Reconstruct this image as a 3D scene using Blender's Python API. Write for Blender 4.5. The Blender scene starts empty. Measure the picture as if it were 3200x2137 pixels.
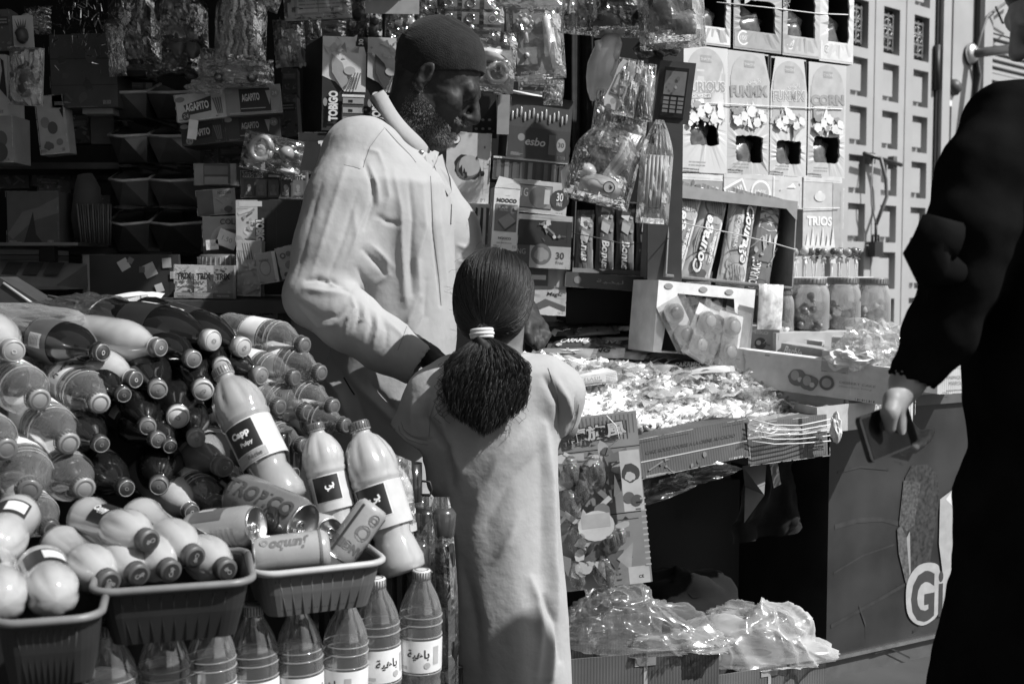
import bpy, bmesh, math, random
import numpy as np
from mathutils import Vector, Matrix, Euler, noise
R = math.radians
C = bpy.context.scene.collection
scene = bpy.context.scene

# ------------------------------------------------------------------ camera, sky, sun, exposure
LENS, F0 = 40.0, 3200 * 40 / 36.0
TILT, CAMZ = R(3.5), 1.10
cam = bpy.data.objects.new('camera', bpy.data.cameras.new('camera'))
cam.data.lens = LENS; cam.data.sensor_width = 36; cam.data.clip_end = 500
cam.location = (0, 0, CAMZ); cam.rotation_euler = (R(90) - TILT, 0, 0)
cam.data.dof.use_dof = True; cam.data.dof.focus_distance = 2.5; cam.data.dof.aperture_fstop = 5.0
C.objects.link(cam); scene.camera = cam
SUN_EL, SUN_AZ = 47.0, -22.0         # azimuth from +X towards +Y
w = bpy.data.worlds.new("World"); scene.world = w; w.use_nodes = True
nt = w.node_tree; nt.nodes.clear()
sky = nt.nodes.new('ShaderNodeTexSky'); sky.sky_type = 'NISHITA'; sky.sun_disc = False
sky.sun_elevation = R(SUN_EL); sky.sun_rotation = R(90 - SUN_AZ)
bw = nt.nodes.new('ShaderNodeRGBToBW'); bg = nt.nodes.new('ShaderNodeBackground'); ow = nt.nodes.new('ShaderNodeOutputWorld')
bg.inputs['Strength'].default_value = 0.112
nt.links.new(sky.outputs[0], bw.inputs[0]); nt.links.new(bw.outputs[0], bg.inputs[0]); nt.links.new(bg.outputs[0], ow.inputs[0])
sl = bpy.data.lights.new('sun', 'SUN'); sl.energy = 5.0; sl.angle = R(0.7); sl.color = (1, 1, 1)
sun = bpy.data.objects.new('sun', sl); C.objects.link(sun)
SV = Vector((math.cos(R(SUN_EL)) * math.cos(R(SUN_AZ)), math.cos(R(SUN_EL)) * math.sin(R(SUN_AZ)), math.sin(R(SUN_EL))))
sun.rotation_euler = SV.to_track_quat('Z', 'Y').to_euler()
scene.view_settings.view_transform = 'Standard'; scene.view_settings.look = 'None'
scene.view_settings.exposure = 0.2; scene.view_settings.gamma = 1.0
scene.render.engine = 'CYCLES'
scene.cycles.max_bounces = 10; scene.cycles.transparent_max_bounces = 24; scene.cycles.transmission_bounces = 8
scene.cycles.caustics_reflective = False; scene.cycles.caustics_refractive = False
try: scene.cycles.use_denoising = True
except Exception: pass

# ------------------------------------------------------------------ placing
def P(px, py, Y):
    """world point at depth Y that the photograph (3200x2137) shows at px, py"""
    a = (px - 1600) / F0; b = (1068.5 - py) / F0
    ry = math.cos(TILT) + b * math.sin(TILT); rz = -math.sin(TILT) + b * math.cos(TILT)
    t = Y / ry
    return Vector((a * t, Y, CAMZ + rz * t))
def S(n, Y): return n * Y / F0       # n source pixels at depth Y in metres

# ------------------------------------------------------------------ materials
_m = {}
def _new(name):
    m = bpy.data.materials.new(name); m.use_nodes = True
    b = m.node_tree.nodes['Principled BSDF']
    return m, m.node_tree.nodes, m.node_tree.links, b
def G(v, rough=0.6, kind='card', var=0.12, scale=30, bump=0.0):
    """grey surface of base value v, with uneven tone and roughness"""
    key = ('G', round(v, 3), rough, kind, var, scale, bump)
    if key in _m: return _m[key]
    m, n, l, b = _new('%s_%03d' % (kind, int(v * 1000)))
    tc = n.new('ShaderNodeTexCoord'); nz = n.new('ShaderNodeTexNoise'); nz.inputs['Scale'].default_value = scale
    nz.inputs['Detail'].default_value = 5
    l.new(tc.outputs['Object'], nz.inputs['Vector'])
    mr = n.new('ShaderNodeMapRange'); mr.inputs[1].default_value = 0.3; mr.inputs[2].default_value = 0.7
    mr.inputs[3].default_value = v * (1 - var); mr.inputs[4].default_value = min(0.95, v * (1 + var))
    l.new(nz.outputs[0], mr.inputs[0]); l.new(mr.outputs[0], b.inputs['Base Color'])
    mr2 = n.new('ShaderNodeMapRange'); mr2.inputs[3].default_value = max(0.03, rough - 0.08); mr2.inputs[4].default_value = min(1, rough + 0.12)
    l.new(nz.outputs[0], mr2.inputs[0]); l.new(mr2.outputs[0], b.inputs['Roughness'])
    if bump:
        nb = n.new('ShaderNodeTexNoise'); nb.inputs['Scale'].default_value = scale * 4; l.new(tc.outputs['Object'], nb.inputs['Vector'])
        bp = n.new('ShaderNodeBump'); bp.inputs['Strength'].default_value = bump; bp.inputs['Distance'].default_value = 0.004
        l.new(nb.outputs[0], bp.inputs['Height']); l.new(bp.outputs[0], b.inputs['Normal'])
    if kind == 'gloss': b.inputs['Coat Weight'].default_value = 0.6; b.inputs['Coat Roughness'].default_value = 0.06
    if kind == 'metal': b.inputs['Metallic'].default_value = 1.0
    if kind == 'cloth': b.inputs['Sheen Weight'].default_value = 0.1; b.inputs['Specular IOR Level'].default_value = 0.1
    if kind == 'black': b.inputs['Specular IOR Level'].default_value = 0.0
    if kind == 'skin': b.inputs['Specular IOR Level'].default_value = 0.35
    if kind == 'liquid': b.inputs['Coat Weight'].default_value = 1.0; b.inputs['Coat Roughness'].default_value = 0.03; b.inputs['Subsurface Weight'].default_value = 0.25; b.inputs['Subsurface Radius'].default_value = (.01, .01, .01)
    _m[key] = m; return m
def corr(v):                                     # corrugated brown board with faint flutes
    key = ('corr', v)
    if key in _m: return _m[key]
    m, n, l, b = _new('corrugated_board_%03d' % int(v * 1000))
    tc = n.new('ShaderNodeTexCoord'); wv = n.new('ShaderNodeTexWave'); wv.bands_direction = 'X'; wv.inputs['Scale'].default_value = 45; wv.inputs['Distortion'].default_value = 0.6
    nz = n.new('ShaderNodeTexNoise'); nz.inputs['Scale'].default_value = 9; nz.inputs['Detail'].default_value = 8
    l.new(tc.outputs['Object'], wv.inputs[0]); l.new(tc.outputs['Object'], nz.inputs['Vector'])
    mr = n.new('ShaderNodeMapRange'); mr.inputs[1].default_value = 0.25; mr.inputs[2].default_value = 0.75; mr.inputs[3].default_value = v * 0.7; mr.inputs[4].default_value = v * 1.25
    l.new(nz.outputs[0], mr.inputs[0]); l.new(mr.outputs[0], b.inputs['Base Color']); b.inputs['Roughness'].default_value = 0.8
    bp = n.new('ShaderNodeBump'); bp.inputs['Strength'].default_value = 0.25; bp.inputs['Distance'].default_value = 0.002
    l.new(wv.outputs[1], bp.inputs['Height']); l.new(bp.outputs[0], b.inputs['Normal'])
    _m[key] = m; return m
def film(opac=0.12, rough=0.12, white=0.8, bump=0.35, scale=40, g0=.07, g1=.75):
    """thin clear plastic film: lets light through, catches glints, a little milky"""
    key = ('film', opac, rough, white, bump, scale, g0, g1)
    if key in _m: return _m[key]
    m, n, l, b = _new('clear_film_%02d' % int(opac * 100)); out = n['Material Output']; n.remove(b)
    tr = n.new('ShaderNodeBsdfTransparent'); tr.inputs[0].default_value = (.96, .96, .96, 1)
    gl = n.new('ShaderNodeBsdfGlossy'); gl.inputs['Roughness'].default_value = rough
    di = n.new('ShaderNodeBsdfDiffuse'); di.inputs[0].default_value = (white,) * 3 + (1,)
    tl = n.new('ShaderNodeBsdfTranslucent'); tl.inputs[0].default_value = (white,) * 3 + (1,)
    ad = n.new('ShaderNodeMixShader'); ad.inputs[0].default_value = 0.5; l.new(di.outputs[0], ad.inputs[1]); l.new(tl.outputs[0], ad.inputs[2])
    lw = n.new('ShaderNodeLayerWeight'); lw.inputs['Blend'].default_value = 0.35
    nz = n.new('ShaderNodeTexNoise'); nz.inputs['Scale'].default_value = scale; nz.inputs['Detail'].default_value = 3
    tc = n.new('ShaderNodeTexCoord'); l.new(tc.outputs['Object'], nz.inputs['Vector'])
    bp = n.new('ShaderNodeBump'); bp.inputs['Strength'].default_value = bump; bp.inputs['Distance'].default_value = 0.01
    l.new(nz.outputs[0], bp.inputs['Height']); l.new(bp.outputs[0], gl.inputs['Normal']); l.new(bp.outputs[0], lw.inputs['Normal'])
    m1 = n.new('ShaderNodeMixShader'); mr = n.new('ShaderNodeMapRange'); mr.inputs[3].default_value = opac * 0.6; mr.inputs[4].default_value = min(0.9, opac * 3)
    l.new(lw.outputs['Facing'], mr.inputs[0]); l.new(mr.outputs[0], m1.inputs[0]); l.new(tr.outputs[0], m1.inputs[1]); l.new(ad.outputs[0], m1.inputs[2])
    m2 = n.new('ShaderNodeMixShader'); mr2 = n.new('ShaderNodeMapRange'); mr2.inputs[3].default_value = g0; mr2.inputs[4].default_value = g1
    l.new(lw.outputs['Fresnel'], mr2.inputs[0]); l.new(mr2.outputs[0], m2.inputs[0]); l.new(m1.outputs[0], m2.inputs[1]); l.new(gl.outputs[0], m2.inputs[2])
    l.new(m2.outputs[0], out.inputs[0]); _m[key] = m; return m
def clearpet(opac=.2, tone=.93):
    return film(opac, .05, .95, .02, 6, .13, .9)
def pet(milk=0.1, tone=0.95, ior=1.33, clear=0.45):
    """bottle of clear drink: refracting body, part straight-through light so that the sun reaches behind"""
    key = ('pet', milk, tone, ior, clear)
    if key in _m: return _m[key]
    m, n, l, b = _new('clear_bottle_%02d' % int(milk * 100)); out = n['Material Output']
    b.inputs['Transmission Weight'].default_value = 1; b.inputs['IOR'].default_value = ior; b.inputs['Roughness'].default_value = 0.03
    b.inputs['Base Color'].default_value = (tone,) * 3 + (1,)
    tr = n.new('ShaderNodeBsdfTransparent'); tr.inputs[0].default_value = (tone,) * 3 + (1,)
    di = n.new('ShaderNodeBsdfDiffuse'); di.inputs[0].default_value = (.85, .85, .85, 1)
    tl = n.new('ShaderNodeBsdfTranslucent'); tl.inputs[0].default_value = (.85, .85, .85, 1)
    a = n.new('ShaderNodeMixShader'); a.inputs[0].default_value = 0.5; l.new(di.outputs[0], a.inputs[1]); l.new(tl.outputs[0], a.inputs[2])
    m1 = n.new('ShaderNodeMixShader'); m1.inputs[0].default_value = clear; l.new(b.outputs[0], m1.inputs[1]); l.new(tr.outputs[0], m1.inputs[2])
    m2 = n.new('ShaderNodeMixShader'); m2.inputs[0].default_value = milk; l.new(m1.outputs[0], m2.inputs[1]); l.new(a.outputs[0], m2.inputs[2])
    l.new(m2.outputs[0], out.inputs[0]); _m[key] = m; return m

# ------------------------------------------------------------------ mesh builder
_tx = {}
def glyphs(s, bold=0.0, shear=0.0, sp=1.0):
    key = (s, bold, shear, sp)
    if key in _tx: return _tx[key]
    c = bpy.data.curves.new('t', 'FONT'); c.body = s; c.size = 1; c.offset = bold; c.shear = shear; c.resolution_u = 3; c.space_character = sp
    o = bpy.data.objects.new('t', c); C.objects.link(o)
    dg = bpy.context.evaluated_depsgraph_get(); me = bpy.data.meshes.new_from_object(o.evaluated_get(dg))
    vs = [(v.co.x, v.co.y) for v in me.vertices]; fs = [tuple(p.vertices) for p in me.polygons]
    bpy.data.objects.remove(o); bpy.data.meshes.remove(me); bpy.data.curves.remove(c)
    if vs:
        x0 = min(v[0] for v in vs); x1 = max(v[0] for v in vs); y0 = min(v[1] for v in vs); y1 = max(v[1] for v in vs)
        vs = [(v[0] - (x0 + x1) / 2, v[1] - (y0 + y1) / 2) for v in vs]; d = (x1 - x0, y1 - y0)
    else: d = (1, 1)
    _tx[key] = (vs, fs, d); return _tx[key]
class MB:
    def __init__(s): s.v = []; s.f = []; s.m = []; s.mats = []; s.sm = []
    def mi(s, m):
        if m not in s.mats: s.mats.append(m)
        return s.mats.index(m)
    def add(s, vs, fs, m, smooth=False, M=None):
        b = len(s.v); i = s.mi(m)
        if M is not None: vs = [M @ Vector(v) for v in vs]
        s.v += [tuple(v) for v in vs]
        for f in fs: s.f.append(tuple(b + k for k in f)); s.m.append(i); s.sm.append(smooth)
    def box(s, x0, y0, z0, x1, y1, z1, m, M=None):
        v = [(x, y, z) for x in (x0, x1) for y in (y0, y1) for z in (z0, z1)]
        s.add(v, [(0, 1, 3, 2), (4, 6, 7, 5), (0, 4, 5, 1), (2, 3, 7, 6), (0, 2, 6, 4), (1, 5, 7, 3)], m, False, M)
    def lathe(s, prof, m, seg=20, M=None, lob=0, lamp=0.0, lr=(0, 0), cap=True, smooth=True):
        vs = []; fs = []
        for (r, z) in prof:
            for k in range(seg):
                a = 2 * math.pi * k / seg; rr = r
                if lob and lr[0] <= z <= lr[1]:
                    t = math.sin(math.pi * (z - lr[0]) / (lr[1] - lr[0])); rr = r * (1 - lamp * t * (0.5 + 0.5 * math.cos(lob * a)) ** 3)
                vs.append((rr * math.cos(a), rr * math.sin(a), z))
        for j in range(len(prof) - 1):
            for k in range(seg):
                q = (k + 1) % seg; fs.append((j * seg + k, j * seg + q, (j + 1) * seg + q, (j + 1) * seg + k))
        if cap: fs.append(tuple(range(seg))[::-1]); fs.append(tuple((len(prof) - 1) * seg + k for k in range(seg)))
        s.add(vs, fs, m, smooth, M)
    def tube(s, pts, r, m, seg=6, M=None, cap=True):
        pts = [Vector(p) for p in pts]; n = len(pts)
        rs = r if isinstance(r, (list, tuple)) else [r] * n
        vs = []; fs = []; up = None
        for i, p in enumerate(pts):
            t = (pts[min(i + 1, n - 1)] - pts[max(i - 1, 0)]).normalized()
            if up is None: up = t.orthogonal().normalized()
            up = (up - t * up.dot(t)); up = up.normalized() if up.length > 1e-6 else t.orthogonal().normalized()
            sd = t.cross(up)
            for k in range(seg):
                a = 2 * math.pi * k / seg; vs.append(p + (up * math.cos(a) + sd * math.sin(a)) * rs[i])
        for i in range(n - 1):
            for k in range(seg):
                q = (k + 1) % seg; fs.append((i * seg + k, i * seg + q, (i + 1) * seg + q, (i + 1) * seg + k))
        if cap: fs.append(tuple(range(seg))[::-1]); fs.append(tuple((n - 1) * seg + k for k in range(seg)))
        s.add(vs, fs, m, True, M)
    def grid(s, fn, nu, nv, m, smooth=True, M=None, thick=0.0):
        vs = [Vector(fn(i / nu, j / nv)) for j in range(nv + 1) for i in range(nu + 1)]
        W = nu + 1; fs = [(j * W + i, j * W + i + 1, (j + 1) * W + i + 1, (j + 1) * W + i) for j in range(nv) for i in range(nu)]
        s.add(vs, fs, m, smooth, M)
    def blob(s, c, r, m, seg=10, M=None, amp=0.0, seed=0):
        rx, ry, rz = (r, r, r) if isinstance(r, (int, float)) else r
        vs = []; fs = []; h = seg // 2 + 1
        for j in range(h + 1):
            ph = math.pi * j / h
            for k in range(seg):
                a = 2 * math.pi * k / seg; d = Vector((math.sin(ph) * math.cos(a), math.sin(ph) * math.sin(a), math.cos(ph)))
                q = 1 + (amp * noise.noise(d * 2.2 + Vector((seed * 7.3, seed * 1.7, 0))) if amp else 0)
                vs.append((c[0] + d.x * rx * q, c[1] + d.y * ry * q, c[2] + d.z * rz * q))
        for j in range(h):
            for k in range(seg):
                q = (k + 1) % seg; fs.append((j * seg + k, (j + 1) * seg + k, (j + 1) * seg + q, j * seg + q))
        s.add(vs, fs, m, True, M)
    def build(s, name, parent=None, loc=None, rot=None, **kw):
        me = bpy.data.meshes.new(name); me.from_pydata(s.v, [], s.f)
        for m in s.mats: me.materials.append(m)
        me.polygons.foreach_set('material_index', s.m); me.polygons.foreach_set('use_smooth', s.sm); me.update()
        o = bpy.data.objects.new(name, me); C.objects.link(o)
        if parent: o.parent = parent
        if loc is not None: o.location = loc
        if rot is not None: o.rotation_euler = rot
        return tag(o, **kw)
def tag(o, label=None, cat=None, group=None, kind=None):
    if label: o['label'] = label
    if cat: o['category'] = cat
    if group: o['group'] = group
    if kind: o['kind'] = kind
    return o
def empty(name, label, cat, loc=(0, 0, 0), rot=(0, 0, 0), group=None):
    o = bpy.data.objects.new(name, None); C.objects.link(o); o.empty_display_size = 0.05
    o.location = loc; o.rotation_euler = rot; return tag(o, label, cat, group)
def copy_tree(o, parent=None, label=None, group=None):
    c = o.copy(); C.objects.link(c)
    if parent is not None: c.parent = parent
    if label: c['label'] = label
    if group: c['group'] = group
    for ch in list(o.children): copy_tree(ch, c)
    return c
def at(o, M): o.matrix_world = M; return o

# ------------------------------------------------------------------ printing on a flat face
class Print:
    """draws on a flat face of size w x h; M maps (x, y, out) with x,y in metres from the face centre"""
    def __init__(s, mb, M, w, h): s.mb = mb; s.M = M; s.w = w; s.h = h; s.k = 0; s.warp = None
    def _z(s): s.k += 1; return 0.0006 + 0.00025 * s.k
    def put(s, vs, fs, m, z=None):
        z = s._z() if z is None else z
        if s.warp: pts = [Vector((x, y, s.warp(x, y) + z)) for x, y in vs]
        else: pts = [Vector((x, y, z)) for x, y in vs]
        s.mb.add(pts, fs, m, False, s.M)
    def rect(s, u0, v0, u1, v1, m, rot=0):
        x0, x1, y0, y1 = (u0 - .5) * s.w, (u1 - .5) * s.w, (v0 - .5) * s.h, (v1 - .5) * s.h
        cx, cy = (x0 + x1) / 2, (y0 + y1) / 2; n = 1 if not s.warp else 8; vs = []; fs = []
        c, sn = math.cos(R(rot)), math.sin(R(rot))
        for j in range(n + 1):
            for i in range(n + 1):
                x = x0 + (x1 - x0) * i / n - cx; y = y0 + (y1 - y0) * j / n - cy; vs.append((cx + x * c - y * sn, cy + x * sn + y * c))
        for j in range(n):
            for i in range(n): a = j * (n + 1) + i; fs.append((a, a + 1, a + n + 2, a + n + 1))
        s.put(vs, fs, m)
    def poly(s, uv, m): s.put([((u - .5) * s.w, (v - .5) * s.h) for u, v in uv], [tuple(range(len(uv)))], m)
    def disc(s, u, v, r, m, asp=1.0, n=18, rot=0, wob=0, seed=0):
        cx, cy = (u - .5) * s.w, (v - .5) * s.h; rr = r * min(s.w, s.h); rnd = random.Random(seed); vs = [(cx, cy)]
        for k in range(n):
            a = 2 * math.pi * k / n; q = 1 + (rnd.uniform(-wob, wob) if wob else 0)
            x, y = rr * q * math.cos(a) * asp, rr * q * math.sin(a); c, sn = math.cos(R(rot)), math.sin(R(rot))
            vs.append((cx + x * c - y * sn, cy + x * sn + y * c))
        s.put(vs, [(0, 1 + k, 1 + (k + 1) % n) for k in range(n)], m)
    def text(s, t, u, v, size, m, rot=0, bold=0.0, shear=0.0, out=None, ob=0.05, width=None, sp=1.0, ys=1.0):
        """size: letter height as a share of the face height; width: total width as a share of the face width"""
        vs, fs, d = glyphs(t, bold, shear, sp); sc = size * s.h / max(d[1], .3); sx = sc
        if width: sx = width * s.w / d[0]
        if size is None: sc = sx
        c, sn = math.cos(R(rot)), math.sin(R(rot)); cx, cy = (u - .5) * s.w, (v - .5) * s.h
        if out is not None:
            vo, fo, _ = glyphs(t, bold + ob, shear, sp); s.put([(cx + x * sx * c - y * sc * sn, cy + x * sx * sn + y * sc * c) for x, y in vo], fo, out)
        s.put([(cx + x * sx * c - y * sc * sn, cy + x * sx * sn + y * sc * c) for x, y in vs], fs, m)
    def busy(s, seed, tones, n=14, box=(0.05, 0.05, 0.95, 0.95), sz=0.12):
        """small printed shapes: blobs, bars and wedges like package artwork"""
        rnd = random.Random(seed); u0, v0, u1, v1 = box
        for _ in range(n):
            u, v = rnd.uniform(u0, u1), rnd.uniform(v0, v1); m = rnd.choice(tones); k = rnd.random(); q = sz * rnd.uniform(.4, 1.3)
            if k < .45: s.disc(u, v, q * .6, m, asp=rnd.uniform(.6, 1.7), rot=rnd.uniform(0, 180), wob=.25, seed=rnd.random(), n=11)
            elif k < .75: s.rect(max(u0, u - q), max(v0, v - q * .2), min(u1, u + q), min(v1, v + q * .2), m, rot=rnd.uniform(-50, 50))
            else:
                a = rnd.uniform(0, 6.28); s.poly([(u + q * math.cos(a), v + q * math.sin(a)), (u + q * math.cos(a + 2.4), v + q * math.sin(a + 2)), (u + q * .5 * math.cos(a + 4), v + q * .5 * math.sin(a + 4))], m)
    def lines(s, u0, v0, u1, v1, n, m, fill=.5, seed=0):
        rnd = random.Random(seed)
        for i in range(n):
            v = v0 + (v1 - v0) * (i + .5) / n; hh = (v1 - v0) / n * fill / 2; u = u0
            while u < u1 - .01:
                q = min(u1, u + rnd.uniform(.1, .3) * (u1 - u0)); s.rect(u, v - hh, q - .02 * (u1 - u0), v + hh, m); u = q
def face(mb, w, h, d, which='F'):
    """Print for a face of a box that spans x -w/2..w/2, y 0..d, z 0..h (front at y=0)"""
    if which == 'F': M = Matrix(((1, 0, 0, 0), (0, 0, -1, 0), (0, 1, 0, h / 2), (0, 0, 0, 1))); return Print(mb, M, w, h)
    if which == 'L': M = Matrix(((0, 0, -1, -w / 2), (-1, 0, 0, d / 2), (0, 1, 0, h / 2), (0, 0, 0, 1))); return Print(mb, M, d, h)
    if which == 'R': M = Matrix(((0, 0, 1, w / 2), (1, 0, 0, d / 2), (0, 1, 0, h / 2), (0, 0, 0, 1))); return Print(mb, M, d, h)
    if which == 'T': M = Matrix(((1, 0, 0, 0), (0, 1, 0, d / 2), (0, 0, 1, h), (0, 0, 0, 1))); return Print(mb, M, w, d)
def shell(mb, w, h, d, m, inner=None, open_='', t=0.003, tr=None, bulge=0.0):
    """cardboard box with real wall thickness; open_ may hold T (top) F (front) ; bulge bows the panels a little"""
    inner = inner or m
    def slab(x0, y0, z0, x1, y1, z1, mm=m):
        mb.box(x0, y0, z0, x1, y1, z1, mm)
    slab(-w / 2, 0, 0, -w / 2 + t, d, h); slab(w / 2 - t, 0, 0, w / 2, d, h)
    slab(-w / 2 + t, d - t, 0, w / 2 - t, d, h); slab(-w / 2 + t, 0, 0, w / 2 - t, d - t, t)
    if 'F' not in open_: slab(-w / 2 + t, 0, t, w / 2 - t, t, h if 'T' in open_ else h - t)
    if 'T' not in open_: slab(-w / 2 + t, 0, h - t, w / 2 - t, d - t, h)
def M4(loc, rz=0, ry=0, rx=0): return Matrix.Translation(loc) @ Euler((R(rx), R(ry), R(rz)), 'XYZ').to_matrix().to_4x4()
def on_plane(px0, px1, Yc, rz):
    """where a vertical plane through the middle pixel at depth Yc, turned by rz, is cut by the two pixel columns"""
    pc = (px0 + px1) / 2; A = Vector(((pc - 1600) / F0 * Yc, Yc)); d = Vector((math.cos(R(rz)), math.sin(R(rz)))); r = []
    for px in (px0, px1):
        a = (px - 1600) / F0; r.append((a * A.y - A.x) / (d.x - a * d.y))
    return A + d * r[0], A + d * r[1], r[1] - r[0]
def px_box(x0, y0, x1, y1, Y, rz=0):
    a, b, w = on_plane(x0, x1, Y, rz); c = (a + b) / 2
    z0 = P((x0 + x1) / 2, y1, c.y).z; z1 = P((x0 + x1) / 2, y0, c.y).z
    return Vector((c.x, c.y, z0)), w, z1 - z0
def YS(px, ref=2130, Y0=3.24, rz=29):
    """depth at pixel column px of the plane of the stacked boxes on the right"""
    A = Vector(((ref - 1600) / F0 * Y0, Y0)); d = Vector((math.cos(R(rz)), math.sin(R(rz)))); a = (px - 1600) / F0
    return A.y + d.y * (a * A.y - A.x) / (d.x - a * d.y)
def carton(name, label, cat, rect, Y, d, v, draw=None, rz=0, ry=0, rx=0, group=None, rough=.5, wscale=1.0, side=None, kind='card', mat=None, open_='', parent=None, t=.003):
    loc, w, h = px_box(*rect, Y, rz); w *= wscale
    mb = MB(); m = mat or G(v, rough, kind)
    if open_: shell(mb, w, h, d, m, open_=open_, t=t)
    else:
        sm = G(side, rough, kind) if side is not None else m
        mb.box(-w / 2, 0, 0, w / 2, d, h, m)
        if side is not None:
            for q in 'LR': face(mb, w, h, d, q).rect(0, 0, 1, 1, sm)
    if draw:
        draw(mb, w, h, d); q = face(mb, w, h, d); q.k = 22; ed = G(min(.85, v * 1.7 + .05), .7, 'worn_edge', .5, 60); rw = random.Random(int(rect[0] + rect[1])); e = .0011
        for a_ in (0, 1):
            u = 0.0
            while u < .96:
                L_ = rw.uniform(.05, .3); q.rect(u, a_ * (1 - e / h), min(1, u + L_), a_ * (1 - e / h) + e / h, ed) if rw.random() < .6 else None
                q.rect(a_ * (1 - e / w), u, a_ * (1 - e / w) + e / w, min(1, u + L_), ed) if rw.random() < .6 else None; u += L_ + .02
        ink = G(.05 if v > .25 else min(.5, v * 3 + .1), .6)
        if w > .045 and h > .05:
            for k in range(4): q.rect(.06, .03 + .013 * k, .06 + rw.uniform(.12, .25), .036 + .013 * k, ink)
            bx = .80
            for k in range(9): q.rect(bx + .014 * k, .03, bx + .014 * k + rw.choice((.003, .007)), .085, ink)
    o = mb.build(name, parent=parent, label=None if parent else label, cat=None if parent else cat, group=group)
    # rotate about the centre of the front face so that it stays where the photo shows it
    M = Matrix.Translation(loc + Vector((0, 0, h / 2))) @ Euler((R(rx), R(ry), R(rz)), 'XYZ').to_matrix().to_4x4() @ Matrix.Translation((0, 0, -h / 2))
    o.matrix_world = M; return o
# ------------------------------------------------------------------ the setting
K0, K1, K2 = G(.012, .75), G(.03, .7), G(.06, .7)
W9, W7, W5, W3, W2 = G(.82, .5), G(.62, .5), G(.42, .5), G(.26, .5), G(.15, .5)
BLK = G(.02, .5)
def ground():
    mb = MB(); mb.box(-60, -60, -0.2, 60, 60, 0, G(.06, .85, 'paving', .35, 3, .5)); return mb.build('ground', kind='structure')
ground()
def backwall():
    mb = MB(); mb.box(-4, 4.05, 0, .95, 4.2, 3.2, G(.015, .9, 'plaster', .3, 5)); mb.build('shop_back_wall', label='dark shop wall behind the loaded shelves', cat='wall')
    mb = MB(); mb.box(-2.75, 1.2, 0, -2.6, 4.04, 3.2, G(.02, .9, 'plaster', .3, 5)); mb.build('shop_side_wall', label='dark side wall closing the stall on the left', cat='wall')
    mb = MB()
    mb.grid(lambda u, v: (-2.7 + 2.9 * u, 2.35 + 1.8 * v, 2.38 + .03 * math.sin(9 * u) + .12 * v), 24, 8, G(.1, .8, 'canvas'))
    mb.build('awning', label='unseen canvas awning added to shade the stall', cat='awning')  # out of view, added to keep sun and sky off the stall
backwall()
# dark cloth and post between the shelves and the hanging toys
def curtain():
    mb = MB(); a, b = P(1752, 60, 3.62), P(1900, 1100, 3.62)
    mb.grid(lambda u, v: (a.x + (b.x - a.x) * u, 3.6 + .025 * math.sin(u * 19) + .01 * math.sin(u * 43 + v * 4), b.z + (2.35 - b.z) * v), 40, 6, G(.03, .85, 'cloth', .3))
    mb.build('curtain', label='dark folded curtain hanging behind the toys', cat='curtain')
curtain()
# shelves on the left
def shelf(y_px, x0, x1, Y, d, label, tl=0.018):
    a, b = P(x0, y_px, Y), P(x1, y_px, Y); mb = MB()
    mb.box(a.x, Y, a.z - tl, b.x, Y + d, a.z, G(.045, .6, 'wood', .4, 12)); mb.build('shelf', label=label, cat='shelf', group='dark boards of the left shelving')
shelf(508, -300, 372, 3.2, .5, 'upper dark shelf board at the left under the fruit packets')
shelf(775, -200, 372, 3.2, .5, 'lower dark shelf board at the left above the weighing scale')
shelf(800, 380, 960, 3.42, .4, 'dark shelf board under the stack of plastic bins')
shelf(940, -300, 1000, 2.75, .8, 'dark counter board behind the heap of bottles', .03)
def post(x0, x1, y0, y1, Y, label, m):
    a, b = P(x0, y1, Y), P(x1, y0, Y); mb = MB(); mb.box(a.x, Y, a.z, b.x, Y + .04, b.z, m); mb.build('post', label=label, cat='post')
post(358, 374, -120, 1000, 3.55, 'dark upright between the shelf and the plastic bins', K1)
post(1740, 1762, -60, 1000, 3.5, 'dark metal upright beside the hanging toy card', K1)

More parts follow.
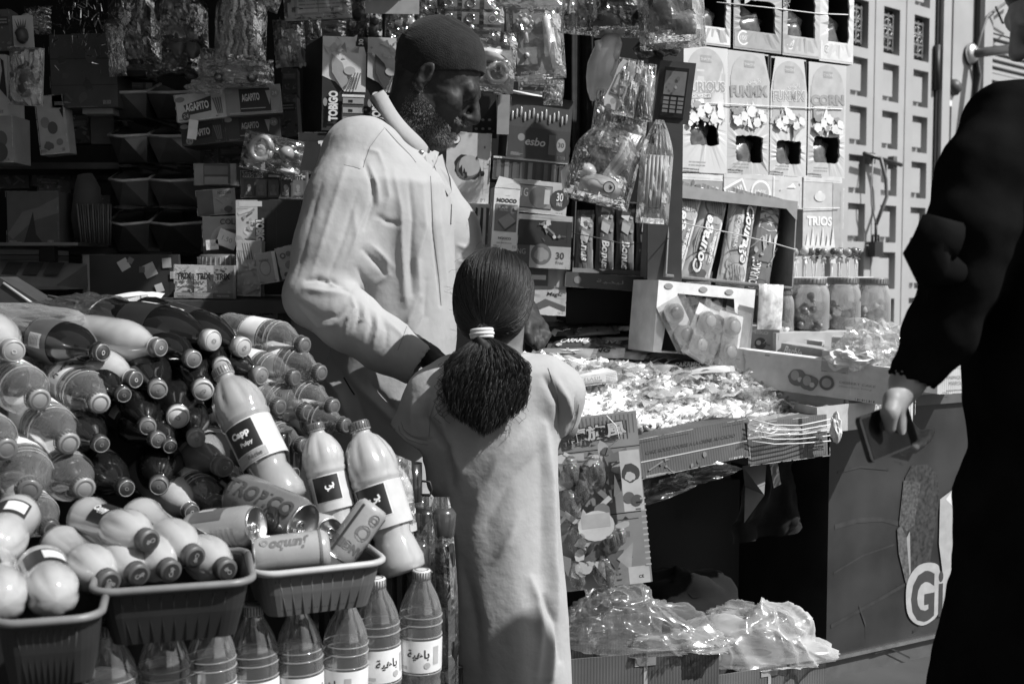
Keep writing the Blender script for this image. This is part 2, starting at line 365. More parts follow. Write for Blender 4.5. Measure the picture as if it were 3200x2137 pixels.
# far wall, panelled door and window on the right
DRZ = 40.6
def YD(px): return YS(px, 2620, 5.2, DRZ)
A_, B_, _w = on_plane(2620, 2930, YD(2775), DRZ)
DORG = Vector((A_.x, A_.y, 0)); DM = Matrix.Translation(DORG) @ Matrix.Rotation(R(DRZ), 4, 'Z')
def dpt(px, py):
    """(along, height) on the door wall for a pixel"""
    Y = YS(px, 2620, A_.y, DRZ); p = P(px, py, Y); return (Vector((p.x, p.y)) - A_.xy if hasattr(A_, 'xy') else Vector((p.x, p.y)) - A_).length * (1 if px >= 2620 else -1), p.z
def far_wall():
    m = G(.36, .85, 'plaster', .2, 2.5, .25)
    s1 = dpt(2935, 500)[0]; s2 = dpt(3028, 500)[0]
    mb = MB(); mb.box(s1 + .09, 0, 0, s2, .25, 4.2, m); mb.box(s2 + 2.2, 0, 0, s2 + 4.5, .25, 4.2, m); mb.box(s2, 0, 3.6, s2 + 2.2, .25, 4.2, m); mb.box(s2, 0, 0, s2 + 2.2, .25, .9, m)
    mb.box(-1.23, 0, 2.7, s1 + .09, .25, 4.2, m)
    at(mb.build('street_wall', label='pale plaster wall beyond the stall to the right of the door', cat='wall'), DM)
    # door
    door = empty('panelled_door', 'tall white panelled folding door chained shut behind the stall', 'door'); door.matrix_world = DM
    dw = G(.39, .5, 'painted_wood', .06, 6, .1); dk = G(.02, .5)
    def leaf(sa, sb, wins):
        mb = MB(); top = 2.62; th = .05; st = .07
        ps = (sb - sa); cx0, cx1 = sa + ps * .27, sb - ps * .21
        mb.box(sa + .004, 0, .05, cx0, th, top, dw); mb.box(cx1, 0, .05, sb - .004, th, top, dw)
        zs = []
        for k in range(13):
            z = 2.13 + (k - 9) * .222
            if k in wins: zs.append((z, z + .215, k))
            elif k > 9: zs.append((z + .04, z + .218, k))
            else: zs.append((z + .0, z + .176, k))
        prev = .05
        for (za, zb, k) in zs:
            if za > top: break
            mb.box(cx0, 0, prev, cx1, th, za, dw)
            if k not in wins:
                mb.box(cx0, .042, za, cx1, .05, zb, dw)
                i = .028; mb.box(cx0 + i, .018, za + i, cx1 - i, .044, zb - i, dw)
            prev = zb
        mb.box(cx0, 0, prev, cx1, th, top, dw)
        lf = mb.build('door_leaf', parent=door)
        for (za, zb, k) in zs:
            if k in wins:
                g = MB(); g.box(cx0, .04, za, cx1, .048, zb, dk)
                gm = G(.35, .4, 'metal'); cz = (za + zb) / 2; cx = (cx0 + cx1) / 2
                for q in (-.3, 0, .3):
                    g.box(cx + q * (cx1 - cx0) - .005, .02, za + .02, cx + q * (cx1 - cx0) + .005, .03, zb - .02, gm)
                for q in (-.35, -.12, .12, .35):
                    g.box(cx0 + .02, .02, cz + q * (zb - za) - .005, cx1 - .02, .031, cz + q * (zb - za) + .005, gm)
                for q in range(6):
                    a = q * 1.047; g.tube([(cx + .015 * math.cos(t) + .02 * math.cos(a), .024, cz + .015 * math.sin(t) + .05 * math.sin(a)) for t in [x * .9 for x in range(8)]], .003, gm, 4)
                g.build('grille_window', parent=lf)
    e = [dpt(p, 500)[0] for p in (2560, 2722, 2818, 2908)]
    e0 = dpt(2460, 500)[0]
    leaf(e0 - .3, e0 + .0, (9,)); leaf(e0, e[1] - .002, (9,)) if False else None
    wds = e[2] - e[1]
    for k in range(-3, 3):
        leaf(e[1] + k * wds, e[1] + (k + 1) * wds if k < 1 else e[3], (9,)) if k < 2 else None
    mb = MB(); mb.box(e[3], -.01, 0, e[3] + .025, .06, 2.64, BLK); mb.box(e[3] + .025, -.03, 0, e[3] + .10, .08, 2.7, dw); mb.build('frame', parent=door)
    for zz in (1.2, 2.0, 2.75):
        h = MB(); h.lathe([(.016, 0), (.016, .22)], BLK, 8, Matrix.Translation((e[3] - .005, -.015, zz))); h.build('hinge', parent=door)
    # bolt bar, strap and padlock
    s, z = dpt(2690, 492); s2_, z2 = dpt(2780, 498)
    b = MB(); b.tube([(s - .05, -.04, z + .01), (s2_ + .02, -.04, z2 - .03)], .010, G(.08, .4, 'metal'), 8); b.box(s + .02, -.03, z - .03, s + .06, .0, z + .02, G(.1, .4)); b.box(s2_ - .03, -.03, z2 - .05, s2_, .0, z2 + .01, G(.1, .4)); b.build('bolt', parent=door)
    t = MB(); t.tube([(s + .03, -.04, z), (s + .01, -.04, z - .12), (s + .02, -.04, z - .22), (s + .06, -.04, z - .31)], .004, G(.3, .5), 6)
    t.tube([(s + .07, -.05, z), (s + .12, -.05, z - .10), (s + .13, -.05, z - .18), (s + .06, -.04, z - .31)], .009, G(.16, .5), 6)
    t.tube([(s + .06, -.04, z - .3), (s + .06, -.04, z - .4)], .007, BLK, 6); t.build('strap', parent=door)
    k = MB(); k.box(s + .04, -.05, z - .46, s + .11, -.015, z - .39, BLK); k.tube([(s + .05, -.03, z - .39), (s + .05, -.03, z - .36), (s + .1, -.03, z - .36), (s + .1, -.03, z - .39)], .005, BLK, 6); k.build('padlock', parent=door)
    # window with shutter slats and pole
    win = empty('shuttered_window', 'white window with half raised slatted shutter at the far right', 'window'); win.matrix_world = DM
    f = MB(); f.box(s2 + .0, -.03, .9, s2 + .05, .12, 3.6, BLK); f.box(s2 + .05, -.02, .9, s2 + .16, .1, 3.6, dw); f.build('frame', parent=win)
    f = MB()
    zt1 = dpt(3100, 95)[1]; zt2 = dpt(3100, 250)[1]; zt3 = dpt(3100, 300)[1]
    f.box(s2 + .16, .05, zt1, s2 + 2.2, .075, 3.6, dw)
    for i in range(7):
        zc = zt2 + (zt1 - zt2) * (i + .3) / 7
        f.box(s2 + .16, .05, zc, s2 + 2.2, .075 , zc + (zt1 - zt2) * (.45 if i else .9) / 7, dw, None)
    f.box(s2 + .16, .04, .9, s2 + 2.2, .07, zt3, dw)
    f.box(s2 + .16, .08, .9, s2 + 2.2, .1, 3.6, G(.14, .4)); f.build('shutter', parent=win)
    mb = MB(); s3, z3 = dpt(3015, 172); s4, z4 = dpt(3190, 176)
    mb.lathe([(.055, 0), (.055, .012), (.035, .03)], G(.75, .3, 'metal'), 18, Matrix.Translation((s3, -.01, z3)) @ Matrix.Rotation(R(90), 4, 'X'))
    mb.tube([(s3, -.03, z3), (s3 + .25, -.9, z3 + .02)], .024, G(.35, .35, 'metal'), 12)
    at(mb.build('wall_pole', label='grey metal pole fixed to the wall by a round bright flange', cat='pole'), DM)
    mb = MB(); c1 = [dpt(x, y) for x, y in ((3160, -20), (3090, 30), (3052, 60), (3036, 110), (3020, 170), (3034, 240), (3028, 300), (3004, 352))]
    mb.tube([(a, -.03, b) for a, b in c1], .008, G(.12, .5), 5)
    c1 = [dpt(x, y) for x, y in ((3068, 30), (3090, 80), (3130, 70), (3165, 40), (3120, 10))]
    mb.tube([(a, -.05, b) for a, b in c1], .006, BLK, 5)
    at(mb.build('wall_cable', label='thin black cable looping down the plaster wall past the pole', cat='cable'), DM)
    mb = MB(); s5, z5 = dpt(2962, 277); mb.lathe([(.045, 0), (.04, .03), (.02, .05)], G(.06, .5), 12, Matrix.Translation((s5, 0, z5)) @ Matrix.Rotation(R(90), 4, 'X'))
    at(mb.build('door_bell', label='small round dark bell push on the pale wall beside the door', cat='bell'), DM)
    mb = MB(); s5, z5 = dpt(2943, 313); mb.box(s5 - .05, -.012, z5 - .03, s5 + .05, 0, z5 + .03, W9); at(mb.build('wall_tag', label='small white tag fixed on the pale wall under the bell', cat='tag'), DM)
far_wall()
mb = MB(); mb.box(2.3, 9.5, 0, 12, 9.8, 7, G(.5, .85, 'plaster', .15, 2)); mb.build('street_house', label='pale house front further down the street', cat='house')
mb = MB(); mb.box(-9, -7, 0, 4, -6.7, 7, G(.35, .85, 'plaster', .15, 2)); mb.build('opposite_house', label='plain house front on the other side of the street', cat='house')

# the table under the sweets
def table():
    t = empty('stall_table', 'low wooden table under the sweets with board top', 'table', (0, 0, 0))
    a = P(1700, 1330, 2.6); zt = a.z - .012
    ptsx = [Vector((-.12, 2.80)), Vector((.30, 2.72)), Vector((.98, 3.0)), Vector((1.25, 3.35)), Vector((1.25, 3.75)), Vector((-.3, 3.75))]
    mb = MB(); n = len(ptsx); vs = [(p.x, p.y, zt - .02) for p in ptsx] + [(p.x, p.y, zt) for p in ptsx]
    mb.add(vs, [tuple(range(n))[::-1], tuple(range(n, 2 * n))] + [(i, (i + 1) % n, n + (i + 1) % n, n + i) for i in range(n)], G(.12, .7, 'wood')); mb.build('tabletop', parent=t)
    for x, y in ((.0, 2.8), (1.1, 3.2), (1.15, 3.65), (-.2, 3.65)):
        mb = MB(); mb.box(x - .02, y - .02, 0, x + .02, y + .02, zt - .02, G(.1, .7, 'wood')); mb.build('leg', parent=t)
    return zt
ZT = table()
# ------------------------------------------------------------------ cartons of the right hand stack
def ragged_panel(mb, w, h, hole, m, seed=0, t=0.004, amp=.025):
    """front board of a carton (x, z plane, y=0) with a hole torn through it"""
    rnd = random.Random(seed); u0, v0, u1, v1 = hole; n = 44; inn = []; out = []
    cx, cz = (u0 + u1) / 2, (v0 + v1) / 2; hw, hh = (u1 - u0) / 2, (v1 - v0) / 2
    for k in range(n):
        a = 2 * math.pi * k / n; c, s = math.cos(a), math.sin(a)
        q = 1 / max(abs(c), abs(s)); j = 1 + rnd.uniform(-amp, amp) * 2.2
        inn.append(((cx + c * q * hw * j - .5) * w, (cz + s * q * hh * j) * h))
        # ray to the outer edge
        ts = []
        if c > 1e-6: ts.append((1 - cx) / (c * hw))
        if c < -1e-6: ts.append(-cx / (c * hw))
        if s > 1e-6: ts.append((1 - cz) / (s * hh))
        if s < -1e-6: ts.append(-cz / (s * hh))
        tt = min(x for x in ts if x > 0); out.append(((cx + c * hw * tt - .5) * w, (cz + s * hh * tt) * h))
    vs = [(x, 0, z) for x, z in out] + [(x, -rnd.uniform(0, .004), z) for x, z in inn] + [(x, t, z) for x, z in out] + [(x, t, z) for x, z in inn]
    fs = []
    for k in range(n):
        q = (k + 1) % n
        fs += [(k, q, n + q, n + k), (n + k, n + q, 3 * n + q, 3 * n + k)]
    mb.add(vs, fs, m)
    # the four corners
    for (x, z) in ((-w / 2, 0), (w / 2, 0), (-w / 2, h), (w / 2, h)):
        near = sorted(range(n), key=lambda k: (out[k][0] - x) ** 2 + (out[k][1] - z) ** 2)
        a = near[0]; b = min([(a + 1) % n, (a - 1) % n], key=lambda k: (out[k][0] - x) ** 2 + (out[k][1] - z) ** 2)
        mb.add([(x, 0, z), (out[a][0], 0, out[a][1]), (out[b][0], 0, out[b][1])], [(0, 1, 2)], m)
def crisp_bag(mb, c, w, h, m, seed, tilt=0):
    rnd = random.Random(seed); ph = rnd.uniform(0, 6)
    def fn(u, v):
        x, z = (u - .5) * w, (v - .5) * h; e = (1 - (2 * u - 1) ** 4) * (1 - (2 * v - 1) ** 4)
        y = -.02 * e + .006 * noise.noise(Vector((u * 5 + seed, v * 6, ph)))
        cc, ss = math.cos(tilt), math.sin(tilt); return (c[0] + x * cc - z * ss, c[1] + y, c[2] + x * ss + z * cc)
    mb.grid(fn, 10, 10, m)
def torn_carton(name, label, rect, Y, d, v, hole, art, seed, rz=29, ry=0, side=None):
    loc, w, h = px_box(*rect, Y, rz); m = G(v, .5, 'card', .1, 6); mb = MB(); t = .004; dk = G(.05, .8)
    for b in ((-w / 2, 0, 0, -w / 2 + t, d, h), (w / 2 - t, 0, 0, w / 2, d, h)): mb.box(b[0], b[1] + t, b[2], b[3], b[4], b[5], G(side, .5) if side else m)  # a darker side tone paints shade onto the side boards
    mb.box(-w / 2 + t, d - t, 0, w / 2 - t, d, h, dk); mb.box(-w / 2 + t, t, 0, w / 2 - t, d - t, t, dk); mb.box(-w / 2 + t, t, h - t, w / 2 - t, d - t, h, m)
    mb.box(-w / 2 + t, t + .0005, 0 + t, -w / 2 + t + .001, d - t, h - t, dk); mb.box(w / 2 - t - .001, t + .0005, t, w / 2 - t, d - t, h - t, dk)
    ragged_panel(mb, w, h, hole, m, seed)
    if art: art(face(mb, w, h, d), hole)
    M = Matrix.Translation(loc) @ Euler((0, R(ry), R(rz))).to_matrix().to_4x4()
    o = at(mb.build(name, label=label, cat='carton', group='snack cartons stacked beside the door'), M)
    hu = (hole[0] + hole[2]) / 2 - .5; b = MB()
    for i in range(2): crisp_bag(b, (hu * w + (i - .5) * .03, .03 + .035 * i, (hole[1] * (1 - .25 * i) + hole[3] * .25 * i) * h + .015), w * .55, h * .3, G((.10, .35)[i], .25, 'gloss', .5, 25), seed + i, (.3, -.4)[i])
    b.build('snack_bag', parent=o); return o
def art_top(seed):
    def f(p, hole):
        t = [G(.5, .5), G(.7, .5), G(.36, .5)]
        p.rect(.02, .02, .98, .2, t[seed % 3]); p.disc(.2, .12, .12, W9); p.disc(.2, .12, .09, G(.4, .5)); p.text('100', .2, .12, .045, W9)
        p.busy(seed, t, 12, (.04, hole[3] + .04, .96, .98), .14)
        if seed % 2: p.text('XIX', .1, .55, .06, G(.2, .5), rot=80, bold=.02)
    return f
def art_corn(seed, title, sub=None, arab=None):
    def f(p, hole):
        a, b, c, d = G(.45, .5), G(.33, .5), G(.75, .5), G(.28, .5)
        p.disc(.5, .80, .42, a, asp=1.0, n=30); p.rect(.06, .42, .94, .80, G(.45, .5))
        p.rect(.38, .875, .62, .93, b); p.text('SNACKS', .5, .9, .02, c)
        if arab: p.text(arab, .62, .765, .045, c, rot=6, bold=.02)
        p.text(title, .5, .68, .085, b, width=.86, rot=4, bold=.03, out=c if seed % 2 else d)
        if sub: p.rect(.1, .585, .62, .63, G(.3, .5), rot=5); p.rect(.115, .592, .605, .623, c, rot=5); p.text(sub, .36, .607, .02, G(.25, .5), rot=5, width=.46, bold=.02)
        p.busy(seed * 3 + 1, [a, c, d, b, G(.8, .5)], 30, (.1, .38, .9, .54), .11)
        for k in range(5): p.disc(.2 + .15 * k, .43 + .04 * ((k * 7) % 3), .09, [c, G(.74, .5)][k % 2], wob=.2, seed=k)
        p.lines(.08, .04, .45, .09, 2, d, .5, seed)
    return f
xs = [(2166, 2273), (2282, 2430), (2434, 2548), (2548, 2652)]
lab = ['carton with a torn dark window, leftmost of the top row beside the hanging toys', 'carton with round white badge and torn window, second of the top row', 'carton with a shredded window edge, third of the top row', 'bright carton at the door end of the top row with its side flap torn open']
for i, (a, b) in enumerate(xs):
    o = torn_carton('snack_carton', lab[i], (a, -150 + i * 8, b, 143 + i * 18 - (0 if i else 0), ), YS((a + b) / 2), .12, (.45, .36, .45, .65)[i], (.12 + .1 * (i == 3), .18, .85, .52 if i < 2 else .66), art_top(i + 1), 11 + i, side=.06)  # dark side boards: shade put into their colour
xs = [(2128, 2266), (2266, 2396), (2399, 2512), (2516, 2632)]
lab = ['pale tortilla chip carton with a square hole, leftmost of the middle row', 'corn snack carton with arch print and white ring, second of the middle row', 'corn snack carton third of the middle row under the taut string', 'plain faced snack carton at the door end of the middle row']
tt = [('FURIOUS', 'TORTILLA CHIPS', None), ('FUNMIX', None, '\ufeb2\ufee8\ufef4\ufe97\ufe8e\ufed3'), ('FUNMIX', None, '\ufeb2\ufee8\ufef4\ufe97\ufe8e\ufed3'), ('CORN', 'CORN CHIPS', None)]
for i, (a, b) in enumerate(xs):
    hole = [(.16, .22, .80, .46), (.2, .1, .84, .32), (.17, .1, .84, .30), (.14, .13, .83, .36)][i]
    torn_carton('corn_carton', lab[i], (a, 146 + i * 18, b, 541 + i * 5), YS((a + b) / 2), .12, (.6, .5, .58, .55)[i], hole, art_corn(i + 1, *tt[i]), 31 + i, side=.06)  # side boards coloured dark as their shaded faces
# flattened row under them
def low(label, rect, v, draw, d=.11, rz=29): return carton('snack_carton', label, 'carton', rect, YS((rect[0] + rect[2]) / 2), d, v, draw, rz)
def d1(mb, w, h, d):
    p = face(mb, w, h, d); p.rect(0, .82, 1, 1, W7); p.text('BUTTER 99', .72, .45, .4, W9, width=.36, bold=.02); p.busy(3, [W3, W2], 8, (.02, .1, .5, .8), .15)
low('grey carton lying under the chip cartons beside the display box', (2118, 545, 2254, 650), .3, d1)
def d2(mb, w, h, d):
    p = face(mb, w, h, d); p.rect(.02, .15, .28, .75, W9, rot=25); p.rect(.04, .22, .26, .68, G(.35), rot=25); p.text('NEW!', .15, .45, .3, W9, rot=25, width=.18, bold=.03); p.disc(.46, .45, .4, W9); p.disc(.46, .45, .33, W5); p.text('100%', .46, .45, .2, W9, width=.14)
    p.rect(.62, 0, .63, 1, W9); p.busy(5, [W9, W7], 5, (.7, .1, .98, .9), .1)
low('light carton with a slanted NEW stamp lying under the corn snack cartons', (2258, 548, 2500, 650), .55, d2)
def d3(mb, w, h, d):
    p = face(mb, w, h, d); p.rect(.0, .93, 1, 1, W7); p.rect(.76, 0, 1, .93, G(.38)); p.text('TRIOS', .42, .44, .12, W9, width=.66, bold=.04, rot=0); p.disc(.42, .78, .06, W9); p.disc(.42, .745, .09, G(.62), asp=1.6)
    for k in range(6): p.poly([(.04 + k * .13, .02), (.12 + k * .13, .3 + .08 * (k % 2)), (.2 + k * .13, .02)], G(.7))
    p.rect(.04, .02, .74, .13, W7)
low('carton with TRIOS in pale letters standing behind the lollipops', (2505, 553, 2624, 800), .5, d3)
def string_(label, pts, r=.0016, m=None):
    mb = MB(); mb.tube(pts, r, m or G(.75, .7), 5); mb.build('string', label=label, cat='string')
def strpts(lst, off=.012): return [P(x, y, YS(x) - off) for x, y in lst]
string_('pale string tied tight across the middle row of cartons', strpts([(2150, 322), (2260, 325), (2400, 333), (2520, 338), (2632, 342)]))
string_('pale string drawn across the torn top row of cartons', strpts([(2240, 8), (2430, 28), (2560, 44), (2650, 47)]))
string_('thin string crossing the TRIOS carton', strpts([(2490, 652), (2624, 650)]), .0012)

# ------------------------------------------------------------------ small packs
def pillow(mb, M, w, h, m, b=.012, crimp=.012, seed=0, draw=None, nu=12, nv=8, mc=None):
    """flow-wrapped pack, long side x (w), height y (h), bulging out along z; crimped at both ends"""
    k = noise.noise(Vector((seed, 0, 0)))
    def z(x, y):
        u, v = x / w * 2, y / h * 2; e = max(0, 1 - abs(u) ** 3.5) * max(0, 1 - abs(v) ** 2.6)
        return b * e ** .6 + .0015 * noise.noise(Vector((x * 90, y * 90, seed)))
    fn = lambda u, v: ((u - .5) * w, (v - .5) * h * (1 - .06 * math.cos((u - .5) * 6.28)), z((u - .5) * w, (v - .5) * h))
    mb.grid(fn, nu, nv, m, True, M)
    mb.grid(lambda u, v: ((.5 - u) * w, (v - .5) * h, -z((u - .5) * w, (v - .5) * h) * .6 - .0005), nu // 2, nv // 2, m, True, M)
    for s in (-1, 1):
        mb.grid(lambda u, v: (s * (w / 2 + crimp * u), (v - .5) * h * 1.02, .0012 * math.sin(v * 60)), 1, 16, mc or m, False, M)
    if draw:
        p = Print(mb, M, w, h); p.warp = lambda x, y: z(x, y) + .0006; draw(p)
def wrapped_pack(name, label, cat, px, py, Y, w, h, v, rot=0, lean=0, yaw=0, b=.012, draw=None, seed=0, group=None, kind='gloss', mc=None):
    mb = MB(); pillow(mb, None, w, h, G(v, .3, kind), b, seed=seed, draw=draw, mc=mc)
    M = Matrix.Translation(P(px, py, Y)) @ Matrix.Rotation(R(yaw), 4, 'Z') @ Matrix.Rotation(R(90 - lean), 4, 'X') @ Matrix.Rotation(R(rot), 4, 'Z')
    return at(mb.build(name, label=label, cat=cat, group=group), M)

# display box of long biscuit packs
def courage_box():
    Y = 3.05; rz = 24; loc, w, h = px_box(2078, 600, 2478, 885, Y, rz); d = .13; o = empty('display_box', 'large open display box of long biscuit packs tied with string', 'display box')
    M = Matrix.Translation(loc) @ Euler((R(-3), R(5), R(rz))).to_matrix().to_4x4(); o.matrix_world = M
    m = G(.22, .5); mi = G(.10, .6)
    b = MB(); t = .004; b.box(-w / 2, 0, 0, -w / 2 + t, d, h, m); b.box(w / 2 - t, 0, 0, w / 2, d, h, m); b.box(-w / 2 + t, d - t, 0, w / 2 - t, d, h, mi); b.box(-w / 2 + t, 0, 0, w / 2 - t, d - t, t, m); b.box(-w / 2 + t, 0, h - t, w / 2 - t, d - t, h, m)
    # front strip along the top with the bent corner
    b.add([(-w / 2, -.001, h * .86), (w / 2 - .09 * w, -.001, h * .9), (w / 2, -.001, h * .78), (w / 2, -.001, h), (-w / 2, -.001, h)], [(0, 1, 2, 3, 4)], G(.25, .55)); b.box(-w / 2, 0.0, 0, w / 2, .003, h * .03, m)
    p = face(b, w, h, d, 'R'); p.rect(.05, .02, .95, .98, G(.6)); p.disc(.72, .86, .16, W9); p.disc(.72, .86, .13, G(.5)); p.text('24', .72, .86, .06, W9)
    p.disc(.45, .62, .38, G(.8), asp=.8); p.busy(4, [G(.3), G(.5), G(.75)], 12, (.15, .45, .8, .75), .14); p.disc(.45, .2, .36, G(.75), asp=.8); p.text('Courage', .45, .24, .1, W9, rot=80, out=BLK, width=.7); p.rect(.05, .42, .95, .43, W9)
    b.build('box', parent=o)
    def pack(i, x, tiltz, up, style):
        q = MB(); L = h * 1.06; ww = .088
        def dr(p):
            if style == 0:
                p.rect(0.0, .04, 1, .16, W7); p.disc(.42, .44, .44, G(.33), asp=2.3, n=26); p.disc(.42, .44, .40, G(.25), asp=2.3, n=26)
                p.disc(.86, .5, .36, G(.2), asp=1); p.disc(.86, .5, .33, G(.4)); p.disc(.76, .4, .3, G(.34))
                for r_ in range(5): p.rect(.76, .28 + r_ * .09, .96, .31 + r_ * .09, G(.2), rot=20)
                p.disc(.06, .5, .3, G(.12), asp=.8, wob=.3)
                p.text('Courage', .42, .62, .40, W9, bold=.035, shear=.25, out=BLK, ob=.06, width=.62); p.text('COCO MILK', .42, .28, .12, W9, width=.34)
            elif style == 1:
                p.rect(0, 0, 1, 1, G(.16)); p.poly([(0, 0), (.3, 0), (.22, .5), (.34, 1), (0, 1)], BLK); p.text('COURAGE', .16, .72, .3, W9, width=.3, out=BLK, bold=.02)
                for r_ in range(3):
                    c = .72 + r_ * .09; p.poly([(c, .15), (c + .06, .5), (c, .85), (c - .06, .85), (c, .5), (c - .06, .15)], G(.6)); p.poly([(c - .05, .2), (c - .02, .5), (c - .05, .8), (c - .08, .5)], G(.35))
                p.busy(8, [G(.6), G(.3), G(.45)], 9, (.25, .1, .6, .9), .16)
        pillow(q, None, L, ww, G(.58 if style == 0 else .16, .28, 'gloss'), .02, seed=i, draw=dr, nu=20, nv=10, mc=G(.2, .3, 'gloss'))
        k = q.build('biscuit_pack', parent=o)
        k.matrix_basis = Matrix.Translation((x, .035 + .012 * (i % 2), h * .49)) @ Matrix.Rotation(R(90), 4, 'X') @ Matrix.Rotation(R(90 * up + tiltz), 4, 'Z')
    pack(0, -w * .38, -14, 1, 0); pack(1, -w * .15, -12, 1, 0); pack(2, w * .09, -7, -1, 0); pack(3, w * .31, -7, 1, 1)
    M3 = M; pts = [M3 @ Vector(v) for v in ((-w * .55, .02, h * .62), (-w * .4, -.015, h * .58), (0, -.012, h * .54), (w * .35, -.008, h * .48), (w * .5, -.004, h * .45), (w * .505, .12, h * .42))]
    string_('string tied round the display box of long biscuit packs', pts, .0016, G(.5, .7))
courage_box()
def bonus_box():
    Y = 3.22; rz = 4; loc, w, h = px_box(1788, 630, 2052, 856, Y, rz); d = .09; o = empty('display_box', 'display box holding upright Bonus wafer packs', 'display box'); o['label'] = 'dark display box of upright wafer packs under the hanging toy bags'
    o.matrix_world = Matrix.Translation(loc) @ Euler((0, R(2.5), R(rz))).to_matrix().to_4x4(); b = MB(); shell(b, w, h, d, G(.12, .6), open_='F'); b.box(-w / 2, -.001, 0, w / 2, 0, .012, G(.3)); b.build('box', parent=o)
    for i in range(4):
        q = MB()
        def dr(p):
            p.rect(.0, .1, 1, .9, G(.16)); p.poly([(.45, .35), (1, .35), (1, .95), (.55, .95)], W7); p.text('Bonus', .76 if i else .5, .5, .42, W9, out=BLK, bold=.035, ob=.07, shear=.2, width=.44)
            for c in (.12, .33): p.poly([(c - .09, .3), (c + .05, .25), (c + .12, .6), (c - .02, .75)], G(.6)); p.poly([(c - .09, .3), (c - .02, .75), (c - .06, .8), (c - .13, .4)], G(.3)); p.disc(c + .06, .8, .1, G(.25))
        pillow(q, None, h * .9, w * .22, G(.18, .3, 'gloss'), .012, seed=i, draw=dr, nu=16)
        k = q.build('wafer_pack', parent=o); k.matrix_basis = Matrix.Translation((-w * .36 + i * w * .24, .025, h * (.5 if i else .36))) @ Matrix.Rotation(R(90), 4, 'X') @ Matrix.Rotation(R(-90 if i else -90), 4, 'Z') @ Matrix.Rotation(R(2), 4, 'Z')
    string_('thin string crossing the box of upright wafer packs', [P(1788, 728, 3.2), P(1860, 742, 3.19), P(1960, 765, 3.19), P(2060, 755, 3.12), P(2090, 745, 2.95)], .0014, G(.12, .7))
bonus_box()
def mirror_box():
    Y = 2.98; rz = 26; loc, w, h = px_box(2040, 890, 2345, 1110, Y, rz); d = .12
    o = empty('display_box', 'white framed open box of round candy packs beside the plastic jars', 'display box'); M = Matrix.Translation(loc) @ Euler((0, R(5), R(rz))).to_matrix().to_4x4(); o.matrix_world = M
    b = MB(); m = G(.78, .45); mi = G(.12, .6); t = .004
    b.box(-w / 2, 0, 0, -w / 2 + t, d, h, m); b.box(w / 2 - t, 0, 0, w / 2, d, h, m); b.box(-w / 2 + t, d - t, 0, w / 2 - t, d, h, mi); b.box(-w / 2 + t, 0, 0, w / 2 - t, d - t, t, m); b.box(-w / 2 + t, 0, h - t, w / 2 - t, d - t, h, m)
    b.add([(-w / 2, -.001, 0), (-w * .42, -.001, 0), (-w * .38, -.001, h * .6), (-w * .32, -.001, h * .7), (-w * .3, -.001, h * .84), (w * .28, -.001, h * .84), (w * .3, -.001, h * .65), (w * .36, -.001, h * .6), (w * .38, -.001, 0), (w / 2, -.001, 0), (w / 2, -.001, h), (-w / 2, -.001, h)], [(0, 1, 2, 3, 4, 11), (4, 5, 10, 11), (5, 6, 7, 8, 9, 10)], m)
    p = face(b, w, h, d); p.k = 8
    for u in (-.2 + .3, .45, .72): p.disc(u, .93, .04, G(.3), asp=1.8)
    b.build('box', parent=o)
    for i, (u, v, a, s) in enumerate([(.3, .5, 20, 1), (.48, .62, -5, 1), (.66, .5, 12, 1), (.42, .2, 24, 1.1), (.55, .16, 14, 1.1), (.7, .14, 10, 1.1), (.2, .3, -30, 1)]):
        q = MB(); w2 = .036 * s; h2 = .13 * s if i > 2 else .1
        q.box(-w2, -.001, -h2 / 2, w2, .001, h2 / 2, G((.5, .3, .4, .7, .5, .6, .4)[i], .35, 'gloss'))
        for kk in (-1, 1):
            q.lathe([(.001, .022), (.022, .020), (.027, .012), (.029, 0)], G(.45, .3, 'gloss'), 16, Matrix.Translation((0, -.001, kk * h2 * .24)) @ Matrix.Rotation(R(90), 4, 'X'))
            q.lathe([(.001, .026), (.014, .0245), (.018, .021)], G((.8, .3)[(i + kk) % 2], .3), 14, Matrix.Translation((0, -.001, kk * h2 * .24)) @ Matrix.Rotation(R(90), 4, 'X'))
        q.grid(lambda u_, v_: ((u_ - .5) * w2 * 2.2, -.03 - .006 * noise.noise(Vector((u_ * 6, v_ * 8, i))), (v_ - .5) * h2 * 1.1), 8, 10, film(.14, .08))
        k = q.build('blister_pack', parent=o); k.matrix_basis = Matrix.Translation(((u - .5) * w, .05 if i < 3 else -.012 - .01 * (i % 2), v * h + .02)) @ Euler((R(-8), R(a), 0)).to_matrix().to_4x4()
mirror_box()
def lathe_obj(): pass
# foil pouch leaning at the end of that box
def pouch():
    mb = MB()
    def fn(u, v): x = (u - .5) * .075; z = v * .12; e = (1 - (2 * u - 1) ** 2) * (1 - (2 * v - 1) ** 6); return (x, -.012 * e + .004 * noise.noise(Vector((u * 9, v * 2, 3))), z)
    mb.grid(fn, 14, 10, G(.62, .18, 'gloss', .4, 60)); mb.grid(lambda u, v: (fn(1 - u, v)[0], .004, fn(u, v)[2]), 4, 4, G(.5, .3))
    at(mb.build('foil_pouch', label='crinkled pale foil pouch standing beside the first plastic jar', cat='pouch'), Matrix.Translation(P(2405, 1030, 3.02)) @ Euler((0, R(2), R(20))).to_matrix().to_4x4())
pouch()

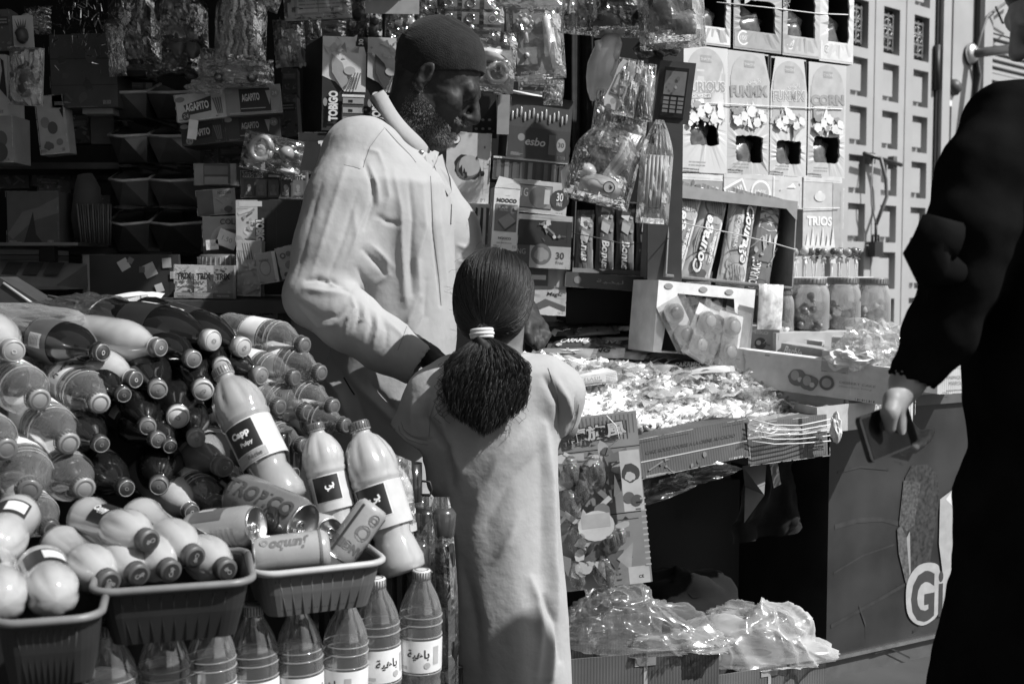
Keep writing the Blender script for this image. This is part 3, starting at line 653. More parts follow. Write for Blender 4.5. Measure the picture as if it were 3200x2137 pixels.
# ------------------------------------------------------------------ jars of lollipops
def lolly(mb, M, L, r, m, ms, seed=0):
    mb.tube([(0, 0, 0), (0, 0, L)], .0022, ms, 5, M); mb.blob((0, 0, L + r * .7), r, m, 10, M, .12, seed)
    mb.lathe([(r * .3, L - r * .5), (r * .75, L - r * .95)], m, 8, M, cap=False)
def jars():
    cl = film(.22, .06, .95, .1, 8)
    names = ['clear plastic sweet jar half hidden behind the foil pouch', 'open clear jar of lollipops, second from the foil pouch', 'clear jar with slim waist between the lollipop jar and the milky jar', 'milky clear jar with dark lid at the door end of the jars']
    for i, (x0, x1, yt, yb) in enumerate([(2405, 2482, 905, 1040), (2462, 2592, 868, 1030), (2575, 2690, 866, 1035), (2672, 2783, 868, 1040)]):
        Y = 3.16 + i * .05; a, b = P(x0, yb, Y), P(x1, yt, Y); r = (b.x - a.x) / 2; h = b.z - a.z; c = ((a.x + b.x) / 2, Y, a.z)
        o = empty('sweet_jar', names[i], 'jar', c, group=None)
        mb = MB(); pr = [(r * .9, 0), (r, h * .04), (r, h * .66), (r * .96, h * .74), (r * .86, h * .82), (r * .8, h * .86), (r * .8, h * .9)]
        mb.lathe(pr, cl, 28, cap=False); mb.lathe([(max(.001, q - .002), z + .002) for q, z in pr], cl, 28, cap=False); mb.lathe([(r * .9, 0), (r * .9, .003)], cl, 28); mb.build('jar_body', parent=o)
        ld = MB(); ld.lathe([(r * .83, h * .87), (r * .85, h * .9), (r * .85, h * .985), (r * .8, h)], G(.2, .4), 28)
        for k in range(28): an = k * 2 * math.pi / 28; ld.box(-.002, -.001, 0, .002, .0015, h * .08, G(.16, .4), Matrix.Translation((r * .85 * math.cos(an), r * .85 * math.sin(an), h * .9)) @ Matrix.Rotation(an + math.pi / 2, 4, 'Z'))
        ld.build('lid', parent=o)
        sw = MB(); rnd = random.Random(i + 5)
        for k in range((8, 26, 16, 16)[i]):
            an, rr = rnd.uniform(0, 6.28), r * .7 * math.sqrt(rnd.random()); z = h * rnd.uniform(.05, (.2, .45, .35, .45)[i])
            if i == 1 and k % 2 or i == 2 and k % 3 == 0: lolly(sw, Matrix.Translation((rr * math.cos(an), rr * math.sin(an), z)) @ Euler((rnd.uniform(-2.6, 2.6), rnd.uniform(-1.6, 1.6), 0)).to_matrix().to_4x4(), .045, .011, G(.12, .3, 'gloss'), W9, k)
            else: sw.blob((rr * math.cos(an), rr * math.sin(an), z), .014, G(rnd.choice([.2, .6, .85, .7]) if i != 3 else .85, .35), 8, None, .3, k)
        sw.build('sweets', parent=o)
    # rows of lollipops standing in racks behind the lids
    rack = MB(); a, b = P(2455, 872, 3.3), P(2700, 868, 3.55); 
    dv = (b - a); 
    for j in range(2):
        n = 9
        for i in range(n):
            t = (i + .5 * j) / n; p = a + dv * t + Vector((0, .03 * j, .0)); rnd = random.Random(i * 3 + j)
            mb = MB(); lolly(mb, None, .068 + .006 * rnd.random(), .0115 + .002 * rnd.random(), G(rnd.choice([.06, .14, .3, .5]), .2, 'gloss'), W9, i)
            mb.add([(-.006, -.004, .06), (.006, -.004, .06), (.010, -.006, .045), (-.008, -.006, .045)], [(0, 1, 2, 3)], G(.75, .2, 'gloss'))
            mb.build('lollipop', loc=p, rot=(rnd.uniform(-.1, .1), rnd.uniform(-.12, .12), rnd.uniform(0, 6)), label='wrapped lollipop standing in the rack behind the jar lids', cat='lollipop', group='lollipops standing behind the jar lids')
    rk = MB(); 
    ang = math.atan2(dv.y, dv.x); L = math.hypot(dv.x, dv.y); rk.box(-.02, -.02, -.02, L + .02, .05, .006, W7)
    at(rk.build('lollipop_rack', label='pale rack holding the rows of lollipops behind the jars', cat='rack'), Matrix.Translation(a) @ Matrix.Rotation(ang, 4, 'Z'))
    st = MB(); st.box(-.02, -.02, 0, L + .02, .3, a.z - .02 - ZT, G(.3)); at(st.build('riser_box', label='plain carton standing under the lollipop rack behind the jars', cat='carton'), Matrix.Translation((a.x, a.y, ZT)) @ Matrix.Rotation(ang, 4, 'Z'))
    st = MB(); c = P(2590, 1035, 3.15); st.box(-.2, -.07, 0, .26, .12, c.z - ZT, G(.45)); at(st.build('riser_box', label='light carton serving as a plinth under the four sweet jars', cat='carton'), Matrix.Translation((c.x, c.y + .03, ZT)) @ Matrix.Rotation(R(18), 4, 'Z'))
jars()
# ------------------------------------------------------------------ goods on the table
def surf(u, v):
    """bilinear display surface: u along the front edge, v from front to back"""
    A = P(1700, 1345, 2.56); B = P(2560, 1318, 2.92); D = P(1680, 1122, 2.88); Cc = P(2330, 1165, 3.00)
    p = (A * (1 - u) + B * u) * (1 - v) + (D * (1 - u) + Cc * u) * v
    return p
def candy_field():
    rnd = random.Random(4); mb = MB()
    base = G(.7, .7, 'card')
    mb.grid(lambda u, v: surf(u, v) + Vector((0, 0, -.02 + .012 * noise.noise(Vector((u * 6, v * 5, 0))))), 24, 16, base)
    tones = [G(.92, .4, 'wrapper'), G(.88, .3, 'wrapper'), G(.7, .3, 'gloss'), G(.92, .5, 'wrapper'), G(.5, .25, 'gloss'), G(.2, .25, 'gloss')]
    wf = film(.6, .12, .95, .6, 60)
    for k in range(2900):
        u, v = rnd.random() * 1.03 - .02, rnd.random() ** .9; light = u > .14 and (v > .12 or u > .5)
        p = surf(u, v) + Vector((0, 0, -.012 + .016 * noise.noise(Vector((u * 9, v * 7, 3))) + rnd.uniform(0, .012)))
        m = rnd.choice(tones[:4] + tones[:2] if light and rnd.random() < .9 else tones[2:])
        M = Matrix.Translation(p) @ Euler((rnd.uniform(-.5, .5), rnd.uniform(-.5, .5), rnd.uniform(0, 6.3))).to_matrix().to_4x4()
        r = rnd.uniform(.010, .018); L = r * rnd.uniform(1.2, 2.2)
        mb.blob((0, 0, 0), (L, r, r * .75), m, 8, M, .25, k)
        for s in (-1, 1):
            q = [rnd.uniform(-.004, .004) for _ in range(3)]; e = L + rnd.uniform(.006, .013); wd = rnd.uniform(.005, .009)
            mb.add([(s * L * .8, -.001, 0), (s * e, -wd, q[0]), (s * e * 1.05, 0, q[1] + .005), (s * e, wd, q[2])], [(0, 1, 2), (0, 2, 3)], wf if k % 3 else m, False, M)
    mb.build('wrapped_sweets', kind='stuff', label='heap of bright wrapped sweets spread over the table', cat='sweets')
    # loose clear sheets over them
    mb = MB()
    for i in range(34):
        u, v = rnd.random() * .9 + .08, rnd.random() * .85 + .08; sz = rnd.uniform(.04, .09); a = rnd.uniform(0, 6)
        def fn(x, y, u=u, v=v, sz=sz, a=a, i=i):
            dx, dy = (x - .5) * sz * 1.6, (y - .5) * sz; c, s_ = math.cos(a), math.sin(a); p = surf(u, v)
            return p + Vector((dx * c - dy * s_, dx * s_ + dy * c, .018 + .02 * noise.noise(Vector((x * 4, y * 4, i * 3.1)))))
        mb.grid(fn, 7, 6, film(.45, .10, .95, .5, 40), True)
    mb.build('loose_film', kind='stuff', label='torn clear film lying over the bright sweets', cat='film')
candy_field()
# chocolate bars and packets behind the sweets, left part
def bars():
    rnd = random.Random(9); k = 0
    spots = [(1730, 1040, 3.1, -12), (1800, 1075, 3.05, -14), (1850, 1035, 3.2, 12), (1900, 1080, 3.1, -16), (1930, 1110, 3.02, -12), (1960, 1045, 3.25, -10), (1995, 1075, 3.15, -13), (2040, 1105, 3.06, -8), (1870, 1105, 3.0, -12), (2010, 1130, 3.0, -10), (2090, 1135, 2.98, -10), (2150, 1150, 2.95, -7), (2110, 1115, 3.06, -9), (1790, 1015, 3.25, 8), (1880, 1000, 3.32, 20), (1950, 1010, 3.3, -25), (1760, 1105, 2.98, -10), (2200, 1158, 2.92, -4), (1990, 1100, 3.1, -15), (1830, 1100, 3.02, -10)]
    ton = [.03, .1, .5, .2, .75, .05, .3, .62, .85, .15]
    words = ['', 'CARAMEL', '', 'LOVE', '', 'RUN', '', '', 'KING', '']
    desc = ['black', 'charcoal', 'grey', 'dark grey', 'pale', 'black', 'mid grey', 'light grey', 'white', 'dark']
    for i, (x, y, Y, rot) in enumerate(spots):
        j = i % 10; mb = MB(); w_, h_ = rnd.uniform(.11, .16), rnd.uniform(.035, .05)
        def dr(p):
            p.busy(i * 3, [G(.8, .3), G(.1, .3), G(.45, .3)], 6, (.1, .15, .9, .85), .2)
            if words[j]: p.text(words[j], .5, .5, .45, G(.85 if ton[j] < .5 else .05, .3), bold=.03, shear=.2, width=.6, rot=rnd.uniform(-5, 5))
        pillow(mb, None, w_, h_, G(ton[j], .22, 'gloss'), .010, seed=i, draw=dr)
        M = Matrix.Translation(P(x, y, Y)) @ Matrix.Rotation(R(rot + rnd.uniform(-12, 12)), 4, 'Z') @ Matrix.Rotation(R(rnd.uniform(8, 35)), 4, 'X') @ Matrix.Rotation(R(rnd.uniform(-6, 6)), 4, 'Y')
        at(mb.build('chocolate_bar', label='flat wrapped bar lying among the bars behind the bright sweets', cat='chocolate bar', group='wrapped bars lying behind the bright sweets'), M)
bars()
def step(label, rect, Y, d, v, rz=0, draw=None): return carton('tray_box', label, 'tray', rect, Y, d, v, draw, rz)
step('dark sloping board under the rows of wrapped bars', (1640, 1010, 2260, 1120), 3.45, .12, .06)
def dFL(mb, w, h, d):
    p = face(mb, w, h, d); p.rect(0, 0, 1, .1, W5); p.disc(.13, .5, .32, G(.3)); p.rect(.05, .15, .22, .85, G(.35)); p.rect(.065, .19, .205, .81, W9); p.disc(.135, .58, .17, G(.25)); p.disc(.11, .4, .12, G(.25)); p.disc(.16, .4, .12, G(.25)); p.text('FLASH', .45, .64, .3, G(.3), width=.34, sp=1.3); p.rect(.26, .22, .66, .42, W5); p.text('COMPANY', .45, .32, .14, W9, width=.3)
    p.lines(.74, .1, .97, .9, 5, W5, .4, 3)
carton('sweet_box', 'flat white box lettered FLASH lying among the sweets by the girl', 'box', (1786, 1170, 1930, 1202), 2.72, .1, .8, dFL, rz=8, ry=-7)
def dLT(mb, w, h, d):
    p = face(mb, w, h, d); p.rect(.66, .1, .97, .75, G(.06), rot=6); p.text('Large', .82, .55, .24, W9, rot=4, width=.26, bold=.03); p.text('Topple', .82, .3, .22, W9, rot=4, width=.28, bold=.03)
    for i, (u, v, r) in enumerate([(.16, .6, .18), (.3, .45, .13), (.4, .6, .12), (.5, .4, .15), (.24, .25, .12), (.58, .65, .1)]): p.disc(u, v, r, G((.3, .5, .6, .35)[i % 4]), wob=.15, seed=i); p.disc(u, v, r * .6, G(.75), wob=.15, seed=i)
    p.rect(.03, .9, .97, .95, W5)
o = carton('sweet_box', 'white box with fruit print and a Large Topple flag at the back of the sweets', 'box', (2232, 1118, 2402, 1184), 2.98, .06, .78, dLT, rz=-12, ry=5)
def dPL(mb, w, h, d):
    p = face(mb, w, h, d)
    for u, v in ((.42, .42), (.5, .32)): p.disc(u, v, .23, G(.2), asp=1.1, wob=.12, seed=u); p.disc(u - .015, v + .05, .14, G(.42), asp=.8); p.disc(u + .02, v - .05, .07, G(.6))
    p.disc(.61, .38, .2, G(.15)); p.disc(.61, .38, .13, G(.4)); p.text('DESSERT CAKE', .8, .45, .06, G(.25), width=.22); p.text('chocolate filling', .79, .34, .06, G(.35), width=.2)
    p.text('mini', .06, .85, .05, G(.4)); p.rect(.2, .9, .23, .94, G(.3)); p.rect(.0, .97, 1, 1, W9)
carton('long_box', 'long pale carton with dark cake pictures slanting across the right of the table', 'carton', (2296, 1118, 2790, 1232), 2.88, .05, .68, dPL, rz=-30, ry=5)
def dMk(mb, w, h, d):
    p = face(mb, w, h, d); p.text('Miko', .45, .78, .2, G(.55), width=.5, bold=.03); p.disc(.5, .3, .24, G(.08)); p.disc(.45, .33, .1, G(.5)); p.busy(7, [G(.5), G(.15)], 6, (.05, .05, .95, .6), .1); q = face(mb, w, h, d, 'R'); q.busy(8, [G(.75), G(.2), G(.5)], 12, (.05, .1, .95, .9), .14)
carton('sweet_box', 'grey box lettered Miko standing below the foil pouch', 'box', (2322, 1020, 2436, 1096), 3.08, .16, .32, dMk, rz=-22, ry=3)
def dBa(mb, w, h, d):
    p = face(mb, w, h, d); p.text('Barbie', .28, .62, .5, G(.9), width=.42, shear=.3, bold=.03, rot=-4); p.busy(9, [G(.5)], 4, (.55, .1, .95, .9), .1); face(mb, w, h, d, 'R').rect(0, 0, 1, 1, G(.3))
carton('doll_sweet_box', 'mid grey tray box with white slanted script beside the long pale carton', 'box', (2440, 1082, 2580, 1138), 2.98, .08, .34, dBa, rz=-28, ry=7)
def dKi(mb, w, h, d): p = face(mb, w, h, d); p.busy(10, [G(.85), G(.3), G(.6)], 16, (.03, .1, .97, .9), .14)
carton('sweet_box', 'small patterned box open between the script box and the crumpled bag', 'box', (2482, 1062, 2570, 1100), 3.08, .07, .5, dKi, rz=-25, ry=6)
carton('sweet_box', 'light box with pale round picture in front of the crumpled bag', 'box', (2570, 1098, 2660, 1165), 2.85, .08, .55, lambda mb, w, h, d: (face(mb, w, h, d).disc(.5, .45, .36, G(.85), asp=.9, wob=.1), face(mb, w, h, d).disc(.5, .4, .15, G(.6))), rz=-28, ry=4)
carton('sweet_box', 'grey square box in the row behind the crate at the right', 'box', (2600, 1055, 2700, 1100), 3.0, .08, .4, dKi, rz=-18, ry=2)
carton('sweet_box', 'narrow grey box standing in the crate end by the dark sleeve', 'box', (2664, 1130, 2716, 1172), 2.86, .08, .4, lambda mb, w, h, d: face(mb, w, h, d).rect(0, .6, 1, 1, W9), rz=24)
def dMa(mb, w, h, d):
    p = face(mb, w, h, d); p.rect(0, .9, 1, 1, W9); p.text('FABRIQUE AU', .45, .55, .13, G(.3), width=.5); p.text('MAROC 12 X', .5, .36, .13, G(.3), width=.5); p.text('4 x 6 N', .85, .7, .08, G(.3)); p.rect(.2, .12, .75, .15, G(.5))
carton('corrugated_crate', 'pale corrugated crate with printed lines at the right end of the table', 'crate', (2655, 1168, 2860, 1330), 2.88, .16, .55, dMa, rz=24, mat=corr(.6))
carton('corrugated_crate', 'pale printed crate on the freezer top between the arm and the body', 'crate', (2935, 1138, 3080, 1228), 3.05, .12, .55, dMa, rz=20, mat=corr(.62))
carton('corrugated_crate', 'grey crate with white rim above the printed crate beyond the arm', 'crate', (2960, 1076, 3080, 1130), 3.15, .12, .35, lambda mb, w, h, d: face(mb, w, h, d).rect(0, .75, 1, 1, W9), rz=20, mat=corr(.3))
# long open trays in front of the pale carton
def open_tray(label, rect, Y, d, v, rz, ry=0, rx=0, fill=0):
    o = carton('open_tray', label, 'tray', rect, Y, d, v, None, rz=rz, ry=ry, rx=rx, open_='T', t=.003)
    if fill:
        b = MB(); rnd = random.Random(fill); w = max(abs(v_.co.x) for v_ in o.data.vertices); h = max(v_.co.z for v_ in o.data.vertices)
        for k in range(26): b.blob((rnd.uniform(-w * .9, w * .9), rnd.uniform(.01, d - .01), h * rnd.uniform(.4, .85)), (.016, .01, .008), G(rnd.choice([.05, .2, .6]), .15, 'gloss'), 7, None, .5, k)
        c = b.build('tray_sweets', parent=o)
    return o
open_tray('long grey open tray between the sweets and the long pale carton', (2400, 1205, 2640, 1300), 2.9, .10, .4, -33, 9)
open_tray('open tray of dark glossy sweets at the front right corner', (2560, 1262, 2745, 1345), 2.82, .12, .55, 20, -3, fill=3)
# crumpled bright bag on the right
def crumple(name, label, cat, c, r, seed, m, sq=(1, 1, 1), amp=.45, seg=26, freq=2.4, fl=True, bottom=None, hang=0):
    mb = MB(); vs = []; fs = []; h = seg // 2 + 2
    for j in range(h + 1):
        ph = math.pi * j / h
        for k in range(seg):
            a = 2 * math.pi * k / seg; d = Vector((math.sin(ph) * math.cos(a), math.sin(ph) * math.sin(a), math.cos(ph)))
            n1 = noise.noise(d * freq + Vector((seed, 0, 0))); n2 = abs(noise.noise(d * freq * 2.6 + Vector((0, seed, 0))))
            q = 1 + amp * n1 + amp * .55 * n2; p = Vector((d.x * sq[0], d.y * sq[1], d.z * sq[2])) * r * q
            if bottom is not None and p.z < bottom: p.z = bottom
            vs.append(c + p)
    for j in range(h):
        for k in range(seg): q = (k + 1) % seg; fs.append((j * seg + k, (j + 1) * seg + k, (j + 1) * seg + q, j * seg + q))
    mb.add(vs, fs, m, not fl); return mb.build(name, label=label, cat=cat)
crumple('crumpled_bag', 'bright crumpled clear bag of sweets beside the jars', 'bag', P(2735, 1085, 2.86), .075, 3, film(.4, .12, .95, .8, 30), (1.1, .8, .8), seg=34, freq=3)
crumple('crumpled_bag', 'small crumpled bag of pale packets heaped at the crate rim', 'bag', P(2680, 1120, 2.84), .05, 8, G(.85, .25, 'gloss'), (1.3, .8, .6), seg=30, freq=3)
crumple('paper_scrap', 'crumpled white paper hanging at the right end of the front cartons', 'paper', P(2612, 1340, 2.74), .022, 5, G(.7, .7), (.6, .5, 1.5), seg=20)

# cartons hung along the front of the table
def dC1(mb, w, h, d):
    p = face(mb, w, h, d); p.text('CAKE ROULE FOURRE A LA CREME AU CACAO', .5, .62, .09, G(.06), width=.8, bold=.02, shear=.2); p.rect(0, .40, 1, .43, G(.5)); p.busy(4, [G(.1), G(.2)], 8, (.1, .05, .9, .38), .1)
carton('corrugated_carton', 'dark taped carton with printed line forming the front of the table', 'carton', (1985, 1340, 2338, 1462), 2.60, .16, .22, dC1, rz=25, ry=-6, rx=-5, mat=corr(.10))
def dC2(mb, w, h, d):
    p = face(mb, w, h, d); p.rect(0, .62, 1, .66, G(.6)); p.rect(.64, 0, .68, 1, BLK); p.lines(.74, .15, .96, .6, 5, G(.15), .4, 2)
carton('corrugated_carton', 'strapped carton at the right front corner of the table', 'carton', (2342, 1308, 2592, 1438), 2.74, .14, .26, dC2, rz=25, ry=-2, rx=-2, mat=corr(.12))
def sheet(label, pts, m, nu=18, nv=12, amp=.012, fr=4, name='plastic_sheet', cat='plastic sheet', fl=True, seed=0):
    """crumpled sheet between four corners: pts = bottom-left, bottom-right, top-right, top-left"""
    a, b, c, d = [Vector(p) for p in pts]; n = (b - a).cross(d - a).normalized(); mb = MB()
    def fn(u, v):
        p = (a * (1 - u) + b * u) * (1 - v) + (d * (1 - u) + c * u) * v
        return p + n * (amp * (noise.noise(Vector((u * fr, v * fr, seed))) + .5 * noise.noise(Vector((u * fr * 2.7, v * fr * 2.7, seed + 5)))))
    mb.grid(fn, nu, nv, m, not fl); return mb.build(name, label=label, cat=cat)
sheet('bunched clear film tied over the right corner carton', [P(2335, 1370, 2.64), P(2600, 1345, 2.78), P(2560, 1290, 2.9), P(2340, 1296, 2.70)], film(.2, .3, .95, .3, 20, .04, .4), 40, 12, .02, 5, seed=4, fl=False)
for k in range(5):
    y = 1305 + k * 17; string_('white cord looped across the right corner carton, ' + ['topmost', 'second', 'third', 'fourth', 'lowest'][k] + ' of its five loops', [P(2350, y + 5, 2.655), P(2420, y + 22 - k * 2, 2.675), P(2500, y + 24 - k * 3, 2.72), P(2596, y + 4, 2.78)], .0013, W9)
sheet('grey film hanging in torn folds below the left carton', [P(1925, 1640, 2.55), P(2010, 1580, 2.6), P(2330, 1465, 2.66), P(1800, 1330, 2.5)], film(.2, .2, .35, .8, 20), 22, 18, .03, 4, seed=9)
# hanging front panels
sheet('dark cardboard flap hanging beside the toy card', [P(1935, 1600, 2.62), P(2040, 1530, 2.64), P(2000, 1340, 2.62), P(1860, 1345, 2.6)], G(.10, .6), 10, 10, .02, 3, name='cardboard_flap', cat='cardboard')
def scraps():
    mb = MB(); a, b, c, d, e = [P(*q) for q in ((2320, 1455, 2.78), (2395, 1450, 2.78), (2388, 1545, 2.74), (2325, 1632, 2.76), (2328, 1520, 2.80))]
    mb.add([a, b, c, d, e, b + Vector((0, .02, 0))], [(0, 1, 2, 4), (4, 2, 3)], G(.22, .6)); mb.add([e + Vector((0, -.004, 0)), c + Vector((0, -.004, 0)), d + Vector((0, -.004, 0))], [(0, 1, 2)], G(.5, .5)); mb.build('torn_wrapper', label='torn folded wrapper dangling under the front cartons', cat='wrapper')
    sheet('narrow pale tape strip dangling below the strapped carton', [P(2418, 1525, 2.79), P(2440, 1512, 2.79), P(2430, 1440, 2.8), P(2405, 1445, 2.8)], W7, 3, 8, .01, 5, name='tape_strip', cat='tape')
scraps()
# toy card hanging in front of the table
def toy_card():
    Y = 2.45; loc, w, h = px_box(1690, 1300, 1990, 1838, Y, 4); mb = MB(); m = G(.3, .4, 'card', .2, 8)
    mb.box(-w / 2, 0, 0, w / 2, .004, h, m); p = face(mb, w, h, .004)
    for k in range(22): p.rect(.02 + .044 * k, .88, .035 + .044 * k, .99, G(.16))
    p.text('\u9f8d\u65cb\u98a8', .56, .905, .085, G(.55), out=BLK, bold=.03, ob=.05, width=.62, rot=4)
    p.rect(0, .80, 1, .806, BLK); p.rect(0, .61, 1, .616, BLK); p.rect(0, .42, 1, .426, BLK)
    rnd = random.Random(2)
    p.busy(21, [G(.12), G(.45), G(.6), G(.2)], 30, (.05, .62, .9, .8), .1); p.busy(22, [G(.12), G(.5), G(.2), G(.4)], 40, (.05, .1, .8, .6), .1)
    p.rect(.76, .44, .97, .79, G(.62)); p.disc(.86, .66, .10, G(.08), asp=.9, wob=.12); p.disc(.85, .64, .05, G(.6), wob=.2); p.disc(.82, .52, .06, G(.15)); p.disc(.9, .5, .06, G(.12)); p.rect(.74, .02, .96, .12, G(.55)); p.text('CE', .87, .06, .018, BLK, bold=.02)
    p.disc(.45, .38, .16, G(.6), asp=1.2); p.rect(.3, .37, .6, .45, G(.45))
    for k in range(12): p.rect(.93, .12 + .035 * k, .985, .13 + .035 * k, G(.5))
    o = mb.build('toy_card', label='printed toy card with large Chinese letters hanging from the front of the table', cat='toy card')
    at(o, Matrix.Translation(loc + Vector((0, 0, h))) @ Euler((0, R(-6), R(4))).to_matrix().to_4x4() @ Matrix.Translation((0, 0, -h)))
    for (u, v, s) in [(.25, .7, .1), (.5, .68, .12), (.2, .5, .12), (.25, .3, .12), (.6, .28, .10), (.2, .1, .1), (.5, .1, .12), (.7, .3, .07), (.35, .58, .09)]:
        b = MB(); b.blob(((u - .5) * w, -.012, v * h), (s * w * .9, .02, s * w * 1.5), film(.12, .05, .8, .7, 60), 14, None, .3, u * 9)
        b.blob(((u - .5) * w, -.008, v * h), (s * w * .5, .012, s * w * .8), G(.05, .15, 'gloss'), 10, None, .5, v * 9); b.build('blister', parent=o)
    string_('pale thread from the sleeve down over the toy card', [P(1895, 1298, 2.40), P(1925, 1330, 2.41), P(1935, 1370, 2.42), P(1905, 1395, 2.43)], .0012, W9)
toy_card()

# ------------------------------------------------------------------ freezer with printed side
def freezer():
    rz = 29; x0, x1 = 2600, 3110; Y = 3.15; a, b, w = on_plane(x0, x1, Y, rz); zt = P(2700, 1245, YS(2700, 2855, Y, rz)).z
    o = empty('ice_cream_freezer', 'dark chest freezer with faded ice cream print and Gi in a pale oval', 'freezer'); o.matrix_world = Matrix.Translation((a.x, a.y, 0)) @ Matrix.Rotation(R(rz), 4, 'Z')
    mb = MB(); m = G(.03, .5, 'panel', .5, 5, .05); z0 = .06; d = .4; mb.box(0, 0, z0, w, d, zt - .03, m)
    p = Print(mb, Matrix(((1, 0, 0, w / 2), (0, 0, -1, 0), (0, 1, 0, (z0 + zt - .03) / 2), (0, 0, 0, 1))), w, zt - .03 - z0)
    def uv(px, py):
        q = P(px, py, YS(px, 2855, Y, rz)); s = (Vector((q.x, q.y)) - Vector((a.x, a.y))).length; return s / w, (q.z - z0) / (zt - .03 - z0)
    l1, l2 = G(.038, .5, 'panel', .4, 20), G(.06, .5)
    def stroke(pts, wd, mm):
        q = [uv(*t) for t in pts]; n = len(q); up = [(u, v + wd) for u, v in q]; vs = q + up; mb_ = [((u - .5) * p.w, (v - .5) * p.h) for u, v in vs]
        p.put(mb_, [(i, i + 1, n + i + 1, n + i) for i in range(n - 1)], mm)
    stroke([(2612, 1655), (2680, 1635), (2760, 1630), (2830, 1650)], .02, l1); stroke([(2608, 1795), (2700, 1740), (2800, 1705)], .008, l1); stroke([(2600, 1965), (2700, 1910), (2840, 1830)], .016, l1)
    stroke([(2620, 1480), (2690, 1462), (2780, 1470)], .008, l1); stroke([(2860, 1980), (2900, 1950), (2990, 1900)], .012, l1); stroke([(2690, 1905), (2710, 1960), (2712, 2010)], .02, l1); stroke([(2740, 2045), (2790, 2030), (2850, 2060)], .008, l1)
    # ice cream bar and drips
    p.poly([uv(*t) for t in ((2822, 1560), (2832, 1490), (2850, 1455), (2900, 1450), (2930, 1480), (2940, 1560), (2900, 1830), (2850, 1850), (2812, 1680))], G(.045, .4, 'card', .6, 90))
    p.poly([uv(*t) for t in ((2812, 1640), (2826, 1500), (2880, 1508), (2860, 1640), (2838, 1660))], G(.075, .5, 'card', .6, 120))
    p.poly([uv(*t) for t in ((2806, 1655), (2818, 1640), (2836, 1680), (2848, 1830), (2838, 1835), (2812, 1730))], G(.10, .5, 'card', .5, 100)); p.poly([uv(*t) for t in ((2836, 1680), (2846, 1660), (2850, 1790), (2846, 1800))], G(.3))
    p.poly([uv(*t) for t in ((2940, 1560), (2992, 1520), (2990, 1600), (2975, 1800), (2950, 1790), (2938, 1700))], G(.4)); p.poly([uv(*t) for t in ((2958, 1560), (2994, 1510), (2988, 1590))], G(.7))
    u0, v0 = uv(2918, 1858); p.k = 12
    ov = [(u0 + .15 * math.cos(t * .3142), v0 + .112 * math.sin(t * .3142)) for t in range(20)]
    cu = [uv(*t) for t in ((2835, 1860), (2842, 1810), (2870, 1770), (2905, 1758), (2935, 1765), (2945, 1790), (2975, 1775), (3010, 1780), (3010, 1880), (2950, 1905), (2925, 1935), (2890, 1955), (2860, 1945), (2840, 1915))]
    def smooth_(q):
        r = []; n = len(q)
        for i in range(n):
            a_, b_, c_, d_ = [Vector(q[(i + k) % n]) for k in (-1, 0, 1, 2)]
            for t in (0, .25, .5, .75): r.append(tuple(.5 * ((2 * b_) + (c_ - a_) * t + (2 * a_ - 5 * b_ + 4 * c_ - d_) * t * t + (3 * b_ - a_ - 3 * c_ + d_) * t ** 3)))
        return r
    cu = smooth_(cu)
    p.poly(cu, G(.42)); u1, v1 = uv(2888, 1865); ug, _ = uv(2923, 1865); vt = uv(2888, 1775)[1]; vb = uv(2888, 1935)[1]
    p.text('G', u1, v1 + .0, vt - vb, G(.05), bold=.04, width=(ug - u1) * 2.1); ui, vi = uv(2944, 1856); p.text('i', ui, vi, (vt - vb) * .9, G(.05), bold=.03, width=.03)
    p.text('omo', ui + .16, vi, (vt - vb) * .55, G(.05), bold=.04, width=.2)
    mb.build('cabinet', parent=o); t = MB(); t.box(-.01, -.012, zt - .03, w + .01, d, zt, G(.10, .5)); t.build('lid', parent=o)
    k = MB(); k.box(0, -.006, z0 - .004, w, -.0005, z0 + .004, G(.7, .3, 'metal')); k.box(.01, .01, 0, w, d, z0 - .005, G(.1, .5)); k.build('plinth', parent=o)
freezer()
# dark things in the gloom under the table
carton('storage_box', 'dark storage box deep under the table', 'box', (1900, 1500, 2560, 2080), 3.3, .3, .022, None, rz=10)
# boxes with clear bags on the ground
def ground_box(label, x0, x1, yt, Y, d, rz, v):
    a, b, w = on_plane(x0, x1, Y, rz); c = (a + b) / 2; h = P((x0 + x1) / 2, yt, c.y).z; mb = MB(); shell(mb, w, h, d, corr(v), open_='T', t=.004)
    p = face(mb, w, h, d); p.text('6 Bouteilles', .72, .35, .08, G(.05), width=.4); p.text('36 x 6', .74, .52, .06, G(.05), width=.2); p.rect(.49, .35, .515, .98, G(.4)); p.rect(.43, .9, .57, .97, G(.35))
    mb.box(-w / 2, d * .5, h, -w / 2 + .003, d, h + .001, corr(v))
    return at(mb.build('cardboard_box', label=label, cat='cardboard box'), Matrix.Translation((c.x, c.y, 0)) @ Matrix.Rotation(R(rz), 4, 'Z')), c, h
o1, c1, h1 = ground_box('open cardboard box filled with clear bags nearest the girl', 1780, 2260, 2040, 2.42, .28, 14, .09)
o2, c2, h2 = ground_box('open cardboard box behind filled with a milky bag', 2230, 2600, 2085, 2.56, .30, 22, .12)
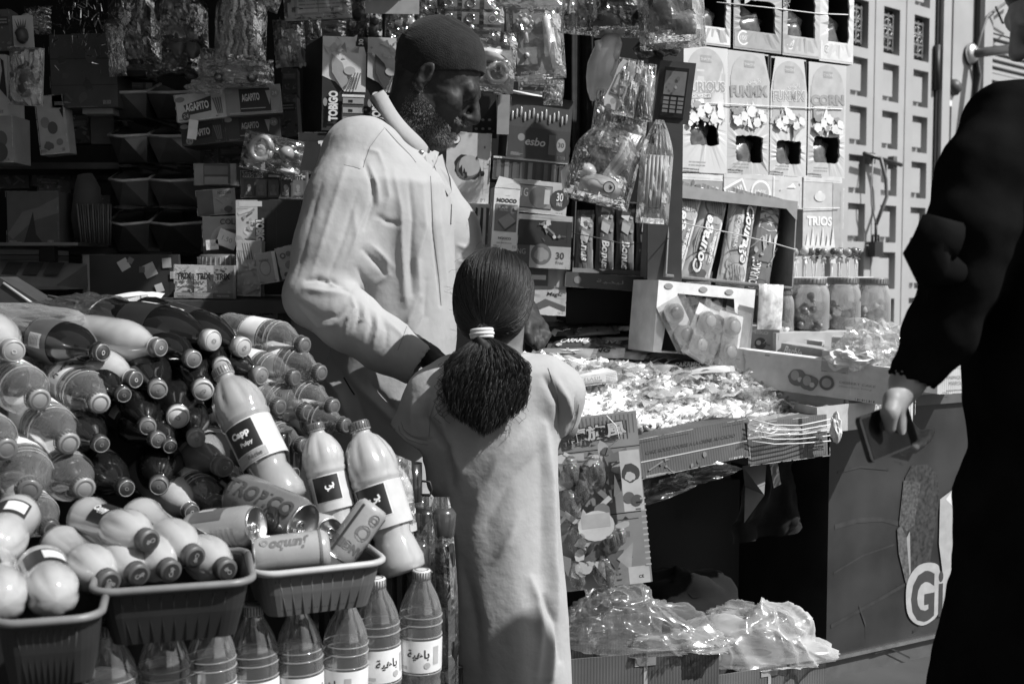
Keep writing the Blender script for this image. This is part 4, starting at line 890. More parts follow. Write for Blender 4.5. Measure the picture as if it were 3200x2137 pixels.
def plastic_bag(label, c, rx, ry, rz_, seed, m, floor=0.0, crease=1.0):
    """soft bag: rounded volume pulled into long sharp pleats"""
    mb = MB(); seg = 120; h = 50; vs = []; fs = []
    for j in range(h + 1):
        t = j / h; ph = math.pi * (.01 + .93 * t)
        for k in range(seg):
            a = 2 * math.pi * k / seg; d = Vector((math.sin(ph) * math.cos(a), math.sin(ph) * math.sin(a), math.cos(ph)))
            w_ = d + .35 * Vector((noise.noise(d * 2 + Vector((seed, 3, 1))), noise.noise(d * 2 + Vector((7, seed, 1))), 0))
            n1 = noise.noise(w_ * 1.3 + Vector((seed, 0, 0))); e2 = 1 - abs(noise.noise(Vector((w_.x * 2.2, w_.y * 2.2, w_.z * 1.2)) + Vector((0, seed, 0)))) * 2; e3 = 1 - abs(noise.noise(w_ * 5 + Vector((0, 0, seed)))) * 2
            q = 1 + .4 * n1 + crease * (.16 * max(0, e2) ** 3 + .02 * max(0, e3) ** 3); p = c + Vector((d.x * rx, d.y * ry, d.z * rz_)) * q
            if p.z < floor: p.z = floor + .002 * d.x
            vs.append(p)
    for j in range(h):
        for k in range(seg): q = (k + 1) % seg; fs.append((j * seg + k, (j + 1) * seg + k, (j + 1) * seg + q, j * seg + q))
    mb.add(vs, fs, m, True)
    return mb.build('plastic_bag', label=label, cat='plastic bag')
FB = film(.10, .2, .9, .1, 9, .04, .4)
plastic_bag('clear crinkled plastic bag bulging from the box nearest the girl', P(1975, 1985, 2.52), .155, .11, .085, 2, FB, h1 - .005)
plastic_bag('clear plastic bag peak rising at the back of the near box', P(1925, 1945, 2.58), .10, .08, .085, 12, FB, h1 - .01)
plastic_bag('crumpled clear film lying along the rim of the near box', P(2130, 2030, 2.50), .11, .06, .035, 22, film(.3, .1, .95, .5, 30), h1 - .004, 1.6)
plastic_bag('milky plastic bag bulging from the rear cardboard box', P(2370, 2040, 2.68), .16, .12, .10, 7, film(.30, .25, .95, .15, 9, .03, .3), h2 - .005)
plastic_bag('thin milky bag crest behind the rear cardboard box', P(2360, 2000, 2.76), .13, .1, .085, 17, film(.18, .2, .9, .15, 9, .04, .35), h2 - .01)

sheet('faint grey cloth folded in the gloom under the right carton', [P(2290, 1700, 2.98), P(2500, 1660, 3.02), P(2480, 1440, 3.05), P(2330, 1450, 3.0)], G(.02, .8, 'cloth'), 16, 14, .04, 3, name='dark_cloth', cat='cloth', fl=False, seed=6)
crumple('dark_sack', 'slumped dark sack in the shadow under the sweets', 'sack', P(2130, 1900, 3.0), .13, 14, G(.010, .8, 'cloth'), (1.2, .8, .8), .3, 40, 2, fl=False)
# added dark cloth, hides the sunlit strip behind the table
sheet('added dark cloth masking the sunlit strip behind the table legs', [P(900, 2500, 3.0), P(1950, 2500, 3.1), P(1950, 1230, 3.1), P(900, 1230, 3.0)], G(.03, .9, 'cloth'), 24, 8, .03, 5, name='masking_cloth', cat='cloth', fl=False)
# ------------------------------------------------------------------ hanging toys and packets
CF = film(.10, .07, .85, .7, 30); CF2 = film(.22, .08, .9, .8, 40)
def envelope(mb, w, h, m, seed=0, bul=.02, M=None, neck=0.0, nu=16, nv=20, fl=True):
    """clear bag: front and back skins that meet at the edges; gathered towards the top when neck > 0; y is down from 0"""
    def edge(v): return 1 - neck * max(0, 1 - v / .35) ** 1.5
    for s in (-1, 1):
        def fn(u, v, s=s):
            e = (1 - (2 * u - 1) ** 4) * (1 - (2 * v - 1) ** 6); n = noise.noise(Vector((u * 4 + seed, v * 6, s * 3.0))) + .6 * noise.noise(Vector((u * 11 + seed, v * 5, s)))
            return ((u - .5) * w * edge(v), s * bul * e + .008 * n, -v * h)
        mb.grid(fn if s < 0 else (lambda u, v, f=fn: f(1 - u, v)), nu, nv, m, not fl, M)
def hang(name, label, cat, rect, Y, make, rz=0, ry=0, film_m=None, neck=0.0, seed=0, bul=.02, group=None):
    """packet hung from its top edge; make(mb, w, h) draws the contents in x -w/2..w/2, z 0..-h"""
    loc, w, h = px_box(*rect, Y, 0); M = Matrix.Translation(loc + Vector((0, 0, h))) @ Euler((0, R(ry), R(rz))).to_matrix().to_4x4()
    mb = MB(); make(mb, w, h)
    if film_m:
        o = empty(name, label, cat); o.matrix_world = M; o['label'] = label
        if group: o['group'] = group
        mb.build('contents', parent=o); b = MB(); envelope(b, w, h, film_m, seed, bul, neck=neck); b.build('clear_wrap', parent=o); return o
    return at(mb.build(name, label=label, cat=cat, group=group), M)
def cardf(v, art=None, t=.003, z0=0, z1=1, x0=0, x1=1):
    def f(mb, w, h):
        mb.box((x0 - .5) * w, 0, -z1 * h, (x1 - .5) * w, t, -z0 * h, G(v, .4, 'card'))
        p = Print(mb, Matrix(((1, 0, 0, ((x0 + x1) / 2 - .5) * w), (0, 0, -1, 0), (0, 1, 0, -(z0 + z1) / 2 * h), (0, 0, 0, 1))), w * (x1 - x0), h * (z1 - z0))
        if art: art(p, mb, w, h)
    return f
def lumps(n, seed, tones, s=.5, long=1.0):
    def f(mb, w, h):
        rnd = random.Random(seed)
        for k in range(n):
            r = min(w, h) * s * rnd.uniform(.15, .4)
            mb.blob((rnd.uniform(-.38, .38) * w, rnd.uniform(-.012, .012), -h * rnd.uniform(.15, .92)), (r, min(.02, r * .7), r * long), G(rnd.choice(tones), .3, 'gloss'), 10, None, .4, k + seed)
    return f
# top middle row, hung cards
def a_sq(p, mb, w, h): p.rect(.15, .1, .9, .75, G(.35)); p.rect(.2, .15, .5, .7, G(.6)); p.rect(.52, .15, .86, .7, G(.55)); p.lines(.22, .2, .84, .65, 6, G(.3), .4, 1); p.disc(.5, .9, .1, G(.2), asp=3)
hang('hanging_packet', 'white card packet in clear wrap hanging top left of the cap', 'packet', (893, -90, 1100, 62), 3.05, cardf(.5, a_sq), 0, -3, CF, seed=1)
def a_b1(p, mb, w, h): p.busy(31, [G(.2), G(.35), G(.6)], 14, (.05, .3, .95, .95), .16); mb.blob((0, -.01, -h * .4), (w * .3, .015, h * .2), G(.12, .3, 'gloss'), 12, None, .4, 2)
hang('hanging_packet', 'grey toy card with rounded corners hanging above the tall dark carton', 'packet', (1150, -80, 1316, 44), 3.05, cardf(.42, a_b1), 0, 1)
def a_str(p, mb, w, h): p.busy(32, [G(.5), G(.2)], 30, (.0, .0, 1, 1), .12)
hang('hanging_packet', 'strip of small packets hanging left of the tall dark carton', 'packet', (862, 60, 958, 210), 3.1, cardf(.28, a_str), 0, -4, CF2, seed=2)
hang('hanging_packet', 'printed clear packet hanging above the tall dark carton', 'packet', (905, 55, 1090, 150), 3.25, cardf(.3, a_str), 0, 2, CF, seed=3)
hang('hanging_bag', 'dark glossy bag hanging behind the cap', 'bag', (1060, -40, 1200, 130), 3.3, lumps(7, 4, [.04, .08, .2]), 0, 0, CF, seed=4)
hang('hanging_bag', 'crinkled packet hanging just above the cap', 'bag', (1300, -30, 1400, 100), 3.2, lumps(8, 5, [.06, .3, .15]), 0, 3, CF2, seed=5)
def a_grid(p, mb, w, h):
    for i in range(3):
        for j in range(4):
            u, v = .17 + .33 * i, .12 + .25 * j; p.rect(u - .13, v - .1, u + .13, v + .1, G((.32, .22, .28)[(i + j) % 3])); p.disc(u, v, .07, G(.5), asp=.8); p.disc(u, v, .045, G(.15))
            mb.tube([((u - .5) * w + .012 * math.cos(t), -.006, -(1 - v) * h + .012 * math.sin(t)) for t in [x * .7 for x in range(10)]], .002, G(.6, .2, 'metal'), 5)
hang('hanging_card', 'dark card of ring toys in rows hanging right of the cap', 'toy card', (1372, -60, 1580, 128), 3.15, cardf(.1, a_grid), 0, 2, CF, seed=6)
def a_ring(p, mb, w, h):
    p.rect(0, .72, 1, 1, G(.03)); p.text('Lovely', .4, .84, .07, G(.6), shear=.3); p.busy(33, [G(.5), G(.35), G(.6)], 16, (.1, .35, .95, .7), .15)
    for (x, z, r) in ((.3, .72, .14), (.7, .70, .16), (.5, .5, .16)): mb.tube([((x - .5) * w + r * w * math.cos(t), -.012, -z * h + r * w * math.sin(t)) for t in [q * .45 for q in range(15)]], .008, G(.45, .25, 'gloss'), 8)
    mb.blob((0, -.01, -h * .42), (w * .3, .02, h * .12), G(.5, .3, 'gloss'), 12, None, .4, 3)
hang('toy_packet', 'rattle toy pack with black header hanging beside the cap', 'toy pack', (1440, 95, 1622, 285), 3.0, cardf(.38, a_ring), 0, 6, CF, seed=7)
def a_cook(p, mb, w, h):
    m = G(.62, .25, 'gloss'); p.rect(.04, .02, .96, .12, G(.35)); p.busy(34, [G(.3), G(.5)], 10, (.05, .55, .6, .95), .1)
    for k in range(9): a = k * .698; mb.blob(((-.18 + .13 * math.cos(a)) * w, -.014, (-.26 + .095 * math.sin(a)) * h), (.035 * w, .01, .035 * w), m, 8)
    mb.blob((-.18 * w, -.014, -.26 * h), (.09 * w, .016, .09 * w), m, 12); mb.tube([(-.18 * w, -.012, -.33 * h), (-.16 * w, -.012, -.52 * h)], .006, m, 8)
    mb.box(-.36 * w, -.03, -.82 * h, .0 * w, -.002, -.6 * h, G(.42, .35, 'gloss')); mb.blob((-.18 * w, -.03, -.7 * h), (.05 * w, .01, .05 * w), m, 10)
    mb.tube([(.2 * w, -.014, -.2 * h), (.22 * w, -.014, -.45 * h), (.18 * w, -.014, -.72 * h)], [.010, .013, .006], G(.75, .25, 'gloss'), 8); mb.tube([(.3 * w, -.01, -.35 * h), (.34 * w, -.01, -.6 * h), (.38 * w, -.01, -.75 * h)], .004, m, 6); mb.blob((.39 * w, -.012, -.8 * h), (.05 * w, .006, .06 * h), m, 10)
hang('toy_packet', 'toy kitchen set with flower, pot and spoons on a hanging card', 'toy pack', (1578, 10, 1752, 250), 3.1, cardf(.33, a_cook), 0, -4, CF, seed=8, bul=.035)
hang('hanging_packet', 'row of clear packets hanging across the top edge beside the cap', 'packet', (1560, -90, 1800, 30), 3.0, cardf(.45, a_str), 0, 5, CF2, seed=9)
# boxes behind the seller, middle
def d_esbo(mb, w, h, d):
    p = face(mb, w, h, d); p.rect(0, 0, 1, .5, G(.035)); p.text('esbo', .45, .28, .13, G(.5), bold=.02, shear=.2); p.disc(.22, .33, .06, G(.2)); p.disc(.86, .27, .11, G(.3), asp=.7); p.text('30', .86, .27, .08, G(.05), bold=.02); p.rect(.66, .1, .78, .42, G(.12))
    for k in range(14): mb.box(-w * .46 + k * w * .066, .004, h * .52, -w * .46 + k * w * .066 + .003, .03, h * .9, G((.12, .3, .2)[k % 3], .3)); mb.blob((-w * .45 + k * w * .066, -.001, h * (.66 + .04 * (k % 3))), (.004, .004, .014), G(.4, .2, 'gloss'), 6)
    mb.add([(-w / 2 - .004, -.012, h), (w / 2 + .004, -.012, h), (w / 2 + .004, d, h + .02), (-w / 2 + .004, d, h + .03)], [(0, 1, 2, 3)], G(.7, .5))
carton('biscuit_box', 'dark open biscuit box lettered esbo with a light lid', 'biscuit box', (1588, 305, 1782, 500), 3.12, .1, .05, d_esbo, rz=14, ry=5)
def d_dk(mb, w, h, d):
    p = face(mb, w, h, d)
    for k in range(9): p.rect(.05 + .105 * k, .1, .11 + .105 * k, .85, G((.1, .18, .06)[k % 3])); 
    p.rect(0, .92, 1, 1, G(.6))
carton('biscuit_box', 'second open dark box below the esbo box', 'biscuit box', (1540, 498, 1770, 570), 3.12, .1, .05, d_dk, rz=12, ry=4)
def a_cocoa(p):
    p.disc(.5, .52, .28, BLK, asp=1.1, wob=.15, seed=4); p.disc(.52, .53, .25, G(.35), n=30); p.disc(.48, .50, .25, G(.12), n=30); p.disc(.53, .54, .235, G(.4), n=30); p.busy(41, [BLK, G(.15)], 8, (.1, .3, .95, .9), .1); p.text('O', .18, .9, .13, W9, out=BLK, bold=.06); p.text('30', .88, .05, .04, W9, bold=.02)
def d_cap(mb, w, h, d): a_cocoa(face(mb, w, h, d))
carton('biscuit_box', 'pale carton with a large round cookie splash behind the beard', 'carton', (1395, 415, 1532, 638), 3.1, .14, .55, d_cap, rz=4, ry=3)
def d_va(mb, w, h, d):
    p = face(mb, w, h, d); p.rect(0, 0, .5, .42, BLK); p.text('VA', .28, .78, .2, G(.06), bold=.03)
    for k in range(5): p.poly([(.52 + k * .09, .08), (.6 + k * .09, .1), (.66 + k * .08, .9), (.6 + k * .07, .92)], G((.05, .6, .05, .65, .08)[k]))
carton('biscuit_box', 'carton lettered VA with a layered cake behind the robe', 'carton', (1415, 636, 1532, 775), 3.05, .14, .6, d_va, rz=4, ry=2)
def d_no(mb, w, h, d):
    p = face(mb, w, h, d); p.text('NOOCO', .5, .80, .065, G(.04), bold=.06, width=.78); p.rect(.07, .3, .93, .74, G(.16)); p.text('LAIT', .4, .68, .035, W9, width=.34, bold=.02); p.text('HALWA', .4, .64, .018, W9, width=.3); p.poly([(.2, .48), (.6, .6), (.9, .48), (.5, .34)], G(.25)); p.poly([(.2, .48), (.5, .34), (.5, .3), (.2, .43)], G(.09)); p.poly([(.5, .34), (.9, .48), (.9, .44), (.5, .3)], G(.05)); p.text('NOOCO', .5, .19, .04, G(.04), bold=.04, width=.5); p.lines(.2, .1, .8, .13, 1, G(.3)); p.disc(.86, .69, .08, G(.3))
    mb.add([(-w / 2, -.001, h), (w / 2, -.001, h), (w * .52, .02, h + .022), (-w * .3, .02, h + .03)], [(0, 1, 2, 3)], G(.3)); q = face(mb, w, h, d, 'L'); q.rect(0, 0, 1, 1, G(.12)); q.busy(5, [G(.4), G(.25)], 10, (.1, .1, .9, .9), .1)
carton('chocolate_box', 'tall white box with a brown square and rounded block letters between seller and child', 'box', (1540, 588, 1620, 782), 2.85, .05, .66, d_no, rz=12, ry=4)
def d_30a(mb, w, h, d):
    p = face(mb, w, h, d); p.rect(.02, .14, .72, .86, G(.06)); p.rect(.03, .17, .71, .83, G(.25)); p.text('1G', .22, .62, .25, W9, width=.12); p.disc(.5, .5, .34, G(.12), n=22); p.rect(.58, .3, .68, .75, G(.5)); p.disc(.86, .48, .30, G(.05)); p.text('30', .86, .56, .26, W9, width=.12, bold=.02); p.text('FREE', .86, .34, .1, W9, width=.1)
carton('biscuit_box', 'pale biscuit box with round cookie and 30 badge behind the child', 'biscuit box', (1600, 566, 1772, 668), 3.02, .1, .5, d_30a, rz=10, ry=5)
def d_30b(mb, w, h, d):
    p = face(mb, w, h, d); p.rect(0, .42, 1, .98, G(.02)); p.rect(0, .9, 1, 1, G(.4)); p.rect(.3, 0, 1, .42, G(.38)); p.disc(.5, .26, .2, G(.12), n=22); p.disc(.5, .26, .13, G(.25), wob=.2); p.text('30', .82, .25, .13, G(.05), width=.14, bold=.02); p.text('Free', .82, .12, .06, G(.05)); p.busy(4, [G(.5), G(.1), G(.2)], 10, (.4, .5, .95, .85), .07); p.rect(0, 0, .3, .42, G(.06)); p.text('NG', .16, .3, .1, G(.3), width=.14)
carton('biscuit_box', 'open dark cookie box with the number 30 above the child', 'biscuit box', (1600, 672, 1784, 838), 3.02, .1, .1, d_30b, rz=10, ry=3)
def d_mag(mb, w, h, d):
    p = face(mb, w, h, d); p.rect(.0, .62, .55, 1, G(.08)); p.rect(.1, .75, .5, .85, G(.55)); p.rect(.58, .6, .74, 1, G(.3)); p.rect(.76, .6, .92, 1, G(.33)); p.rect(0, .0, 1, .55, G(.45)); p.text('Magic', .72, .44, .11, BLK, shear=.3, bold=.03, width=.4); p.poly([(0, .1), (.5, .35), (1, .2), (1, .1), (.4, 0)], G(.1)); p.poly([(.1, .02), (.6, .2), (.95, .08), (.9, 0)], G(.6))
carton('sweet_box', 'pale patterned box with dark waves beside the hair of the child', 'box', (1640, 838, 1768, 985), 3.05, .1, .3, d_mag, rz=8, ry=2)
def d_dd(mb, w, h, d): p = face(mb, w, h, d); p.disc(.14, .5, .25, G(.2)); p.text('\ufe94\ufbff\ufeaa\ufef4\ufedf', .5, .5, .3, G(.3), width=.3); p.disc(.86, .5, .2, G(.2), asp=2)
carton('display_tray', 'dark wide box with faint lettering on its rim above the wrapped bars', 'box', (1765, 858, 2045, 905), 3.06, .16, .07, d_dd, rz=6, ry=4)
carton('display_tray', 'near-black block painted as the shade inside an open box behind the wrapped bars', 'box', (1770, 905, 2050, 1010), 3.2, .12, .012, None, rz=6)  # solid block, its near-black colour stands in for the shade of a hollow
# dark header beside the cap: perfume rows
def d_dots(mb, w, h, d):
    p = face(mb, w, h, d)
    for k in range(6): p.disc(.15 + .28 * (k % 3), .35 - .22 * (k // 3), .05, G(.5), asp=1.3)
carton('dark_carton', 'dark carton with pale dots behind the nose', 'carton', (1478, 292, 1552, 420), 3.2, .1, .03, d_dots)
carton('cardboard_strip', 'worn pale cardboard strip hanging between two dark boxes', 'cardboard', (1555, 296, 1592, 420), 3.08, .01, .35, None, ry=2)

# hanging toys in front of the curtain
def reptile(mb, w, h):
    m = G(.6, .35, 'gloss', .1)
    mb.tube([(w * .30, 0, -.02 * h), (w * .25, 0, -.12 * h), (w * .05, 0, -.3 * h), (-w * .08, 0, -.5 * h), (-w * .18, 0, -.7 * h), (-w * .3, 0, -.88 * h), (-w * .42, 0, -h)], [.012, .026, .034, .038, .034, .022, .004], m, 14)
    for z, s in ((.38, 1), (.62, 1), (.33, -.6)): mb.tube([(0, -.01, -z * h), (w * .3 * s, -.02, -z * h + .0), (w * .42 * s, -.02, -z * h + .03)], [.014, .012, .008], m, 8)
    for k in range(9): mb.blob((-w * .22 - .03 * w * k * .6 + w * .05, .0, -(.3 + .07 * k) * h), (.006, .005, .008), m, 6)
hang('toy_reptile', 'pale plastic lizard toy hanging head up in front of the curtain', 'toy', (1838, 100, 1935, 315), 2.85, reptile, 0, 0)
def cap_toy(mb, w, h):
    for k, (x, z, r) in enumerate(((0, .3, .4), (.15, .62, .42), (-.2, .75, .3))):
        mb.blob((x * w, 0, -z * h), (r * w, .05, .2 * h), G((.05, .035, .12)[k], .6, 'cloth'), 14, None, .2, k)
    mb.text = None
    p = Print(mb, Matrix(((1, 0, 0, 0), (0, 0, -1, -.052), (0, 1, 0, -.3 * h), (0, 0, 0, 1))), w, h); p.text('ASI', -.0 + .42, .5, .08, G(.4), bold=.02)
hang('cap_bag', 'dark toy caps in a clear bag hanging at the top beside the cartons', 'bag', (1850, -60, 2000, 120), 2.85, cap_toy, 0, 0, CF, neck=.3, seed=11, bul=.05)
def clearbag(mb, w, h):
    mb.blob((-.15 * w, 0, -.62 * h), (.3 * w, .04, .22 * h), G(.05, .5, 'cloth'), 14, None, .3, 3); mb.blob((.18 * w, 0, -.75 * h), (.2 * w, .03, .15 * h), G(.12, .5), 12, None, .4, 5)
hang('hanging_bag', 'large shiny clear bag of dark caps hanging against the carton stack', 'bag', (1975, -140, 2180, 155), 2.8, clearbag, 0, -4, film(.12, .05, .9, .9, 18), neck=.2, seed=12, bul=.07)
hang('hanging_bag', 'dim bag of crinkled toys hanging left of the dark caps', 'bag', (1765, -90, 1870, 110), 2.9, lumps(8, 13, [.3, .15, .5]), 0, 5, film(.12, .1, .7, .8, 30), seed=13, bul=.03)
def phone_toy(v, sc, t):
    def f(mb, w, h):
        m = G(v, .3, 'gloss'); mb.box(-w * .5, .006, -h, w * .5, .009, 0, G(.1, .5)); 
        p = Print(mb, Matrix(((1, 0, 0, 0), (0, 0, -1, -.014), (0, 1, 0, -.5 * h), (0, 0, 0, 1))), w * .7, h * .8)
        mb.box(-w * .34, -.014, -h * .92, w * .34, .006, -h * .12, m); p.rect(.08, .42, .92, .9, G(sc, .1)); p.busy(t, [G(.5), G(.2)], 6, (.12, .46, .88, .86), .12)
        for i in range(3):
            for j in range(4): p.rect(.12 + .29 * i, .06 + .085 * j, .34 + .29 * i, .12 + .085 * j, G(.3 if v < .3 else .2))
    return f
def walkie(mb, w, h):
    m = G(.55, .3, 'gloss'); M = Matrix.Rotation(R(14), 4, 'Y')
    prof = [(-.3, -.08), (-.38, -.2), (-.33, -.5), (-.38, -.82), (-.25, -.95), (.25, -.95), (.38, -.82), (.33, -.5), (.38, -.2), (.3, -.08)]
    n = len(prof); vs = [(x * w, -.015, z * h) for x, z in prof] + [(x * w, .012, z * h) for x, z in prof]
    mb.add(vs, [tuple(range(n)), tuple(range(n, 2 * n))[::-1]] + [(i, n + i, n + (i + 1) % n, (i + 1) % n) for i in range(n)], m, False, M)
    p = Print(mb, M @ Matrix(((1, 0, 0, 0), (0, 0, -1, -.016), (0, 1, 0, -.5 * h), (0, 0, 0, 1))), w, h); p.rect(.24, .3, .76, .68, G(.2)); p.rect(.28, .33, .72, .65, G(.4)); p.busy(3, [G(.2), G(.6)], 8, (.3, .35, .7, .62), .08); p.disc(.5, .8, .1, G(.3)); p.disc(.5, .18, .12, G(.3))
hang('toy_phone', 'pale rounded toy handset in clear wrap hanging under the dark caps', 'toy phone', (1930, 185, 2008, 365), 2.72, walkie, 0, 10, CF, seed=14)
hang('toy_flute', 'long dark toy tube pack hanging right of the pale handset', 'toy pack', (1992, 200, 2048, 380), 2.74, lambda mb, w, h: (mb.tube([(-w * .2, 0, -.05 * h), (-w * .25, 0, -.95 * h)], .014, G(.1, .3, 'gloss'), 10), mb.tube([(w * .2, 0, -.2 * h), (w * .1, 0, -.98 * h)], .012, G(.35, .3, 'gloss'), 10)), 0, 5, CF, seed=15)
hang('toy_phone', 'black toy button phone on a dark hanging card against the cartons', 'toy phone', (2058, 192, 2168, 385), 2.86, phone_toy(.03, .3, 4), -10, 7)
hang('hanging_bag', 'bag of glossy star toys hanging below the lizard', 'bag', (1862, 280, 1935, 460), 2.8, lumps(9, 16, [.1, .6, .35, .75], .6), 0, 8, CF2, seed=16)
hang('hanging_bag', 'bag of shiny mixed toys hanging below the handset', 'bag', (1920, 360, 2020, 480), 2.76, lumps(9, 17, [.5, .2, .7, .3], .6), 0, 6, CF2, seed=17)
def maraca(mb, w, h):
    mb.blob((0, -.005, -.78 * h), (.36 * w, .045, .16 * h), G(.42, .3, 'gloss'), 18); 
    for k in range(5): mb.tube([(.04 * w + .03 * w * k, 0, -.62 * h), (.18 * w + .05 * w * k, 0, -.3 * h), (.25 * w + .05 * w * k, 0, -.02 * h)], .007, G((.5, .35, .6)[k % 3], .25, 'gloss'), 8)
    p = Print(mb, Matrix(((1, 0, 0, 0), (0, 0, -1, -.055), (0, 1, 0, -.5 * h), (0, 0, 0, 1))), w, h); p.disc(.62, .22, .09, BLK); p.disc(.62, .22, .075, G(.45)); p.busy(6, [BLK], 4, (.58, .19, .66, .25), .03)
    mb.blob((-.25 * w, 0, -.62 * h), (.16 * w, .03, .1 * h), G(.6, .2, 'gloss'), 12, None, .4, 2)
hang('toy_maraca', 'bag with round toy rattle and striped tubes hanging above the wafer packs', 'toy bag', (1812, 400, 2020, 645), 2.74, maraca, 0, 14, film(.13, .06, .9, .8, 22), neck=.5, seed=18, bul=.05)
hang('toy_sword', 'black crossed toy sticks poking from the bag left of the round rattle', 'toy', (1762, 475, 1860, 625), 2.8, lambda mb, w, h: (mb.tube([(w * .5, 0, 0), (-w * .2, 0, -h)], .011, BLK, 8), mb.tube([(w * .4, .02, -.1 * h), (-w * .45, .02, -.75 * h)], .009, BLK, 8), mb.blob((-w * .3, -.01, -.6 * h), (.025, .01, .04), G(.7, .15, 'gloss'), 10, None, .6, 3)), 0, 0)
def straws(mb, w, h):
    for k in range(12): mb.tube([((-.33 + .06 * k) * w, .006 * (k % 2), -.34 * h), ((-.33 + .06 * k) * w, .006 * (k % 2), -.84 * h)], .0038, G((.45, .35)[k % 2], .4), 8)
    mb.box(-.38 * w, .012, -.85 * h, .40 * w, .02, -.33 * h, G(.3, .5))
hang('straw_bag', 'long clear bag of drinking straws hanging beside the biscuit display box', 'bag', (2006, 375, 2108, 700), 2.72, straws, 0, 4, film(.16, .05, .95, .5, 14), neck=.75, seed=19, bul=.035)
hang('hanging_bag', 'dark hat bag hanging behind the toy phone card', 'bag', (1990, 110, 2160, 200), 2.95, lumps(4, 21, [.04, .03], 1.1), 0, 0, None)
mb = MB(); a = P(2030, -60, 2.98); b = P(2130, 900, 2.98); mb.box(a.x, 2.98, b.z, b.x, 3.0, a.z, G(.05, .7)); mb.build('backing_board', label='dark board behind the hanging toys at the edge of the cartons', cat='board')
mb = MB(); mb.tube([P(700, -70, 3.0), P(2200, -60, 2.85)], .01, G(.2, .4, 'metal'), 8); mb.build('hanging_rail', label='thin rail above the frame that carries the hanging packets', cat='rail')

# ------------------------------------------------------------------ left part: cartons and boxes
def vtext(p, t, u, v, s, width, m, out): p.text(t, u, v, s, m, rot=90, width=width, out=out, bold=.06, ob=.07)
def tobigo_tall():
    Y = 3.0; o = empty('tall_carton', 'tall carton with two cake panels and vertical rounded letters beside the seller', 'carton')
    loc, w, h = px_box(1010, 118, 1268, 412, Y, 3); o.matrix_world = Matrix.Translation(loc) @ Euler((0, R(1.5), R(3))).to_matrix().to_4x4()
    mb = MB(); mb.box(-w / 2, 0, 0, w / 2, .2, h, G(.035, .5)); mb.add([(-w / 2, 0, h), (-w / 2, 0, 0), (-w / 2 - .065, .12, .005), (-w / 2 - .065, .12, h - .008)], [(0, 1, 2, 3)], G(.022, .5)); mb.add([(-w / 2, 0, h), (-w / 2 - .065, .12, h - .008), (-w / 2, .2, h)], [(0, 1, 2)], G(.03))
    F = face(mb, w, h, .2)
    for q, (a, b) in enumerate(((.0, .53), (.54, 1.0))):
        W = b - a; X = lambda u: a + u * W
        F.poly([(X(.0), 1), (X(.86), 1), (X(.98), .82), (X(.98), .42), (X(.5), .42), (X(.3), .52), (X(0), .58)], G((.7, .5)[q])); F.rect(X(.74), .9, X(.98), 1, BLK); F.text('30', X(.86), .95, .05, W9, rot=90, bold=.02)
        F.busy(51 + q, [G(.5), G(.3), G(.62)], 12, (X(.1), .78, X(.8), .98), .06)
        F.poly([(X(.2), .82), (X(.45), .72), (X(.6), .52), (X(.45), .45), (X(.22), .62)], G((.35, .06)[q]))
        for k in range(4): F.poly([(X(.5 + .08 * k), .44), (X(.53 + .08 * k), .44), (X(.7 + .06 * k), .62), (X(.67 + .06 * k), .62)], G(.15))
        F.disc(X(.62), .64, .05, G(.45), asp=1.4); F.text('TOBIGO', X(.26), .26, .1 , W9, rot=90, out=BLK, bold=.05, ob=.07, width=.36 * 1.0); F.disc(X(.08), .3, .05, G(.3), asp=.5)
        F.rect(X(.46), .06, X(.96), .39, G(.08)); 
        for k in range(3): F.rect(X(.48), .09 + .1 * k, X(.95), .15 + .1 * k, G((.3, .4, .35)[k])); F.rect(X(.6), .1 + .1 * k, X(.7), .13 + .1 * k, BLK)
        F.rect(X(.46), .36, X(.97), .385, W9)
    mb.build('box', parent=o)
tobigo_tall()
def d_tob2(mb, w, h, d): p = face(mb, w, h, d); p.text('TOBIGO', .66, .72, .3, W9, rot=10, bold=.05, width=.6); p.disc(.7, .9, .07, G(.15)); p.disc(.8, .22, .3, W5); p.disc(.8, .22, .27, G(.03)); p.text('Rolls', .82, .25, .2, W9, shear=.2)
carton('dark_carton', 'dark carton with slanted rounded letters under the tall carton', 'carton', (940, 415, 1110, 545), 3.0, .15, .03, d_tob2, rz=3)
def d_aga(dark):
    def f(mb, w, h, d):
        p = face(mb, w, h, d)
        a, b = (G(.6), G(.05)) if not dark else (G(.04), G(.02)); p.rect(0, 0, 1, 1, a); p.poly([(.15, .6), (.72, .85), (.7, .3), (.22, .22)], b); p.text('AGAPITO', .42, .52, .3, W9 if not dark else G(.5), bold=.04, rot=4, width=.48)
        p.disc(.09, .82, .1, G(.25) if not dark else G(.3), asp=1.9); p.disc(.18, .2, .16, G(.1 if not dark else .35)); p.text('24', .18, .2, .15, G(.6 if not dark else .05))
        for k in range(4): p.poly([(.74 + k * .05, .75), (.77 + k * .05, .75), (.84 + k * .03, .15), (.82 + k * .03, .15)], G(.2 if not dark else .15))
    return f
def d_aga2(v):
    def f(mb, w, h, d):
        p = face(mb, w, h, d); p.rect(0, 0, 1, 1, G(v)); p.rect(.25, .1, .8, .9, G(.02)); p.text('AGAPITO', .45, .6, .26, W7 if v > .1 else G(.4), bold=.03, rot=3, width=.32); p.rect(.26, .2, .7, .23, G(.35)); p.disc(.88, .7, .16, G(.2)); p.text('24', .88, .7, .12, G(.5)); p.poly([(.72, .8), (.82, .8), (.78, .3)], G(.3)); p.disc(.06, .85, .1, G(.3), asp=1.6)
    return f
carton('wafer_carton', 'pale front of the upper wafer carton on the bins', 'carton', (562, 290, 716, 375), 3.0, .02, .5, d_aga(False), rz=-6, ry=-6, group=None)
